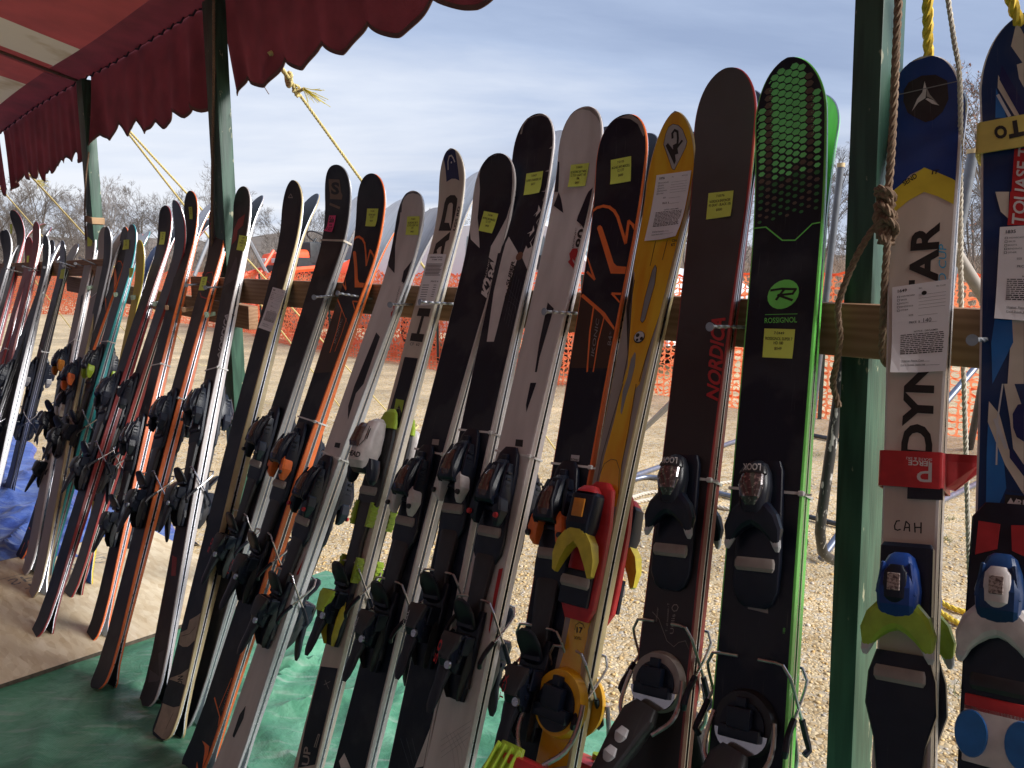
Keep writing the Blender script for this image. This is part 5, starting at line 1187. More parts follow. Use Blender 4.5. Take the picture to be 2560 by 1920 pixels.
lab_l = 'bare grey tree in the wood beyond the fence, left of the tractor'; lab_m = 'bare tree in the wood behind the tractor and the white van'; lab_r = 'bare brown tree beyond the fence at the right'
for i in range(34):
    px = rt.uniform(-80, 640); d = rt.uniform(34, 60); tree(rt.randrange(5), at_px(px, d), rt.uniform(0.50, 0.74) * d / 48, rt.uniform(0, 6.28), rt.choice(MBK), lab_l)
for i in range(26):
    px = rt.uniform(640, 1560); d = rt.uniform(40, 62); tree(rt.randrange(5), at_px(px, d), rt.uniform(0.42, 0.60) * d / 48, rt.uniform(0, 6.28), rt.choice(MBK), lab_m)
for i in range(26):
    px = rt.uniform(1560, 2700); d = rt.uniform(24, 46); tree(rt.randrange(5), at_px(px, d), rt.uniform(0.50, 0.80) * d / 38, rt.uniform(0, 6.28), rt.choice(MBK), lab_r)
# one nearer tree keeps its russet leaves
tl_ = tree(3, at_px(2500, 22), 0.68, 1.0, MBK[1], 'tree with a few russet leaves left of the rightmost ski tip', grp=None)
lv_, lf_ = [], []
_, C_ = tree_mesh(4, 11, 1.2, 0.5, 4, r0=0.12, twig=0.009)
for pts, ra, rb, dp in C_:
    if dp < 3: continue
    for _ in range(1):
        if rt.random() < 0.4: continue
        p = rt.choice(pts); a = Vector((rt.gauss(0, 1), rt.gauss(0, 1), rt.gauss(0, 1))).normalized() * 0.05; b = a.orthogonal().normalized() * 0.035; i0 = len(lv_); lv_ += [p, p + a + b, p + a * 2, p + a - b]; lf_.append((i0, i0 + 1, i0 + 2, i0 + 3))
link('foliage', pyd('foliage', lv_, lf_), MLEAF, tl_)
# undergrowth: tangled stems as one mass
v, f = [], []
for i in range(26000):
    px = rt.uniform(-200, 2900); d = rt.uniform(26, 52) if px > 1500 else rt.uniform(34, 62); c = at_px(px, d); hh = rt.uniform(0.5, 2.1) * (1.25 if px > 1800 else 0.95) * d / 42
    a = Vector((rt.gauss(0, 0.45), rt.gauss(0, 0.45), 1)).normalized() * hh; c.z = rt.uniform(-0.1, 0.9) * d / 42; w_ = Vector((0.014, 0.004, 0)) * d / 40; mid = c + a * 0.5 + Vector((rt.gauss(0, .15), rt.gauss(0, .15), 0)); i0 = len(v)
    v += [c - w_, c + w_, mid + w_ * .8, mid - w_ * .8, c + a]; f += [(i0, i0 + 1, i0 + 2, i0 + 3), (i0 + 3, i0 + 2, i0 + 4)]
tag(link('undergrowth', pyd('undergrowth', v, f), mat('dry brush', (0.15, 0.12, 0.095), 0.95, col2=(0.26, 0.17, 0.12), nscale=0.4)), kind='stuff')

# ---------------------------------------------------------------- white van behind the fence
MVAN, MGL, MTY, MRUB = mat('white van paint', (0.85, 0.84, 0.84), 0.28, var=0.03, coat=0.5, nscale=3), mat('greenish car glass', (0.42, 0.50, 0.50), 0.06, var=0.2, nscale=2, coat=0.6), mat('tyre rubber', (0.025, 0.025, 0.027), 0.85), mat('black trim rubber', (0.03, 0.03, 0.032), 0.6)  # the glass colour is pale to stand in for reflected sky
pr, pf_ = atZ(985, 900), atZ(1800, 905)
fdir = Vector((0.70, -0.714, 0)).normalized(); ln_v = 6.2; vf = at_px(1795, 9.9); vc = vf - fdir * ln_v / 2; sv = UP.cross(fdir)     # side axis
van = empty('van', Matrix.Translation(vc) @ Matrix((fdir, sv, UP)).transposed().to_4x4(), 'white van with greenish windows parked behind the orange fence', 'van')
VX = 1.1
prof_ = [(x_ * VX, z_) for x_, z_ in [(-2.80, 0.42), (-2.82, 1.0), (-2.76, 1.45), (-2.60, 1.92), (-2.40, 1.99), (0.6, 2.01), (0.95, 1.93), (1.75, 1.36), (2.62, 1.22), (2.78, 1.05), (2.80, 0.45), (2.3, 0.38), (-2.4, 0.36)]]
bm = bmesh.new(); rings = []
for yy, sq in ((-0.98, 0.90), (-0.985, 1.0), (-0.90, 1.0), (0.90, 1.0), (0.985, 1.0), (0.98, 0.90)):
    top_ = 1.0
    rings.append([(x * (1 if abs(yy) < 0.95 else 0.995), yy * (1.0 if z < 1.25 else 1 - 0.10 * (z - 1.25) / 0.75), 0.36 + (z - 0.36) * (1.0 if abs(yy) < 0.95 else 0.985)) for x, z in prof_])
ring_loft(bm, rings); bmesh.ops.bevel(bm, geom=[e for e in bm.edges if e.calc_face_angle(0) > 0.6], offset=0.04, segments=2, affect='EDGES'); bmesh.ops.recalc_face_normals(bm, faces=bm.faces[:]); link('van_body', bm_mesh('van_body', bm), MVAN, van)
def yside(z): return 0.985 * (1 - 0.10 * max(0, z - 1.25) / 0.75) + 0.006
for (x0, x1, x2, x3, nm) in ((-0.55, 0.10, 0.10, -0.55, 'side_window'), (0.22, 1.50, 0.95, 0.22, 'front_window')):
    for s_ in (-1, 1):
        bm = bmesh.new(); vv = [bm.verts.new((x, s_ * yside(z), z)) for x, z in ((x0, 1.33), (x1, 1.33), (x2, 1.82), (x3, 1.82))]; bm.faces.new(vv); g_ = bmesh.ops.solidify(bm, geom=bm.faces[:], thickness=0.008); o = link(nm, bm_mesh(nm, bm, False), MGL, van)
bm = bmesh.new(); vv = [bm.verts.new(q_) for q_ in ((1.87, -0.86, 1.41), (1.87, 0.86, 1.41), (1.12, 0.80, 1.91), (1.12, -0.80, 1.91))]; bm.faces.new(vv); bmesh.ops.solidify(bm, geom=bm.faces[:], thickness=0.012); o = link('windscreen', bm_mesh('windscreen', bm, False), MGL, van); o.location = (0.02, 0, 0.02)
for s_ in (-1, 1):
    bm = bmesh.new(); box(bm, (1.18, s_ * 1.10, 1.42), (0.10, 0.18, 0.20), None, 0.03); link('wing_mirror', bm_mesh('wing_mirror', bm), MRUB, van)
    for x_ in (-1.75, 1.80):
        wh = link('wheel', cached('wheel', lambda b: (bmesh.ops.create_cone(b, cap_ends=True, segments=28, radius1=0.36, radius2=0.36, depth=0.22, matrix=Matrix.Rotation(R(90), 4, 'X'))), MTY), None, van, (x_, s_ * 0.90, 0.36)); link('rim', cached('rim', lambda b: (bmesh.ops.create_cone(b, cap_ends=True, segments=20, radius1=0.20, radius2=0.20, depth=0.235, matrix=Matrix.Rotation(R(90), 4, 'X'))), plas('silver')), None, wh)
    bm = bmesh.new(); box(bm, (0, s_ * 0.996, 0.92), (5.6, 0.008, 0.035)); box(bm, (0.16, s_ * 0.994, 0.9), (0.014, 0.006, 0.8)); box(bm, (1.60, s_ * 0.992, 0.9), (0.014, 0.006, 0.7)); box(bm, (-2.1, s_ * 0.99, 1.0), (0.014, 0.010, 1.0)); box(bm, (0, s_ * 0.992, 1.24), (5.5, 0.006, 0.012)); link('trim_strip', bm_mesh('trim_strip', bm, False), mat('grey trim line', (0.30, 0.31, 0.33), 0.5), van)
    bm = bmesh.new(); box(bm, (3.05, s_ * 0.74, 0.98), (0.06, 0.32, 0.16), None, 0.02); link('headlight', bm_mesh('headlight', bm), plas('silver'), van)
    bm = bmesh.new(); box(bm, (-3.06, s_ * 0.86, 1.1), (0.06, 0.12, 0.5), None, 0.02); link('tail_light', bm_mesh('tail_light', bm), plas('red'), van)
# ---------------------------------------------------------------- orange tractor
MTO, MTG, MTK = mat('orange tractor paint', (0.85, 0.10, 0.03), 0.4, var=0.08, nscale=8), mat('grey tractor metal', (0.22, 0.23, 0.25), 0.5), mat('black tractor parts', (0.025, 0.027, 0.03), 0.5, var=0.3)
tf_ = Vector((-0.50, -0.866, 0)).normalized(); tp = at_px(866, 18.9) + tf_ * 1.3; tr = empty('tractor', Matrix.Translation(tp) @ Matrix((tf_, UP.cross(tf_), UP)).transposed().to_4x4() @ Matrix.Scale(1.22, 4), 'orange compact tractor with a front loader parked beyond the fence', 'tractor')
def tpart(name, fn, m, par=None): bm = bmesh.new(); fn(bm); bmesh.ops.recalc_face_normals(bm, faces=bm.faces[:]); return link(name, bm_mesh(name, bm), m, par or tr)
tpart('hood', lambda b: loft(b, [(-0.86, 0, 0.90, 0.40, 0.36, 6), (-0.82, 0, 0.88, 0.48, 0.50, 6), (-0.3, 0, 0.88, 0.50, 0.58, 6), (0.0, 0, 0.88, 0.50, 0.60, 6)], 20, Matrix.Rotation(R(90), 4, 'Z')), MTO)
tpart('grille', lambda b: box(b, (0.87, 0, 1.04), (0.05, 0.36, 0.28), None, 0.01), MTK)
for s_ in (-1, 1): tpart('side_screen', lambda b: box(b, (0.25, s_ * 0.258, 1.12), (0.45, 0.02, 0.40)), MTK)
for s_ in (-1, 1): tpart('headlight', lambda b: box(b, (0.87, s_ * 0.14, 1.26), (0.05, 0.13, 0.08), None, 0.01), plas('silver'))
tpart('dashboard', lambda b: (box(b, (0.02, 0, 1.40), (0.28, 0.56, 0.40), None, 0.04), tube(b, [(-0.12, 0, 1.5), (-0.28, 0, 1.68)], 0.02)), MTK)
tpart('steering_wheel', lambda b: ring_loft(b, [[Vector((-0.30, 0, 1.70)) + Matrix.Rotation(R(-35), 3, 'Y') @ Vector(((0.19 + 0.014 * math.cos(q_)) * math.cos(a), (0.19 + 0.014 * math.cos(q_)) * math.sin(a), 0.014 * math.sin(q_))) for q_ in [k_ * math.pi / 3 for k_ in range(6)]] for a in [i * math.pi / 10 for i in range(20)]], closed=True), MTK)
tpart('seat', lambda b: (box(b, (-0.85, 0, 1.22), (0.48, 0.50, 0.14), None, 0.05), box(b, (-1.10, 0, 1.62), (0.14, 0.46, 0.74), Matrix.Rotation(R(0), 4, 'Y'), 0.07, 3)), MTG)
for s_ in (-1, 1):
    tpart('rear_fender', lambda b: ring_loft(b, [[(-0.95 + r_ * math.cos(a), s_ * yy, 0.62 + r_ * math.sin(a)) for (r_, yy) in ((0.66, 0.34), (0.66, 0.72), (0.70, 0.72), (0.70, 0.34))] for a in [R(20 + 14 * i) for i in range(10)]]), MTO)
    for nm, x_, y_, r_, wd in (('rear_wheel', -0.95, 0.58, 0.60, 0.32), ('front_wheel', 0.72, 0.52, 0.34, 0.2)):
        wh = tpart(nm, lambda b: bmesh.ops.create_cone(b, cap_ends=True, segments=30, radius1=r_, radius2=r_, depth=wd, matrix=Matrix.Translation((x_, s_ * y_, r_)) @ Matrix.Rotation(R(90), 4, 'X')), MTY)
        tpart('rim', lambda b: bmesh.ops.create_cone(b, cap_ends=True, segments=20, radius1=r_ * .55, radius2=r_ * .55, depth=wd + .03, matrix=Matrix.Translation((x_, s_ * y_, r_)) @ Matrix.Rotation(R(90), 4, 'X')), MTO, wh)
    tpart('loader_arm', lambda b: (tube(b, [(-0.1, s_ * 0.42, 1.15), (0.7, s_ * 0.42, 1.10), (1.25, s_ * 0.42, 0.95), (1.7, s_ * 0.42, 0.45)], 0.055, 6), tube(b, [(1.15, s_ * 0.42, 1.42), (1.55, s_ * 0.42, 0.95)], 0.03, 6)), MTO)
    tpart('loader_strut', lambda b: (tube(b, [(1.30, s_ * 0.46, 0.95), (1.72, s_ * 0.46, 1.60)], 0.035, 6), tube(b, [(1.72, s_ * 0.46, 1.60), (2.05, s_ * 0.46, 1.0)], 0.03, 6)), MTG)
tpart('roll_bar', lambda b: (tube(b, [(-1.3, -0.5, 0.9), (-1.34, -0.5, 2.10), (-1.34, 0.5, 2.10), (-1.3, 0.5, 0.9)], 0.04, 6), box(b, (-1.34, 0, 2.12), (0.12, 1.1, 0.12), None, 0.02)), MTG)
tpart('chassis', lambda b: (box(b, (-0.2, 0, 0.72), (2.0, 0.36, 0.40), None, 0.04), box(b, (-0.5, 0, 0.72), (0.8, 1.0, 0.06))), MTK)

# ---------------------------------------------------------------- steel tube frames on the gravel at the right
MTB, MDK, MWORN = mat('blue grey steel tube', (0.20, 0.225, 0.30), 0.35, 0.6, var=0.15), mat('dark steel tube', (0.06, 0.065, 0.075), 0.4, 0.5, var=0.2), mat('worn black tube', (0.035, 0.035, 0.035), 0.45, 0.2, col2=(0.55, 0.53, 0.50), nscale=70, thresh=(0.60, 0.66), stretch=(1, 1, 0.35))
CAPM = mat('tan end cap', (0.62, 0.45, 0.24), 0.6)
def ppt(px, py, z=None, d=None):
    if z is not None: return atZ(px, py, z)
    r_ = ray(px, py); return CAM + r_ * (d / r_.y)
def tubes(name, label, cat, tl, grp=None):
    e_ = empty(name, Matrix.Identity(4), label, cat, grp)
    for nm, pts, r_, m_ in tl:
        bm = bmesh.new(); tube(bm, smooth_path(pts, 0.05) if len(pts) > 2 else pts, r_, 12); link(nm, bm_mesh(nm, bm), m_, e_)
    return e_
tubes('tube_stand', 'folded blue-grey steel tube frame lying on the gravel behind the near post', 'steel frame', [
    ('long_tube', [ppt(2052, 1398, 0.02), ppt(2200, 1200, d=3.55), ppt(2450, 905, d=3.9)], 0.0165, MTB),
    ('lower_tube', [ppt(2150, 1368, 0.04), ppt(2225, 1316, 0.05), ppt(2470, 1195, 0.05)], 0.0155, MTB),
    ('foot_tube', [ppt(1985, 1282, 0.02), ppt(2100, 1312, 0.02)], 0.013, MDK),
    ('leg', [ppt(2190, 1136, 0.02), ppt(2232, 900, d=5.05), ppt(2245, 820, d=5.0)], 0.024, MDK),
    ('leg', [ppt(2425, 1120, 0.02), ppt(2462, 925, d=5.0), ppt(2476, 850, d=5.0)], 0.024, MDK),
    ('cross_tube', [ppt(2020, 1086, 0.03), ppt(2250, 1130, 0.03)], 0.017, MDK)])
tubes('bent_tube', 'worn black bent tube with chipped paint standing left of the near post', 'steel tube', [('bent_leg', [ppt(2112, 870, d=2.35), ppt(2092, 1020, d=2.35), ppt(2062, 1230, d=2.35), ppt(2050, 1330, d=2.36), ppt(2056, 1380, d=2.4), ppt(2085, 1402, d=2.5)], 0.0165, MWORN)])
tubes('tube_stand', 'blue-grey tube frame on the gravel behind the yellow and grey skis', 'steel frame', [
    ('long_tube', [ppt(1592, 1090, 0.02), ppt(1682, 1004, d=4.6), ppt(1725, 962, d=4.8)], 0.020, MTB),
    ('long_tube', [ppt(1580, 1192, 0.02), ppt(1670, 1160, 0.02), ppt(1860, 1096, 0.03)], 0.017, MTB),
    ('curved_tube', [ppt(1578, 1200, 0.02), ppt(1625, 1192, 0.02), ppt(1690, 1205, 0.02), ppt(1850, 1246, 0.02)], 0.015, MTB)])
for a, b, dd, lb in (((2102, 418), (2070, 700), 3.2, 'grey pole with a tan cap rising behind the green ski tip'), ((2432, 384), (2378, 690), 3.0, 'grey pole with a tan cap rising right of the blue-tipped ski')):
    A_, B_ = ppt(*a, d=dd), ppt(*b, d=dd); d_ = (B_ - A_); t_ = (-A_.z) / d_.z * 1.0; G_ = A_ + d_ * (A_.z / -d_.z)
    r_ = 0.0135 if dd > 3.1 else 0.019
    e_ = tubes('steel_pole', lb, 'pole', [('pole', [A_, G_], r_, mat('grey pole', (0.16, 0.17, 0.19), 0.4, 0.4))]); bm = bmesh.new(); tube(bm, [A_ + UP * 0.0, A_ + UP * 0.016], r_ * 1.15, 12); link('end_cap', bm_mesh('end_cap', bm), CAPM, e_)
bm = bmesh.new(); tube(bm, [ppt(2375, 608, d=2.9), ppt(2490, 792, d=2.9), ppt(2560, 905, d=2.9), ppt(2700, 1150, d=2.9)], 0.022, 10); tag(link('brace_pole', bm_mesh('brace_pole', bm), mat('weathered grey pole', (0.30, 0.26, 0.22), 0.7)), 'slanting weathered pole behind the rail between the two rightmost skis', 'pole')
# ================================================================= the skis, right to left
# P1 blue ski at the right edge
k = make_ski('P1', (2548, 827), (2598, 30), B=(2508, 1816), w=(0.125, 0.072, 0.108), topc='inkblue', sidec='white', basec='basegrey', tiplen=0.11, tipn=2.1, rl=0.24,
             desc='blue and white striped ski with a yellow strap at the right photo edge', short='blue and white striped')
prints(k, 'stripe_print', [('p', 'd', [(2150, 180), (2212, 300), (2212, 560), (2100, 400)]), ('p', 'h', [(2212, 1100), (2110, 1100), (2070, 1659), (2212, 1659)])], 'cream')
prints(k, 'stripe_print', [('p', 'd', [(2150, 560), (2212, 540), (2212, 760), (2170, 680)]), ('p', 'd', [(1990, 650), (2040, 760), (2190, 1000), (2130, 1000), (1985, 760)]), ('p', 'h', [(1965, 0), (2085, 0), (2075, 230), (2010, 170)]), ('p', 'l', [(1910, 150), (2000, 260), (2080, 560), (2212, 800), (2212, 960), (2050, 700), (1900, 330)]), ('p', 'l', [(2040, 0), (2130, 0), (2212, 240), (2212, 700), (2120, 560), (2090, 300)])], 'cream', 0.0007)
prints(k, 'stripe_print', [('p', 'd', [(1970, 760), (2030, 900), (2060, 1020), (1965, 1020)]), ('p', 'h', [(1960, 1100), (2110, 1110), (2120, 1300), (1940, 1659), (1930, 1300)]), ('p', 'l', [(1910, 160), (2010, 330), (2060, 900), (1880, 1300), (1890, 600)])], 'midblue', 0.0006)
prints(k, 'stripe_print', [('s', 'd', [(1985, 820), (2090, 1010)], 0.004), ('s', 'd', [(2020, 640), (2180, 1000)], 0.003), ('s', 'l', [(1960, 300), (2060, 560)], 0.004), ('s', 'l', [(2030, 0), (1985, 300), (1975, 700)], 0.002)], 'silver', 0.0009)
prints(k, 'stripe_print', [('p', 'd', [(2020, 560), (2212, 900), (2212, 1010), (2180, 1010), (2000, 690)]), ('p', 'l', [(2085, 500), (2100, 560), (2212, 720), (2212, 800), (2090, 640)]), ('p', 'l', [(2115, 260), (2160, 180), (2212, 170), (2212, 500), (2150, 460), (2120, 380)]), ('p', 'l', [(2180, 60), (2212, 50), (2212, 140), (2175, 130)])], 'navy', 0.0011)
prints(k, 'letter_band', [('p', 'd', [(2130, 1290), (2330, 1290), (2310, 1659), (2105, 1659)]), ('p', 'h', [(2095, 0), (2290, 0), (2250, 290), (2070, 290)])], 'red', 0.0012)
prints(k, 'lettering', [('t', 't', 'TOUASE TI', (2215, 800), (2290, -80), (2080, 780), 0.02)], 'white', 0.0015)
prints(k, 'sticker_print', [('p', 'l', [(2050, 955), (2400, 985), (2395, 1100), (2045, 1075)])], 'ink', 0.0014)
prints(k, 'sticker_print', [('p', 'l', [(2042, 1078), (2300, 1100), (2290, 1250), (2160, 1240), (2155, 1290), (2120, 1285), (2120, 1235), (2036, 1215)]), ('p', 'l', [(2062, 1045), (2100, 985), (2125, 1030), (2150, 990), (2175, 1050)]), ('t', 'l', 'REI', (2150, 1055), (2260, 1065), (2152, 1000), 0.03)], 'white', 0.0016)
prints(k, 'lettering', [('t', 'l', 'L', (2118, 1208), (2165, 1214), (2120, 1152), 0.04), ('t', 'l', 'SERVICES', (2060, 1118), (2240, 1130), (2062, 1100), 0.0), ('t', 'l', 'TECHNICIAN CERTIFIED', (2062, 935), (2300, 955), (2064, 915), 0.0)], 'ink', 0.0019)
sticker(k, 'S', [(2501, 570), (2662, 560), (2650, 810), (2488, 800)], form_lines('1835', 1), 'paper', 0.003)
# yellow strap
def strap(k, pA, pB, label, c, uh=None, tail=None, thick=0.0022):
    a0, u0 = k.p2s(*pA); a1, u1 = k.p2s(*pB); bm = bmesh.new(); h = k.half((u0 + u1) / 2) + 0.0035; z = k.zc(u0) + k.thk(u0) + 0.0042; zb = -z
    rings = []
    base = []
    for (x, zz) in ((-h, z), (h, z), (h, zb), (-h, zb)):
        n_ = 5
        cx, cz = (h - 0.006) * (1 if x > 0 else -1), (abs(z) - 0.006) * (1 if zz > 0 else -1)
        a_ = {(-1, 1): 180, (1, 1): 90, (1, -1): 0, (-1, -1): 270}[(1 if x > 0 else -1, 1 if zz > 0 else -1)]
        for i in range(n_): an = R(a_ - 90 * i / (n_ - 1)); base.append((cx + 0.006 * math.cos(an), cz + 0.006 * math.sin(an)))
    sh = (u1 - u0) * 0
    for (u, o_) in ((u0, 0), (u1, 0), (u1, thick), (u0, thick)):
        rings.append([(x + math.copysign(o_, x), u - 0.04 * x + 0.0, zz + math.copysign(o_, zz)) for x, zz in base])
    ring_loft(bm, rings, cap=False, closed=True); bmesh.ops.recalc_face_normals(bm, faces=bm.faces[:])
    o = link('strap', bm_mesh('strap', bm), plas(c)); o.matrix_world = k.M; tag(o, label, 'strap'); return o, h, z + thick
def strap_print(k, o, z, items, colour):
    fl = Flat()
    for (reg, text, p0, p1, h, b_) in items:
        P = [k.p2s(*q_) for q_ in Z(reg, p0, p1, h)]; fl.quad_text(text, P[0], P[1], P[2], b_)
    link('lettering', bm_mesh('lettering', fl.lay(lambda a, u, l_: Vector((a, u, z + 0.0005)), [], 0), False), prn(colour), o)
o, h_, z_ = strap(k, Z('d', (2160, 1020))[0], Z('d', (2160, 1300))[0], 'yellow strap with black letters round the rightmost blue ski', 'gold')
o.data.materials[0] = mat('mustard strap', (0.62, 0.50, 0.12), 0.6)
strap_print(k, o, z_, [('d', 'T', (2205, 1060), (2075, 1090), (2225, 1190), 0.06), ('d', 'O', (2062, 1105), (1955, 1130), (2085, 1205), 0.05)], 'ink')
binding(k, 'look', (2514, 1490), heel_d=-1, c1='inkblue', wing='white', pad='charcoal', brakes=False, both=True, win='white')
def p1plate(bm): loft(bm, [(0.10, 0, 0, 0.050, 0.014, 4), (0.08, 0, 0, 0.078, 0.016, 5), (-0.06, 0, 0, 0.082, 0.016, 6), (-0.30, 0, 0, 0.080, 0.016, 6)], 16)
a_, u_ = k.p2s(2514, 1500); zt = k.zc(u_) + k.thk(u_)
rp = link('race_plate', cached('race_plate', p1plate, plas('black')), None, k.front, (0, u_ + 0.02, zt))
for s_ in (-1, 1):
    o = link('plate_inset', cached('plate_inset%d' % s_, lambda b: ring_loft(b, [[(s_ * 0.006, 0.072, z), (s_ * 0.030, 0.074, z), (s_ * 0.032, 0.030, z), (s_ * 0.008, 0.040, z)] for z in (0.010, 0.0175)]), plas('red')), None, rp)
for y0, hgt, c in ((-0.150, 0.020, 'red'), (-0.185, 0.066, 'white'), (-0.252, 0.02, 'red')):
    link('plate_inset', cached('pinset%s%.3f' % (c, y0), lambda b: box(b, (0, y0, 0.017), (0.070, hgt, 0.006), None, 0.002), plas(c)), None, rp)
for s_ in (-1, 1): link('plate_window', cached('pwin%d' % s_, lambda b: bmesh.ops.create_cone(b, cap_ends=True, segments=24, radius1=0.022, radius2=0.020, depth=0.006, matrix=Matrix.Translation((s_ * 0.026, -0.185, 0.020)) @ Matrix.Diagonal((0.85, 1.3, 1, 1))), plas('midblue')), None, rp)
k.front['label'] = k.front['label']

# P2 white race ski with the blue tip
k = make_ski('P2', (2303, 668), (2325, 142), B=(2267, 1729), w=(0.112, 0.068, 0.100), topc='ivory', sidec='white', basec='navy', tiplen=0.085, tipn=2.2, rl=0.22, th=0.016,
             desc='white racing ski with blue and yellow tip and long black vertical lettering', short='blue-tipped white racing')
prints(k, 'tip_panel', [('p', 'd', [(1000, 440), (1800, 440), (1800, 1600), (1615, 1555), (1480, 1500), (1355, 1448), (1230, 1510), (1095, 1650), (1000, 1700)])], 'blue')
prints(k, 'chevron_print', [('p', 't', [(790, 425), (960, 290), (1130, 170), (1290, 230), (1480, 310), (1500, 560), (1380, 520), (1270, 480), (1130, 435), (960, 530), (800, 665), (760, 700)])], 'yellow', 0.0007)
prints(k, 'shield_print', [('p', 'd', [(1170, 880), (1175, 780), (1215, 715), (1330, 655), (1450, 648), (1550, 700), (1562, 860), (1510, 970), (1430, 1040), (1360, 1058), (1280, 1020), (1210, 980)])], 'brownblack', 0.0009)
prints(k, 'emblem_print', [('p', 'd', [(1355, 705), (1372, 770), (1362, 850), (1300, 890), (1245, 965), (1290, 860), (1335, 800)]), ('p', 'd', [(1380, 850), (1430, 870), (1482, 915), (1420, 900), (1362, 860)])], 'white', 0.0012)
prints(k, 'emblem_print', [('p', 'd', [(1375, 765), (1400, 820), (1470, 900), (1420, 860), (1372, 835)])], 'taupe', 0.0012)
prints(k, 'scuff_mark', [('s', 'd', [(1085, 832), (1640, 706)], 0.0016)], 'grey', 0.0014)
prints(k, 'lettering', [('t', 'S', 'DYNASTAR', (2326, 1150), (2347, 556), (2254, 1143), 0.035)], 'ink', 0.0007)
prints(k, 'lettering', [('t', 't', 'LD CUP', (1368, 1480), (1372, 1005), (1284, 1470), 0.0)], 'cyan', 0.0007)
prints(k, 'handwriting', [('t', 't', 'SEND', (915, 370), (1060, 275), (890, 325), 0.02), ('t', 't', 'IT', (1212, 245), (1285, 238), (1222, 200), 0.03)], 'ink', 0.001)
prints(k, 'handwriting', [('s', 'l', [(1142, 1182), (1112, 1185), (1095, 1225), (1098, 1255), (1120, 1264), (1148, 1256)], 0.0017), ('s', 'l', [(1176, 1270), (1194, 1188), (1222, 1215), (1224, 1276)], 0.0017), ('s', 'l', [(1182, 1242), (1224, 1240)], 0.0017), ('s', 'l', [(1268, 1200), (1272, 1284)], 0.0017), ('s', 'l', [(1324, 1196), (1322, 1292)], 0.0017), ('s', 'l', [(1270, 1240), (1322, 1240)], 0.0017)], 'ink', 0.0007)
o = sticker(k, 'S', [(2232, 720), (2379, 699), (2367, 930), (2231, 937)], form_lines('1649', 2, '140'), 'paper', 0.003)
fl = Flat(); fl.disc(k.p2s(*Z('h', (1355, 880))[0]), 0.0036); link('punched_hole', bm_mesh('punched_hole', fl.lay(lambda a, u, l_: Vector((a, u, k.zc(u) + k.thk(u) + 0.0036)), [], 0), False), prn('ink'), o)
o, h_, z_ = strap(k, Z('l', (1260, 590))[0], Z('l', (1260, 900))[0], 'red strap with white upside-down lettering round the blue-tipped racing ski', 'red')
strap_print(k, o, z_, [('l', 'IERCE', (1412, 680), (1225, 668), (1410, 722), 0.03), ('l', 'SKATE & SKI', (1430, 655), (1208, 640), (1429, 676), 0.01), ('l', 'P', (1428, 690), (1300, 690), (1424, 862), 0.0)], 'white')
bm = bmesh.new(); P_ = [k.Mi @ atP(*Z('l', q_)[0], k.T.dot(NDIR) + 0.40) for q_ in ((1500, 590), (1855, 548), (1862, 600), (1690, 770), (1570, 885), (1505, 890))]
zf = [z_ - 0.012, -0.03, -0.035, -0.02, -0.012, z_ - 0.012]
rings = []
aa = [k.p2s(*Z('l', q_)[0]) for q_ in ((1500, 590), (1855, 548), (1862, 600), (1690, 770), (1570, 885), (1505, 890))]
for off in (0, 0.003): rings.append([(a, u, zf[i] - off) for i, (a, u) in enumerate(aa)])
ring_loft(bm, rings); bmesh.ops.recalc_face_normals(bm, faces=bm.faces[:]); link('strap_end', bm_mesh('strap_end', bm, False), plas('red'), o)
bm = bmesh.new(); ub = k.p2s(*Z('l', (1260, 930))[0])[1]; box(bm, (h_ * 0.5, ub - 0.003, z_ - 0.002), (h_ * 1.1, 0.016, 0.003)); link('strap_backing', bm_mesh('strap_backing', bm, False), plas('black'), o)
binding(k, 'look', (2252, 1478), heel_d=0.33, c1='blue', wing='lime', pad='taupe', brakes=True, lev='offblack', fish=True, win='black')
a_, u_ = k.p2s(2252, 1478); zt = k.zc(u_) + k.thk(u_)
link('front_plate', cached('frontplate', lambda b: loft(b, [(0.064, 0, 0, 0.060, 0.014, 7), (0.058, 0, 0, 0.066, 0.018, 7), (-0.03, 0, 0, 0.066, 0.018, 7)], 18), plas('black')), None, k.front, (0.002, u_, zt))
link('heel_track', cached('heeltrack', lambda b: (loft(b, [(0.0, 0, 0.010, 0.040, 0.014, 5), (-0.06, 0, 0.010, 0.040, 0.018, 5), (-0.09, 0, 0.006, 0.050, 0.03, 4), (-0.16, 0, 0.006, 0.066, 0.04, 4)], 16)), plas('charcoal')), None, k.front, (0, u_ - 0.25, zt))

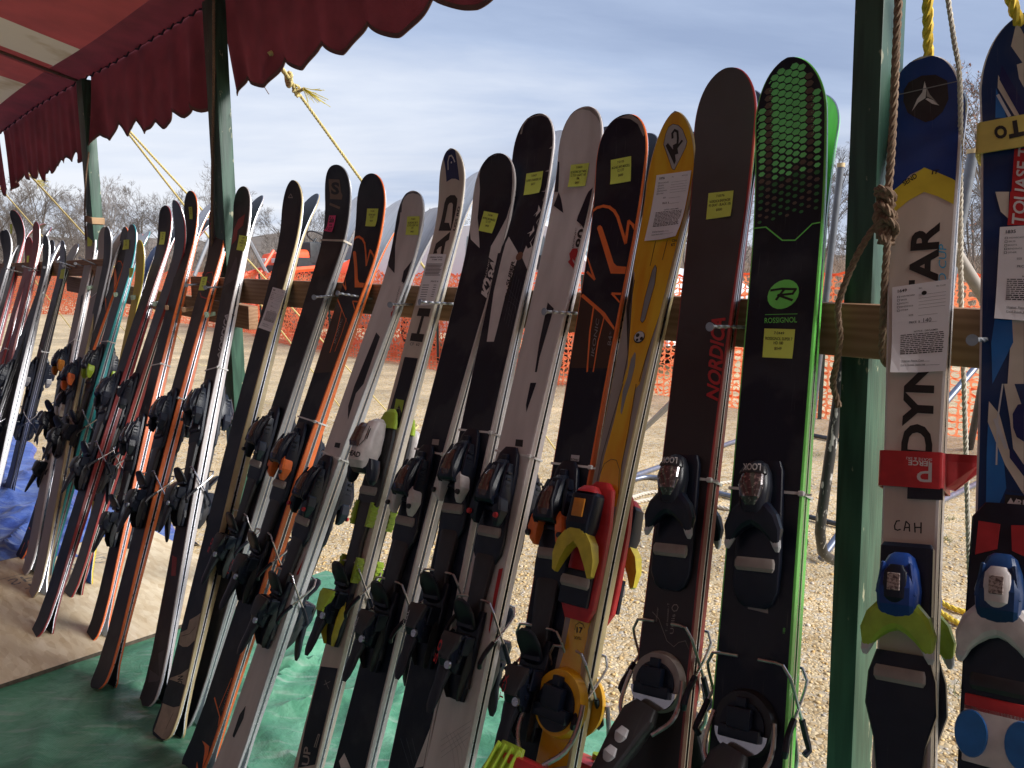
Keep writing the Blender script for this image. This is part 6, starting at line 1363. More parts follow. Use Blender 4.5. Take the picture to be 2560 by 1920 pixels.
# P3 black freeride ski with green honeycomb tip
k = make_ski('P3', (1967, 654), (1969, 144), B=(1882, 1802), w=(0.132, 0.116, 0.130), topc='black', sidec='green', basec='green', tiplen=0.115, tipn=2.0, rl=0.38, th=0.016,
             desc='wide black ski with a green honeycomb tip and round green emblem', short='green honeycomb')
L_ = k.L; gG, gB, gD = Flat(), Flat(), Flat(); row = 0; y = L_ - 0.028
bot = k.p2s(1990, 560)[1]
while y > bot + 0.01:
    f_ = (L_ - y) / (L_ - bot); hw = k.half(y) - 0.010; dx = 0.0225; c_ = -5
    for c_ in range(-5, 6):
        x = c_ * 0.0126; yy = y + (0.0068 if c_ % 2 else 0) + 0.05 * x; hw = k.half(yy) - 0.006
        if abs(x) + 0.006 > hw: continue
        sz = 1.0 - 0.55 * max(0, f_ - 0.45) / 0.55; rx, ry = 0.0060 * sz, 0.0054 * sz
        tgt = gB if (abs(c_) == 3 or f_ < 0.03) else (gG if f_ < 0.72 else gD)
        if f_ > 0.6 and (row + c_) % 5 == 0: tgt = gB
        tgt.poly([(x - rx * 1.35, yy), (x - rx * .6, yy + ry), (x + rx * .6, yy + ry), (x + rx * 1.35, yy), (x + rx * .6, yy - ry), (x - rx * .6, yy - ry)])
        if tgt is gG and f_ < 0.5: tgt.poly([(x - rx * 1.9, yy - ry * 1.25), (x - rx * 1.2, yy - ry * 0.55), (x - rx * 0.9, yy - ry * 0.8), (x - rx * 1.7, yy - ry * 1.6)])
    row += 1; y -= 0.0136
for g_, c, nm in ((gG, mat('print bright green', (0.22, 0.85, 0.26), 0.35), 'honeycomb_print'), (gD, mat('print deep green', (0.03, 0.20, 0.06), 0.4), 'honeycomb_print'), (gB, prn('taupe'), 'honeycomb_print')):
    if g_ is gB: c = mat('print brown grey', (0.13, 0.09, 0.07), 0.4)
    link(nm, bm_mesh(nm, g_.lay(k.surf, k.cuts, 0.0006), False), c, k.front)
prints(k, 'chevron_print', [('s', 'S', [(1876, 573), (1915, 568), (1956, 601), (1988, 601), (2031, 560), (2068, 553)], 0.0024)], 'green', 0.0007)
prints(k, 'emblem_print', [('d', 'S', (1958, 736), 0.0275), ('s', 'S', [(1913, 787), (1994, 785)], 0.0010)], 'green', 0.0007)
prints(k, 'emblem_print', [('s', 'h', [(22, 852), (120, 838), (242, 842), (215, 880), (90, 893), (215, 938)], 0.0042), ('s', 'h', [(140, 845), (70, 935)], 0.0045)], 'ink', 0.001)
prints(k, 'lettering', [('t', 'S', 'ROSSIGNOL', (1912, 808), (1993, 806), (1912, 795), 0.01), ('t', 'S', '180', (1963, 1583), (1964, 1570), (1957, 1583), 0.0)], 'green', 0.0007)
prints(k, 'serial_plate', [('p', 'S', [(1871, 1509), (1920, 1521), (1921, 1534), (1870, 1522)])], 'taupe', 0.0007)
sticker(k, 'S', [(1912, 822), (1989, 824), (1982, 898), (1907, 894)], tag_lines('7.0449', ['ROSSIGNOL SUPER 7', 'HD 180'], '$549'))
zip_tie(k, (1935, 1223), k.short)
binding(k, 'look', (1882, 1240), heel_d=0.335, c1='offblack', wing='black', pad='taupe', lev='black')

# P4 wide grey-black ski with red lettering
k = make_ski('P4', (1756, 914), (1825, 171), B=(1644, 1903), w=(0.132, 0.095, 0.118), topc='brownblack', sidec='maroon', basec='black', tiplen=0.12, tipn=2.2, rl=0.34,
             desc='wide dark grey ski with vertical red lettering right of the yellow ski', short='wide dark grey')
fm = mat('fading grey top sheet', (0.070, 0.064, 0.070), 0.42, var=0.08, nscale=12, coat=0.05)
t_ = fm.node_tree; b_ = t_.nodes['Principled BSDF']; tc_ = t_.nodes.new('ShaderNodeTexCoord'); sp_ = t_.nodes.new('ShaderNodeSeparateXYZ'); t_.links.new(tc_.outputs['Object'], sp_.inputs[0])
nn_ = t_.nodes.new('ShaderNodeTexNoise'); nn_.inputs['Scale'].default_value = 9; nn_.inputs['Detail'].default_value = 6; t_.links.new(tc_.outputs['Object'], nn_.inputs['Vector'])
ma_ = t_.nodes.new('ShaderNodeMath'); ma_.operation = 'MULTIPLY_ADD'; ma_.inputs[1].default_value = 0.45; t_.links.new(nn_.outputs[0], ma_.inputs[0]); t_.links.new(sp_.outputs[1], ma_.inputs[2])
mr_ = t_.nodes.new('ShaderNodeMapRange'); mr_.inputs[1].default_value = k.L - 0.42; mr_.inputs[2].default_value = k.L + 0.05; t_.links.new(ma_.outputs[0], mr_.inputs[0])
mi_ = t_.nodes.new('ShaderNodeMixRGB'); mi_.inputs[1].default_value = (0.022, 0.015, 0.018, 1); t_.links.new(b_.inputs['Base Color'].links[0].from_socket, mi_.inputs[2]); t_.links.new(mr_.outputs[0], mi_.inputs[0]); t_.links.new(mi_.outputs[0], b_.inputs['Base Color'])
for c_ in k.front.children:
    if c_.name.startswith('topsheet'): c_.data.materials[0] = fm
prints(k, 'lettering', [('t', 'S', 'NORDICA', (1800, 1003), (1813, 794), (1767, 990), 0.03)], 'red', 0.0007)
prints(k, 'lettering', [('t', 'o', 'Utilis', (1395, 500), (1412, 330), (1365, 500), 0.0), ('t', 'o', 'T - all mountain - T', (1345, 480), (1362, 235), (1328, 480), 0.0), ('t', 'o', 'Enforcer', (1255, 392), (1268, 270), (1240, 392), 0.0)], 'taupe', 0.0007)
prints(k, 'line_print', [('s', 'o', [(1215, 310), (1270, 370), (1340, 560), (1400, 612), (1440, 575), (1500, 560), (1550, 640)], 0.0008), ('s', 'o', [(1385, 270), (1400, 250), (1425, 248), (1438, 272), (1425, 300), (1400, 305), (1385, 285), (1385, 270)], 0.0012)], 'taupe', 0.0007)
sticker(k, 'S', [(1772, 484), (1835, 477), (1828, 542), (1766, 550)], tag_lines('7.0376', ['NORDICA ENFORCER', '93 GRAY - BLACK 185'], '$500'))
zip_tie(k, (1722, 1190), k.short)
binding(k, 'look', (1682, 1218), heel_d=0.315, c1='offblack', wing='black', pad='taupe', lev='offblack')

# P5 yellow carving ski
k = make_ski('P5', (1626, 740), (1688, 278), B=(1459, 1584), w=(0.114, 0.066, 0.097), topc='taupe', sidec='wood', basec='black', tiplen=0.14, tipn=1.85, rl=0.22, th=0.018,
             desc='old yellow and grey ski with a pointed tip, diamond logo and paper tag', short='yellow diamond-logo')
k.front
yel = ('p', 'S', Z('c', (1100, 900), (1100, 1659), (1750, 1659), (1750, 900)))
prints(k, 'yellow_print', [yel, ('p', 'S', Z('g', (1120, -10), (1620, -10), (1500, 520), (1440, 640), (1400, 760), (1290, 1060), (1180, 1350), (1105, 1659)) + Z('k', (1070, 40), (1010, 420), (950, 700), (935, 900), (905, 1060), (735, 1060), (740, 900), (800, 620), (880, 330), (955, 0)) + Z('g', (1000, 1500), (1035, 1000), (1060, 700), (1020, 600), (1100, 300)))], 'gold', m=mat('amber lacquer', (0.72, 0.33, 0.015), 0.22, col2=(0.78, 0.48, 0.03), nscale=6, thresh=(0.4, 0.6), coat=0.5, stretch=(4, 0.7, 1)))
prints(k, 'yellow_print', [('p', 'o', [(440, 690), (540, 200), (730, 240), (660, 470), (620, 760), (580, 1100), (520, 1659), (150, 1659)])], 'gold', 0.0006, m=mat('amber lacquer', (0, 0, 0)))
prints(k, 'outline_print', [('s', 'g', [(1430, 670), (1390, 800), (1290, 1070), (1180, 1360), (1100, 1640)], 0.0014), ('s', 'g', [(1062, 760), (1035, 900), (1020, 1150), (1005, 1400), (960, 1640)], 0.0014), ('s', 'k', [(960, 0), (860, 340), (780, 620), (730, 880)], 0.0012), ('s', 'k', [(1075, 0), (1005, 420), (950, 700), (930, 960)], 0.0012), ('s', 'k', [(760, 780), (800, 690), (860, 650), (905, 660), (930, 740), (920, 950)], 0.001),
                            ('s', 'g', [(1243, 425), (1195, 640)], 0.0012), ('s', 'g', [(1345, 415), (1300, 590)], 0.0012)], 'ink', 0.0009)
prints(k, 'edge_panel', [('p', 'g', [(1430, 680), (1445, 700), (1390, 900), (1240, 1350), (1200, 1400)]), ('p', 'g', [(1040, 700), (1050, 760), (1020, 1000), (1000, 1400), (990, 1000)])], 'ink', 0.0008)
prints(k, 'slot_print', [('p', 'g', [(1240, 632), (1252, 660), (1235, 800), (1150, 1105), (1128, 1132), (1113, 1110), (1150, 920), (1215, 680)]), ('p', 'S', Z('g', (1062, 1385), (1072, 1400), (1065, 1500), (1030, 1640)) + Z('k', (985, 120), (950, 265), (940, 240), (960, 60)) + Z('g', (1000, 1600), (1030, 1450)))], 'grey', 0.0011)
prints(k, 'outline_print', [('s', 'g', [(1240, 632), (1252, 660), (1235, 800), (1150, 1105), (1128, 1132), (1113, 1110), (1150, 920), (1215, 680), (1240, 632)], 0.0010), ('d', 'g', (1102, 1256), 0.0125)], 'ink', 0.0013)
prints(k, 'emblem_print', [('d', 'g', (1102, 1252), 0.0108)], 'silver', 0.0016)
prints(k, 'emblem_print', [('d', 'g', (1090, 1240), 0.0042), ('d', 'g', (1122, 1268), 0.0036), ('d', 'g', (1085, 1280), 0.003)], 'ink', 0.0018)
dm = [(1392, 1075), (1440, 1085), (1475, 1120), (1515, 1225), (1500, 1280), (1405, 1470), (1385, 1460), (1312, 1250), (1330, 1160), (1355, 1100)]
prints(k, 'logo_panel', [('p', 'c', dm)], 'silver', 0.0009, m=mat('print pale silver', (0.42, 0.40, 0.40), 0.4))
prints(k, 'logo_panel', [('s', 'c', dm + [dm[0]], 0.0010)], 'ink', 0.0011)
prints(k, 'logo_print', [('p', 'c', [(1330, 1262), (1350, 1238), (1395, 1295), (1392, 1258), (1425, 1240), (1440, 1330), (1412, 1340), (1418, 1392), (1405, 1425), (1390, 1392)]), ('s', 'c', [(1390, 1200), (1388, 1155), (1408, 1128), (1432, 1140), (1436, 1200), (1430, 1275), (1475, 1215)], 0.0048)], 'ink', 0.0013)
prints(k, 'lettering', [('t', 'g', 'CN', (1385, 435), (1425, 430), (1383, 412), 0.02), ('t', 'g', 'KT', (1378, 470), (1412, 466), (1376, 448), 0.04)], 'brownblack', 0.0009)
prints(k, 'edge_strip', [('p', 'o', [(745, 225), (850, 0), (870, 0), (640, 1100), (590, 1150), (600, 760), (660, 500)])], 'wood', 0.0007, m=mat('varnished pale wood', (0.42, 0.30, 0.17), 0.35, stretch=(8, 1, 1)))
prints(k, 'lettering', [('s', 'o', [(740, 310), (775, 120), (820, 20)], 0.006), ('s', 'o', [(730, 395), (725, 440)], 0.014), ('s', 'o', [(738, 520), (650, 745)], 0.0055), ('s', 'o', [(680, 545), (685, 810)], 0.005), ('s', 'o', [(600, 1120), (615, 960), (640, 900)], 0.004)], 'gold', 0.0010, m=mat('print strong yellow', (0.80, 0.55, 0.03), 0.35))
prints(k, 'number_print', [('t', 'o', '17', (560, 488), (612, 495), (562, 440), 0.03), ('s', 'o', [(545, 470), (552, 425), (585, 402), (615, 415), (628, 450)], 0.0009), ('t', 'o', 'XVI.I', (540, 545), (600, 552), (541, 520), 0.02)], 'brownblack', 0.0012)
sticker(k, 'S', [(1643, 440), (1730, 428), (1698, 598), (1614, 605)], form_lines('1976', 3), 'paper', 0.003)
binding(k, 'yellow', (1464, 1305), heel_d=0.312, pad='taupe')

# P6 black ski with big orange outline letters
k = make_ski('P6', (1526, 653), (1558, 288), B=(1370, 1613), w=(0.132, 0.092, 0.118), topc='black', sidec='orange', basec='black', tiplen=0.10, tipn=2.4, rl=0.30,
             desc='black ski with big orange outline letters left of the yellow ski', short='big orange-lined black')
prints(k, 'tip_border', [('s', 'c', [(728, 1240), (745, 1150), (790, 1060), (860, 1012), (945, 1003), (1030, 1012), (1100, 1060), (1150, 1170)], 0.008)], 'taupe')
prints(k, 'brown_panel', [('p', 'q', [(820, 945), (868, 950), (1210, 1262), (1260, 1290), (1160, 1659), (740, 1659)])], 'brownblack', 0.0005, m=mat('print dark brown', (0.040, 0.018, 0.012), 0.4))
prints(k, 'orange_print', [('s', 'q', [(950, 112), (1000, 78), (1060, 62), (1120, 72), (1170, 110), (1205, 170), (1235, 270), (1282, 425), (1312, 212), (1420, 285)], 0.0068), ('p', 'q', [(1000, 280), (1010, 258), (1032, 250), (1050, 268), (1165, 622), (1195, 652), (1330, 655), (1318, 725), (1135, 728)]), ('s', 'q', [(900, 570), (975, 785), (900, 710)], 0.005),
                           ('s', 'q', [(850, 940), (1230, 1268)], 0.0075), ('s', 'q', [(968, 1050), (930, 1300), (902, 1700)], 0.0040), ('s', 'q', [(1072, 1150), (1010, 1400), (962, 1700)], 0.0030), ('s', 'q', [(1265, 925), (1150, 925), (1262, 1005)], 0.0050)], 'orange', 0.0009)
prints(k, 'lettering', [('t', 'q', 'IKONIC', (968, 1548), (1022, 1180), (938, 1535), 0.0), ('t', 'q', '84', (1138, 1440), (1152, 1345), (1100, 1436), 0.0), ('t', 'q', 'TI', (1138, 1335), (1142, 1305), (1122, 1333), 0.0)], 'grey', 0.0009)
prints(k, 'code_label', [('p', 'k', [(514, 612), (586, 618), (580, 672), (508, 662)])], 'silver', 0.0008)
prints(k, 'lettering', [('t', 'k', 'KONIC', (512, 658), (578, 668), (514, 640), 0.02)], 'ink', 0.0010)
sticker(k, 'S', [(1528, 401), (1579, 391), (1578, 454), (1527, 463)], tag_lines('7.0105', ['IKONIC 84TI MXCELL', '12 177'], '$600'))
zip_tie(k, (1442, 1160), k.short)
binding(k, 'marker', (1374, 1262), wing='orange', pad='taupe', lev='offblack', txt='TCX')

# P7 white ski, big red logo
k = make_ski('P7', (1404, 653), (1456, 268), B=(1146, 1816), w=(0.126, 0.094, 0.114), topc='white', sidec='white', basec='black', tiplen=0.095, tipn=2.5, rl=0.30,
             desc='white ski with grey-rimmed tip, black side panels and a red logo', short='large white red-logo')
prints(k, 'tip_border', [('s', 'c', [(425, 1160), (440, 1090), (480, 1010), (540, 950), (610, 932), (680, 945), (740, 1000), (790, 1090)], 0.0065)], 'taupe')
prints(k, 'black_panel', [('p', 'g', [(360, 120), (445, 182), (425, 60), (405, 0)]), ('p', 'c', [(400, 1659), (410, 1400), (380, 1400), (370, 1659)]), ('p', 'S', Z('c', (735, 1530), (700, 1620), (660, 1659)) + Z('g', (640, 40), (570, 210), (560, 250), (600, 285), (665, 320), (730, 0))), ('p', 'q', [(512, 1012), (572, 1072), (520, 1250), (430, 1560), (405, 1700), (385, 1700), (430, 1400)]), ('p', 'k', [(160, -10), (212, -10), (135, 215), (126, 245), (122, 180)])], 'black')
prints(k, 'red_print', [('p', 'n', [(2100, -60), (2170, -60), (2120, 200), (2042, 505), (2012, 468), (2055, 170)]), ('p', 'q', [(722, 606), (745, 580), (800, 632), (838, 545), (822, 500), (780, 485), (750, 490), (735, 540), (770, 600), (828, 545), (826, 620), (795, 680)])], 'red')
prints(k, 'logo_print', [('s', 'q', [(725, 598), (792, 676)], 0.009), ('s', 'q', [(748, 600), (738, 530), (762, 492), (800, 492), (812, 520)], 0.006), ('s', 'q', [(790, 610), (782, 560), (832, 548)], 0.006)], 'red', 0.0008)
prints(k, 'lettering', [('t', 'q', '80', (858, 478), (893, 290), (782, 470), 0.03), ('t', 'q', 'IKONIC', (768, 475), (803, 278), (753, 471), 0.0), ('t', 'q', 'TI', (862, 268), (872, 205), (836, 262), 0.0)], 'ink', 0.0009)
prints(k, 'lettering', [('t', 'n', 'IKONIC', (2120, 200), (2165, 0), (2080, 190), 0.01)], 'ink', 0.0010)
prints(k, 'code_label', [('p', 'k', [(35, 478), (98, 484), (92, 545), (28, 536)])], 'ink', 0.0007)
for i in range(7): prints(k, 'crosshatch_print', [('s', 'n', [(1640 + 34 * i, 1350), (1700 + 40 * i, 1500), (1720 + 40 * i, 1659)], 0.0005), ('s', 'n', [(1860 - 10 * i, 1250 + 50 * i), (1600, 1420 + 50 * i)], 0.0005)], 'grey', 0.0006) if i < 4 else None
sticker(k, 'S', [(1428, 413), (1474, 408), (1464, 466), (1421, 469)], tag_lines('7.0420', ['K2 IKONIC 80 TI MXC', '12 TCX LIGHT 163', '184'], '$400'))
zip_tie(k, (1305, 1132), k.short)
binding(k, 'marker', (1222, 1215), wing='black', dot='red', pad='taupe', lev='offblack', txt='50')

# P8 black ski with white stars
k = make_ski('P8', (1267, 769), (1352, 286), B=(1037, 1874), w=(0.134, 0.097, 0.115), topc='black', sidec='white', basec='basegrey', tiplen=0.10, tipn=2.4, rl=0.30,
             desc='black ski with white star shapes down its right edge', short='star-edged black')
prints(k, 'tip_border', [('s', 'c', [(78, 1160), (95, 1080), (140, 1020), (200, 995), (260, 990), (320, 1010), (380, 1080), (408, 1180)], 0.0055)], 'taupe')
st = [('p', 'c', [(322, 1285), (362, 1258), (366, 1200), (395, 1250), (355, 1322), (360, 1280)]), ('p', 'c', [(288, 1482), (325, 1465), (330, 1405), (358, 1455), (322, 1510), (326, 1480)]), ('p', 'c', [(250, 1655), (285, 1650), (298, 1600), (312, 1650)]), ('p', 'g', [(182, 212), (222, 165), (232, 113), (250, 160), (206, 218), (212, 185)]), ('p', 'g', [(130, 362), (175, 335), (188, 288), (194, 335), (152, 388), (158, 355)]), ('s', 'c', [(390, 1330), (365, 1370), (382, 1405)], 0.0022), ('s', 'c', [(358, 1500), (322, 1565), (342, 1602)], 0.0022), ('s', 'g', [(310, 20), (270, 70), (288, 135)], 0.0022), ('s', 'g', [(272, 182), (215, 262), (240, 318)], 0.0022), ('s', 'g', [(218, 358), (160, 438), (172, 475)], 0.0022)]
prints(k, 'star_print', st, 'white')
prints(k, 'white_panel', [('p', 'q', [(60, 560), (95, 430), (128, 362), (215, 512), (228, 560), (205, 605), (95, 940), (10, 1290), (-20, 1400), (-90, 1400), (-20, 900)]), ('p', 'q', [(262, 575), (268, 530), (300, 450), (315, 482), (382, 452), (320, 708)])], 'white', 0.0006)
prints(k, 'lettering', [('t', 'q', 'SUPER', (128, 855), (188, 605), (100, 840), 0.03), ('t', 'q', 'CHARGER', (112, 1005), (205, 640), (82, 990), 0.03)], 'ink', 0.0009)
prints(k, 'emblem_print', [('d', 'q', (234, 556), 0.011)], 'brownblack', 0.0010, m=mat('print brown', (0.16, 0.07, 0.04), 0.4))
prints(k, 'crosshatch_print', [('s', 'q', [(190 + 20 * i, 720 + 30 * i), (80 + 20 * i, 1200 + 30 * i)], 0.0006) for i in range(5)] + [('s', 'q', [(130, 880 + 60 * i), (300, 1010 + 60 * i)], 0.0006) for i in range(5)] + [('s', 'n', [(1250 + 50 * i, 1400), (1330 + 40 * i, 1659)], 0.0006) for i in range(3)], 'slate', 0.0007)
prints(k, 'white_panel', [('p', 'n', [(1540, 1230), (1560, 1260), (1480, 1659), (1372, 1659), (1410, 1560)])], 'white', 0.0008)
sticker(k, 'S', [(1317, 435), (1359, 428), (1351, 484), (1310, 489)], tag_lines('7.0427', ['SUPER CHARGER 181'], '$677'))
zip_tie(k, (1213, 1075), k.short)
binding(k, 'marker', (1146, 1168), wing='white', pad='taupe', lev='offblack', txt='EXCELL')

# P9 black ski with white tip flanks
k = make_ski('P9', (1181, 769), (1239, 384), B=(897, 1874), w=(0.146, 0.096, 0.118), topc='black', sidec='white', basec='basegrey', tiplen=0.10, tipn=2.3, rl=0.30,
             desc='black ski with white flanks at the tip and a large white number 84', short='white-flanked black')
prints(k, 'white_panel', [('p', 'r', [(1380, -160), (1452, -160), (1475, 200), (1440, 640), (1470, 1108), (1335, 975), (1300, 700)]), ('p', 'r', [(1965, -160), (1975, 100), (1950, 420), (1885, 640), (1760, 880), (1645, 1080), (1612, 1250), (1745, 1368), (1830, 1300), (1950, 1100), (2100, 600), (2100, -160)])], 'white')
prints(k, 'tip_border', [('s', 'b', [(1925, 1520), (1940, 1440), (1975, 1370), (2030, 1335), (2080, 1332)], 0.004)], 'white')
prints(k, 'lettering', [('t', 'r', '84', (1692, 1575), (1748, 1320), (1590, 1555), 0.03), ('t', 'r', 'IKONIC', (1565, 1600), (1632, 1290), (1545, 1590), 0.0), ('t', 'r', 'TI', (1690, 1285), (1705, 1210), (1660, 1275), 0.0), ('t', 'f', 'K2', (2015, 915), (2045, 760), (1950, 880), 0.05)], 'white', 0.0008)
prints(k, 'code_label', [('p', 'j', [(1528, 476), (1585, 480), (1578, 530), (1520, 522)])], 'taupe', 0.0007)
prints(k, 'white_panel', [('p', 'n', [(765, 1530), (820, 1659), (735, 1659), (720, 1600)])], 'white', 0.0007)
sticker(k, 'S', [(1211, 528), (1247, 535), (1232, 585), (1197, 577)], tag_lines('7.0106', ['IKONIC 84TI MXCELL', '12 177'], '$600'))
zip_tie(k, (1110, 1130), k.short)
binding(k, 'marker', (1020, 1200), wing='white', pad='taupe', lev='offblack', txt='EXCELL')

# P10 narrow white race ski with HEAD lettering
k = make_ski('P10', (1070, 769), (1126, 371), B=(818, 1740), w=(0.100, 0.068, 0.088), topc='ivory', sidec='cream', basec='basegrey', tiplen=0.085, tipn=2.1, rl=0.24,
             desc='narrow white racing ski with large black letters and a long paper', short='narrow white racing')
prints(k, 'tip_panel', [('p', 'b', [(1618, 1345), (1640, 1295), (1690, 1280), (1722, 1300), (1745, 1450), (1758, 1562), (1725, 1545), (1690, 1545), (1647, 1572), (1638, 1460)])], 'navy')
prints(k, 'logo_print', [('s', 'b', [(1662, 1470), (1660, 1400), (1672, 1352), (1690, 1345), (1705, 1365), (1720, 1402)], 0.0035), ('d', 'b', (1690, 1405), 0.0025)], 'white', 0.0009)
prints(k, 'lettering', [('p', 'r', [(840, 842), (930, 420), (960, 340), (1020, 295), (1090, 295), (1130, 350), (1120, 450), (1030, 842), (1020, 842), (1060, 440), (1045, 412), (1010, 415), (985, 450), (930, 718), (1000, 722), (1030, 842)]), ('p', 'r', [(755, 1195), (800, 1040), (1020, 855), (1000, 980), (950, 1010), (910, 1205), (870, 1195), (890, 1075), (845, 1100), (812, 1140), (820, 1190)]),
                        ('t', 'r', 'LGS RD', (1090, 842), (1172, 470), (1058, 835), 0.03), ('p', 'f', [(1410, 1003), (1512, 1008), (1495, 1078), (1390, 1070)]), ('p', 'f', [(1345, 1218), (1455, 1230), (1438, 1298), (1330, 1285)]), ('p', 'f', [(1432, 1070), (1455, 1072), (1412, 1228), (1388, 1222)]), ('t', 'f', 'CF  62', (1330, 1325), (1412, 1330), (1334, 1300), 0.0)], 'ink')
prints(k, 'black_panel', [('p', 'S', Z('f', (1285, 1425), (1400, 1437), (1345, 1659)) + Z('j', (1310, 150), (1235, 380), (1115, 372), (1180, 150)) + Z('f', (1225, 1659))), ('p', 'n', [(560, 780), (760, 820), (640, 1300), (560, 1659), (360, 1659), (430, 1300)])], 'black')
prints(k, 'yellow_print', [('p', 'j', [(1212, 128), (1282, 142), (1262, 250), (1238, 180), (1225, 215), (1192, 235)])], 'lime', 0.0009)
prints(k, 'logo_print', [('s', 'j', [(1190, 215), (1180, 280), (1205, 335), (1240, 270), (1250, 220), (1215, 205), (1190, 215)], 0.0010), ('t', 'j', 'S', (1200, 300), (1225, 300), (1205, 245), 0.0), ('t', 'n', 'UP', (455, 1640), (478, 1480), (398, 1630), 0.02), ('s', 'n', [(505, 1480), (540, 1370), (552, 1372), (520, 1484)], 0.003)], 'taupe', 0.0010)
prints(k, 'logo_print', [('s', 'n', [(590, 940), (645, 910)], 0.0012), ('s', 'n', [(600, 900), (630, 975)], 0.0012)], 'taupe', 0.001)
sticker(k, 'S', [(1071, 636), (1117, 636), (1088, 765), (1042, 765)], [('ORIGINAL PATROL', 0.05, 0.075, 0.15, 0.85, 0.02), ('ITEM TAG', 0.10, 0.12, 0.3, 0.85, 0.02)] + [('rule', 0.19 + 0.027 * i, 0.06 + 0.01 * (i % 3), 0.92 - 0.03 * (i % 4), 0.010) for i in range(9)] + [('PRICE $', 0.52, 0.545, 0.5, 0.9, 0.02)] + [('rule', 0.60 + 0.045 * i, 0.1, 0.45, 0.010) for i in range(7)] + [('rule', 0.60 + 0.045 * i, 0.7, 0.85, 0.010) for i in range(6)], 'paper')
binding(k, 'head', (925, 1125), heel_d=0.36, c1='white', pad='taupe', lev='offblack', sidep='yellow')

# P11 second white ski
k = make_ski('P11', (971, 769), (1031, 477), B=(600, 1845), w=(0.122, 0.080, 0.106), topc='white', sidec='silver', basec='basegrey', tiplen=0.09, tipn=2.5, rl=0.28,
             desc='white ski with rounded dark-rimmed tip between two black orange-lined ones and a racing ski', short='smaller white red-logo')
k.front['label'] = 'white ski with a dark-rimmed round tip, just left of the narrow racing ski'
prints(k, 'tip_border', [('s', 'r', [(262, 560), (270, 420), (305, 320), (370, 262), (450, 245), (540, 268), (610, 350), (650, 450), (662, 520)], 0.006)], 'slate')
prints(k, 'black_panel', [('p', 'r', [(655, 500), (720, 500), (740, 700), (420, 1659), (270, 1622), (305, 1460), (440, 1290), (560, 1060), (630, 800)]), ('p', 'r', [(225, 420), (262, 420), (240, 700), (200, 880), (172, 1080), (162, 1495), (72, 1390), (40, 1200), (160, 800)]), ('p', 'S', Z('f', (1040, 1213), (1072, 1252), (1020, 1400), (930, 1659)) + Z('j', (865, 80), (795, 308), (798, 190), (850, 20))), ('p', 'm', [(2125, 1120), (2105, 1230), (1985, 1480), (2010, 1380), (2070, 1200)])], 'black')
prints(k, 'logo_print', [('s', 'f', [(1178, 1030), (1210, 1085)], 0.010), ('s', 'f', [(1200, 1020), (1195, 985), (1215, 965), (1240, 970)], 0.006), ('s', 'f', [(1225, 1035), (1228, 1000), (1245, 985)], 0.006), ('p', 'j', [(535, 1170), (560, 1190), (500, 1370), (400, 1659), (345, 1659), (440, 1450)])], 'red', 0.0008)
prints(k, 'lettering', [('t', 'f', '80', (1282, 960), (1312, 860), (1228, 945), 0.03), ('t', 'f', 'IKONIC', (1215, 950), (1250, 815), (1206, 945), 0.0), ('t', 'f', 'TI', (1288, 800), (1300, 765), (1268, 795), 0.0)], 'ink', 0.0009)
prints(k, 'code_label', [('p', 'j', [(688, 505), (732, 512), (722, 555), (678, 545)])], 'ink', 0.0007)
sticker(k, 'S', [(1019, 542), (1050, 541), (1046, 588), (1015, 588)], tag_lines('7.0431', ['K2 IKONIC 80 TI', '12 TCX LIGHT 163', '177'], '$400'))
zip_tie(k, (868, 1148), k.short)
binding(k, 'marker', (765, 1205), wing='black', dot='red', pad='taupe', lev='offblack')

# P12 second orange-lined black ski
k = make_ski('P12', (874, 769), (925, 434), B=(548, 1758), w=(0.142, 0.088, 0.112), topc='black', sidec='orange', basec='basegrey', tiplen=0.09, tipn=2.4, rl=0.30,
             desc='black ski with orange outline letters and tag, right of the pink-tagged ski', short='middle orange-lined black')
prints(k, 'brown_panel', [('p', 'f', [(680, 930), (712, 950), (835, 1165), (700, 1560), (440, 1560), (540, 1300)])], 'brownblack', 0.0005, m=mat('print dark brown', (0, 0, 0)))
prints(k, 'orange_print', [('s', 's', [(1500, 495), (1540, 452), (1590, 445), (1640, 480), (1672, 545), (1688, 680), (1698, 880), (1755, 655), (1840, 760)], 0.0070), ('p', 's', [(1492, 690), (1502, 668), (1525, 662), (1540, 685), (1568, 1090), (1590, 1145), (1718, 1155), (1705, 1222), (1520, 1222)]), ('s', 's', [(1330, 1060), (1385, 1255), (1335, 1165)], 0.005),
                           ('s', 'f', [(700, 930), (838, 1172)], 0.0075), ('s', 'f', [(745, 1010), (700, 1200), (640, 1390)], 0.0035), ('s', 'f', [(785, 1090), (740, 1230), (682, 1380)], 0.0026), ('s', 's', [(1600, 1440), (1490, 1435), (1585, 1560)], 0.0045),
                           ('s', 'm', [(1855, 1050), (1945, 1365)], 0.0055), ('s', 'm', [(1895, 1140), (2005, 880)], 0.0026), ('s', 'm', [(1925, 1245), (2030, 960)], 0.0022), ('p', 'm', [(1745, 1412), (1762, 1400), (1815, 1445), (1802, 1700), (1770, 1700), (1770, 1470)]), ('p', 'm', [(1800, 1238), (1838, 1318), (1800, 1270)]), ('p', 'm', [(1872, 1470), (1885, 1520), (1875, 1540)]), ('p', 'm', [(1705, 1600), (1715, 1659), (1690, 1700)])], 'orange', 0.0009)
prints(k, 'lettering', [('t', 'm', 'IKONIC', (1932, 1165), (1995, 950), (1918, 1160), 0.0), ('t', 'f', 'IKONIC', (690, 1310), (750, 1100), (672, 1300), 0.0)], 'grey', 0.0009)
sticker(k, 'S', [(919, 522), (947, 522), (941, 568), (914, 566)], tag_lines('7.0104', ['IKONIC 84TI', '12 177'], '$600'))
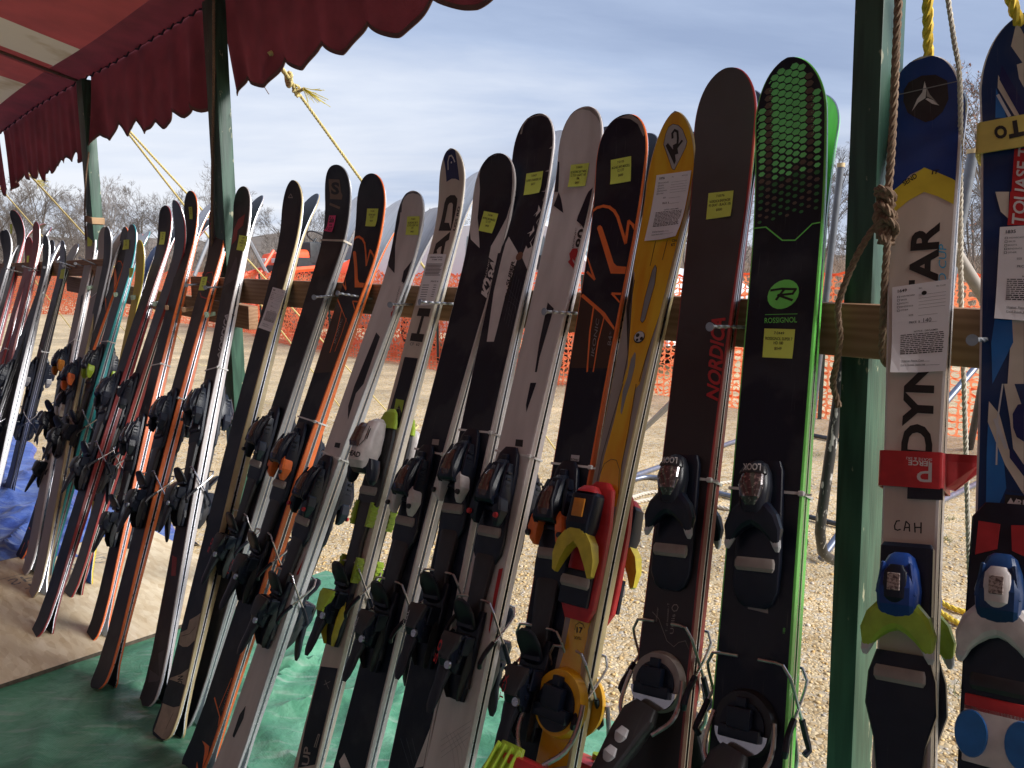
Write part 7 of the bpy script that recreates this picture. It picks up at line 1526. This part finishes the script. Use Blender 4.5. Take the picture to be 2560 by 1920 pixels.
zip_tie(k, (783, 1048), k.short)
binding(k, 'marker', (712, 1125), wing='orange', pad='taupe', lev='offblack', txt='TCX')

# P13 dark ski with the square S logo
k = make_ski('P13', (789, 769), (837, 412), B=(716, 1004), w=(0.144, 0.088, 0.108), topc='offblack', sidec='grey', basec='basegrey', tiplen=0.085, tipn=2.5, rl=0.28, ptail=0.78,
             desc='dark ski with tan S logo, pink handwritten tag and a rubber band', short='pink-tagged dark')
prints(k, 'logo_panel', [('p', 'S', Z('b', (628, 1548), (722, 1552), (735, 1659)) + Z('f', (748, 30), (742, 66), (638, 62), (640, 0)) + Z('b', (636, 1659))), ('p', 'f', [(640, 92), (730, 130), (722, 150), (634, 112)])], 'taupe', m=mat('print tan', (0.20, 0.13, 0.085), 0.5))
prints(k, 'logo_print', [('t', 'S', 'S', (828, 484), (848, 486), (829, 456), 0.04)], 'ink', 0.0009)
prints(k, 'grain_print', [('p', 'f', [(560, 380), (760, 400), (610, 720), (440, 740)])], 'brownblack', 0.0006)
sticker(k, 'S', [(824, 539), (841, 539), (832, 581), (815, 580)], [('Sale', 0.10, 0.42, 0.15, 0.85, 0.03), ('$$', 0.52, 0.62, 0.3, 0.7, 0.02), ('1 31T', 0.70, 0.92, 0.15, 0.85, 0.02)], 'pink')
o = zip_tie(k, (810, 600), 'x', head=False, w_=0.006, c='cream'); o.name = 'rubber_band'; o['label'] = 'tan rubber band around the dark ski with the pink tag'; o['category'] = 'rubber band'; del o['group']
binding(k, 'marker', (672, 1085), heel_d=0.33, c1='offblack', wing='black', pad='taupe', lev='offblack', txt='50')

# P14 black ski with no binding, cream printed tail
k = make_ski('P14', (686, 769), (730, 451), tail=(418, 1846), w=(0.124, 0.088, 0.116), topc='black', sidec='wood', basec='black', tiplen=0.10, tipn=2.0, rl=0.28, th=0.020,
             desc='black ski with pale wooden sides, cream printed tail and no binding', short='wood-sided black')
prints(k, 'brown_panel', [('p', 's', [(480, 820), (640, 740), (560, 1000), (420, 1400), (330, 1240), (330, 900)])], 'brownblack')
prints(k, 'logo_print', [('s', 'f', [(280, 48), (302, 18), (318, 50), (280, 48)], 0.003)], 'taupe', 0.0008)
prints(k, 'cream_print', [('p', 'm', [(1395, 1150), (1430, 1000), (1472, 880), (1560, 850), (1630, 800), (1660, 830), (1640, 900), (1610, 1010), (1560, 1250), (1530, 1330), (1450, 1420), (1400, 1405), (1330, 1340)]), ('p', 'm', [(1560, 490), (1620, 460), (1640, 380), (1700, 345), (1735, 320), (1700, 560), (1620, 612), (1580, 612), (1548, 590)])], 'cream', m=mat('print worn cream', (0.42, 0.33, 0.25), 0.45, var=0.2))
prints(k, 'lettering', [('t', 'm', 'EMOTION', (1545, 1110), (1585, 860), (1500, 1110), 0.03), ('t', 'm', '8', (1440, 1100), (1448, 1010), (1400, 1100), 0.02), ('s', 'm', [(1435, 1320), (1500, 1180)], 0.0015), ('s', 'm', [(1570, 520), (1640, 500), (1690, 440)], 0.0015)], 'ink', 0.0009)
sticker(k, 'S', [(683, 718), (716, 727), (680, 831), (649, 820)], form_lines('1868', 5), 'paper')

# P15 brown-grey ski with red angular mark
k = make_ski('P15', (571, 769), (607, 468), tail=(381, 1765), w=(0.120, 0.080, 0.106), topc='brownblack', sidec='white', basec='black', tiplen=0.085, tipn=2.4, rl=0.25,
             desc='brown-grey ski with red angular mark and white sidewalls, before the green post', short='brown-grey red-marked')
prints(k, 'red_print', [('p', 'e', [(2005, 425), (2020, 330), (2060, 235), (2118, 192), (2100, 290), (2055, 330), (2045, 410), (2000, 460)]), ('p', 'i', [(1490, 1480), (1530, 1500), (1520, 1659), (1480, 1659)])], 'maroon')
prints(k, 'angle_print', [('p', 'e', [(1930, 820), (2040, 560), (2150, 720), (2110, 900), (2050, 740)]), ('p', 'm', [(1300, 700), (1420, 640), (1440, 900), (1280, 920)])], 'slate', m=mat('print violet grey', (0.055, 0.040, 0.052), 0.4))
prints(k, 'lettering', [('t', 'e', 'NORDICA', (1915, 1425), (1985, 1050), (1880, 1410), 0.03)], 'silver', 0.0008)
sticker(k, 'S', [(599, 588), (621, 591), (613, 629), (592, 625)], tag_lines('7.0380', ['NORDICA', '88 SIZE 170'], '$450'))
zip_tie(k, (545, 914), k.short)
binding(k, 'marker', (478, 1022), wing='black', pad='offblack', lev='offblack')

# P16 dark ski with orange edges and red dotted lines
k = make_ski('P16', (507, 769), (535, 506), tail=(257, 1722), w=(0.120, 0.080, 0.108), topc='brownblack', sidec='orange', basec='black', tiplen=0.09, tipn=2.1, rl=0.24,
             desc='dark ski with two red dotted lines at the tip and orange sidewalls', short='red-dotted orange-sided')
prints(k, 'dotted_print', [('s', 'e', [(1808 + 40 * j + 3 * i, 150 + 38 * i), (1810 + 40 * j + 3 * i, 172 + 38 * i)], 0.004) for i in range(7) for j in range(2)], 'red')
prints(k, 'orange_print', [('s', 'e', [(1730, 870), (1740, 905), (1780, 920), (1830, 900), (1860, 850)], 0.004), ('s', 'e', [(1760, 750), (1790, 700), (1835, 692), (1850, 730), (1845, 790), (1790, 770)], 0.004)], 'red', 0.0008)
sticker(k, 'S', [(505, 693), (520, 692), (513, 727), (497, 726)], tag_lines('7.0330', ['NORDICA', '169'], '$450'))
zip_tie(k, (442, 993), k.short)
binding(k, 'marker', (388, 1040), wing='black', pad='offblack', lev='offblack')

# the crowd further along the rail
def far(key, A, tip, B=None, tail=None, topc='black', sidec='white', basec='basegrey', w=(0.118, 0.080, 0.105), rl=0.25, tag_=None, tie=None, bind=None, desc='', short='', extra=None, det=1, tipn=2.3, **kw):
    k = make_ski(key, A, tip, B=B, tail=tail, topc=topc, sidec=sidec, basec=basec, w=w, rl=rl, tiplen=0.09, tipn=tipn, desc=desc, short=short, **kw)
    if tag_: sticker(k, 'S', tag_, tag_lines('7.03', ['SKI'], '$4') if tag_[1][0] > 250 else [])
    if tie: zip_tie(k, tie, short)
    if bind: binding(k, 'marker', bind[0], wing=bind[1], dot=bind[2] if len(bind) > 2 else None, pad='charcoal', lev=bind[3] if len(bind) > 3 else 'offblack', detail=det, sidep='charcoal')
    return k
far('P17', (447, 726), (472, 478), tail=(240, 1603), topc='offblack', sidec='orange', basec='basegrey', tag_=[(472, 518), (481, 517), (483, 549), (475, 548)], bind=((345, 1090), 'black', 'silver'), desc='tall narrow dark ski with orange sides left of the red-dotted ski', short='tall dark orange-sided', tie=(405, 905))
far('P17b', (428, 711), (435, 500), tail=(180, 1495), topc='slate', sidec='maroon', basec='black', bind=((335, 985), 'black', 'red'), desc='dark ski with maroon sides half hidden behind the tall orange-sided one', short='half-hidden maroon-sided', w=(0.11, 0.078, 0.10), ptail=0.85)
k = far('P18', (363, 769), (409, 515), tail=(101, 1596), topc='black', sidec='maroon', basec='black', tag_=[(402, 580), (415, 580), (411, 612), (398, 612)], bind=((252, 990), 'black', 'red'), tie=(310, 960), desc='glossy black ski with dark red sides and a high yellow tag', short='glossy black dark-red-sided')
far('P18c', (345, 742), (372, 600), tail=(208, 1470), topc='yellow', sidec='yellow', basec='midblue', desc='thin yellow ski showing only its sides behind the dark red-sided one', short='thin yellow', w=(0.09, 0.066, 0.085), ptail=0.8, bind=((280, 1010), 'black'))
k = far('P19', (295, 769), (338, 561), tail=(106, 1446), topc='slate', sidec='teal', basec='basegrey', tag_=[(324, 671), (336, 669), (331, 695), (323, 695)], tie=(290, 846), bind=((252, 905), 'lime', None, 'offblack'), desc='slate ski with teal and green sides and a turned-up green tail', short='teal-sided slate', w=(0.115, 0.08, 0.112))
prints(k, 'green_print', [('p', 'e', [(1090, 980), (1140, 980), (1060, 1300), (960, 1659), (920, 1659), (1010, 1300)])], 'lime', m=mat('print olive green', (0.22, 0.34, 0.05), 0.4))
k = far('P20', (269, 769), (317, 567), tail=(58, 1400), topc='black', sidec='orange', basec='basegrey', tag_=[(310, 600), (324, 599), (323, 623), (308, 625)], tie=(235, 876), bind=((205, 1010), 'silver', 'orange'), desc='far black ski with small orange outline letters and yellow tag', short='far orange-lined black')
prints(k, 'orange_print', [('s', 'e', [(1000, 630), (1020, 598), (1045, 600), (1065, 640), (1075, 710), (1090, 660), (1110, 690)], 0.006), ('p', 'e', [(985, 665), (1000, 655), (1018, 810), (1045, 828), (1035, 852), (988, 848)]), ('s', 'e', [(900, 900), (965, 1030)], 0.006), ('s', 'i', [(300, 1050), (340, 1140)], 0.005), ('p', 'i', [(232, 1232), (262, 1240), (262, 1330), (240, 1400), (248, 1290), (228, 1250)]), ('s', 'i', [(215, 1370), (175, 1470)], 0.005)], 'orange', 0.0009)
k = far('P21', (204, 769), (220, 558), B=(187, 856), topc='taupe', sidec='white', basec='basegrey', tag_=[(219, 593), (232, 593), (231, 616), (219, 616)], tie=(186, 847), bind=((168, 900), 'amber', None), desc='far white ski in front of the farthest green post', short='far white', ptail=0.75)
prints(k, 'black_panel', [('p', 'e', [(800, 520), (830, 500), (820, 620), (780, 640)]), ('p', 'e', [(700, 900), (720, 880), (690, 1340), (660, 1340)])], 'black')
far('P22', (240, 755), (275, 570), B=(214, 885), topc='taupe', sidec='wood', basec='basegrey', bind=((205, 925), 'orange'), desc='grey-brown ski with bronze sides right of the farthest post', short='grey-brown bronze-sided', tie=(238, 735))
far('P22b', (252, 752), (282, 566), B=(228, 870), topc='charcoal', sidec='silver', basec='taupe', desc='slim charcoal ski just behind the grey-brown bronze-sided one', short='slim charcoal', w=(0.10, 0.07, 0.09), eps=0.05, ptail=0.9, rl=0.22)
far('P23b', (136, 769), (174, 601), tail=(20, 1238), topc='slate', sidec='charcoal', basec='grey', tag_=[(153, 674), (163, 672), (159, 697), (150, 697)], bind=((100, 950), 'grey', None), desc='slate grey ski between the far black ski and the far white one', short='far slate grey', tie=(100, 868))
far('P23', (90, 769), (139, 600), B=(50, 885), topc='black', sidec='charcoal', basec='black', tag_=[(115, 683), (126, 681), (120, 703), (110, 700)], bind=((35, 930), 'black'), desc='far black ski with a light band below its tip and yellow tag', short='far black banded')
far('P23c', (100, 740), (112, 588), B=(72, 860), topc='offblack', sidec='silver', basec='basegrey', desc='slim black ski tip rising behind the far black banded ski', short='slim black', w=(0.10, 0.07, 0.09), eps=0.05, ptail=0.8)
far('P24', (45, 769), (68, 594), B=(23, 850), topc='maroon', sidec='maroon', basec='grey', tag_=[(68, 640), (74, 639), (72, 657), (67, 657)], bind=((12, 935), 'black'), desc='short maroon ski with white sides near the left photo edge', short='short maroon', tie=(55, 830))
far('P25', (67, 740), (87, 555), B=(42, 850), topc='maroon', sidec='maroon', basec='grey', desc='tall pinkish maroon ski behind the short maroon one', short='tall pinkish maroon', eps=0.05, ptail=0.8, bind=((40, 945), 'black'))
far('P26', (20, 740), (27, 527), B=(-14, 870), topc='charcoal', sidec='maroon', basec='grey', tag_=[(25, 561), (31, 560), (31, 585), (26, 585)], desc='tallest charcoal ski at the left end with light edges', short='tallest charcoal', bind=((-5, 950), 'black'), tie=(10, 833))
far('P27', (-4, 740), (3, 578), B=(-38, 870), topc='charcoal', sidec='charcoal', basec='grey', desc='dark ski cut by the left photo edge', short='left-edge dark')
far('P28', (4, 720), (12, 575), B=(-30, 850), topc='charcoal', sidec='silver', basec='grey', desc='silver-edged dark ski second from the left photo edge', short='left silver-edged', eps=0.05, w=(0.10, 0.07, 0.09))
for kk in SKIS.values():
    print('SKI', kk.key, 'L=%.2f rise=%.3f raw=%.3f tail p=%.2f s=%.2f' % (kk.L, kk.rise, kk.rise_raw, kk.T.dot(NDIR), kk.T.dot(SDIR)))
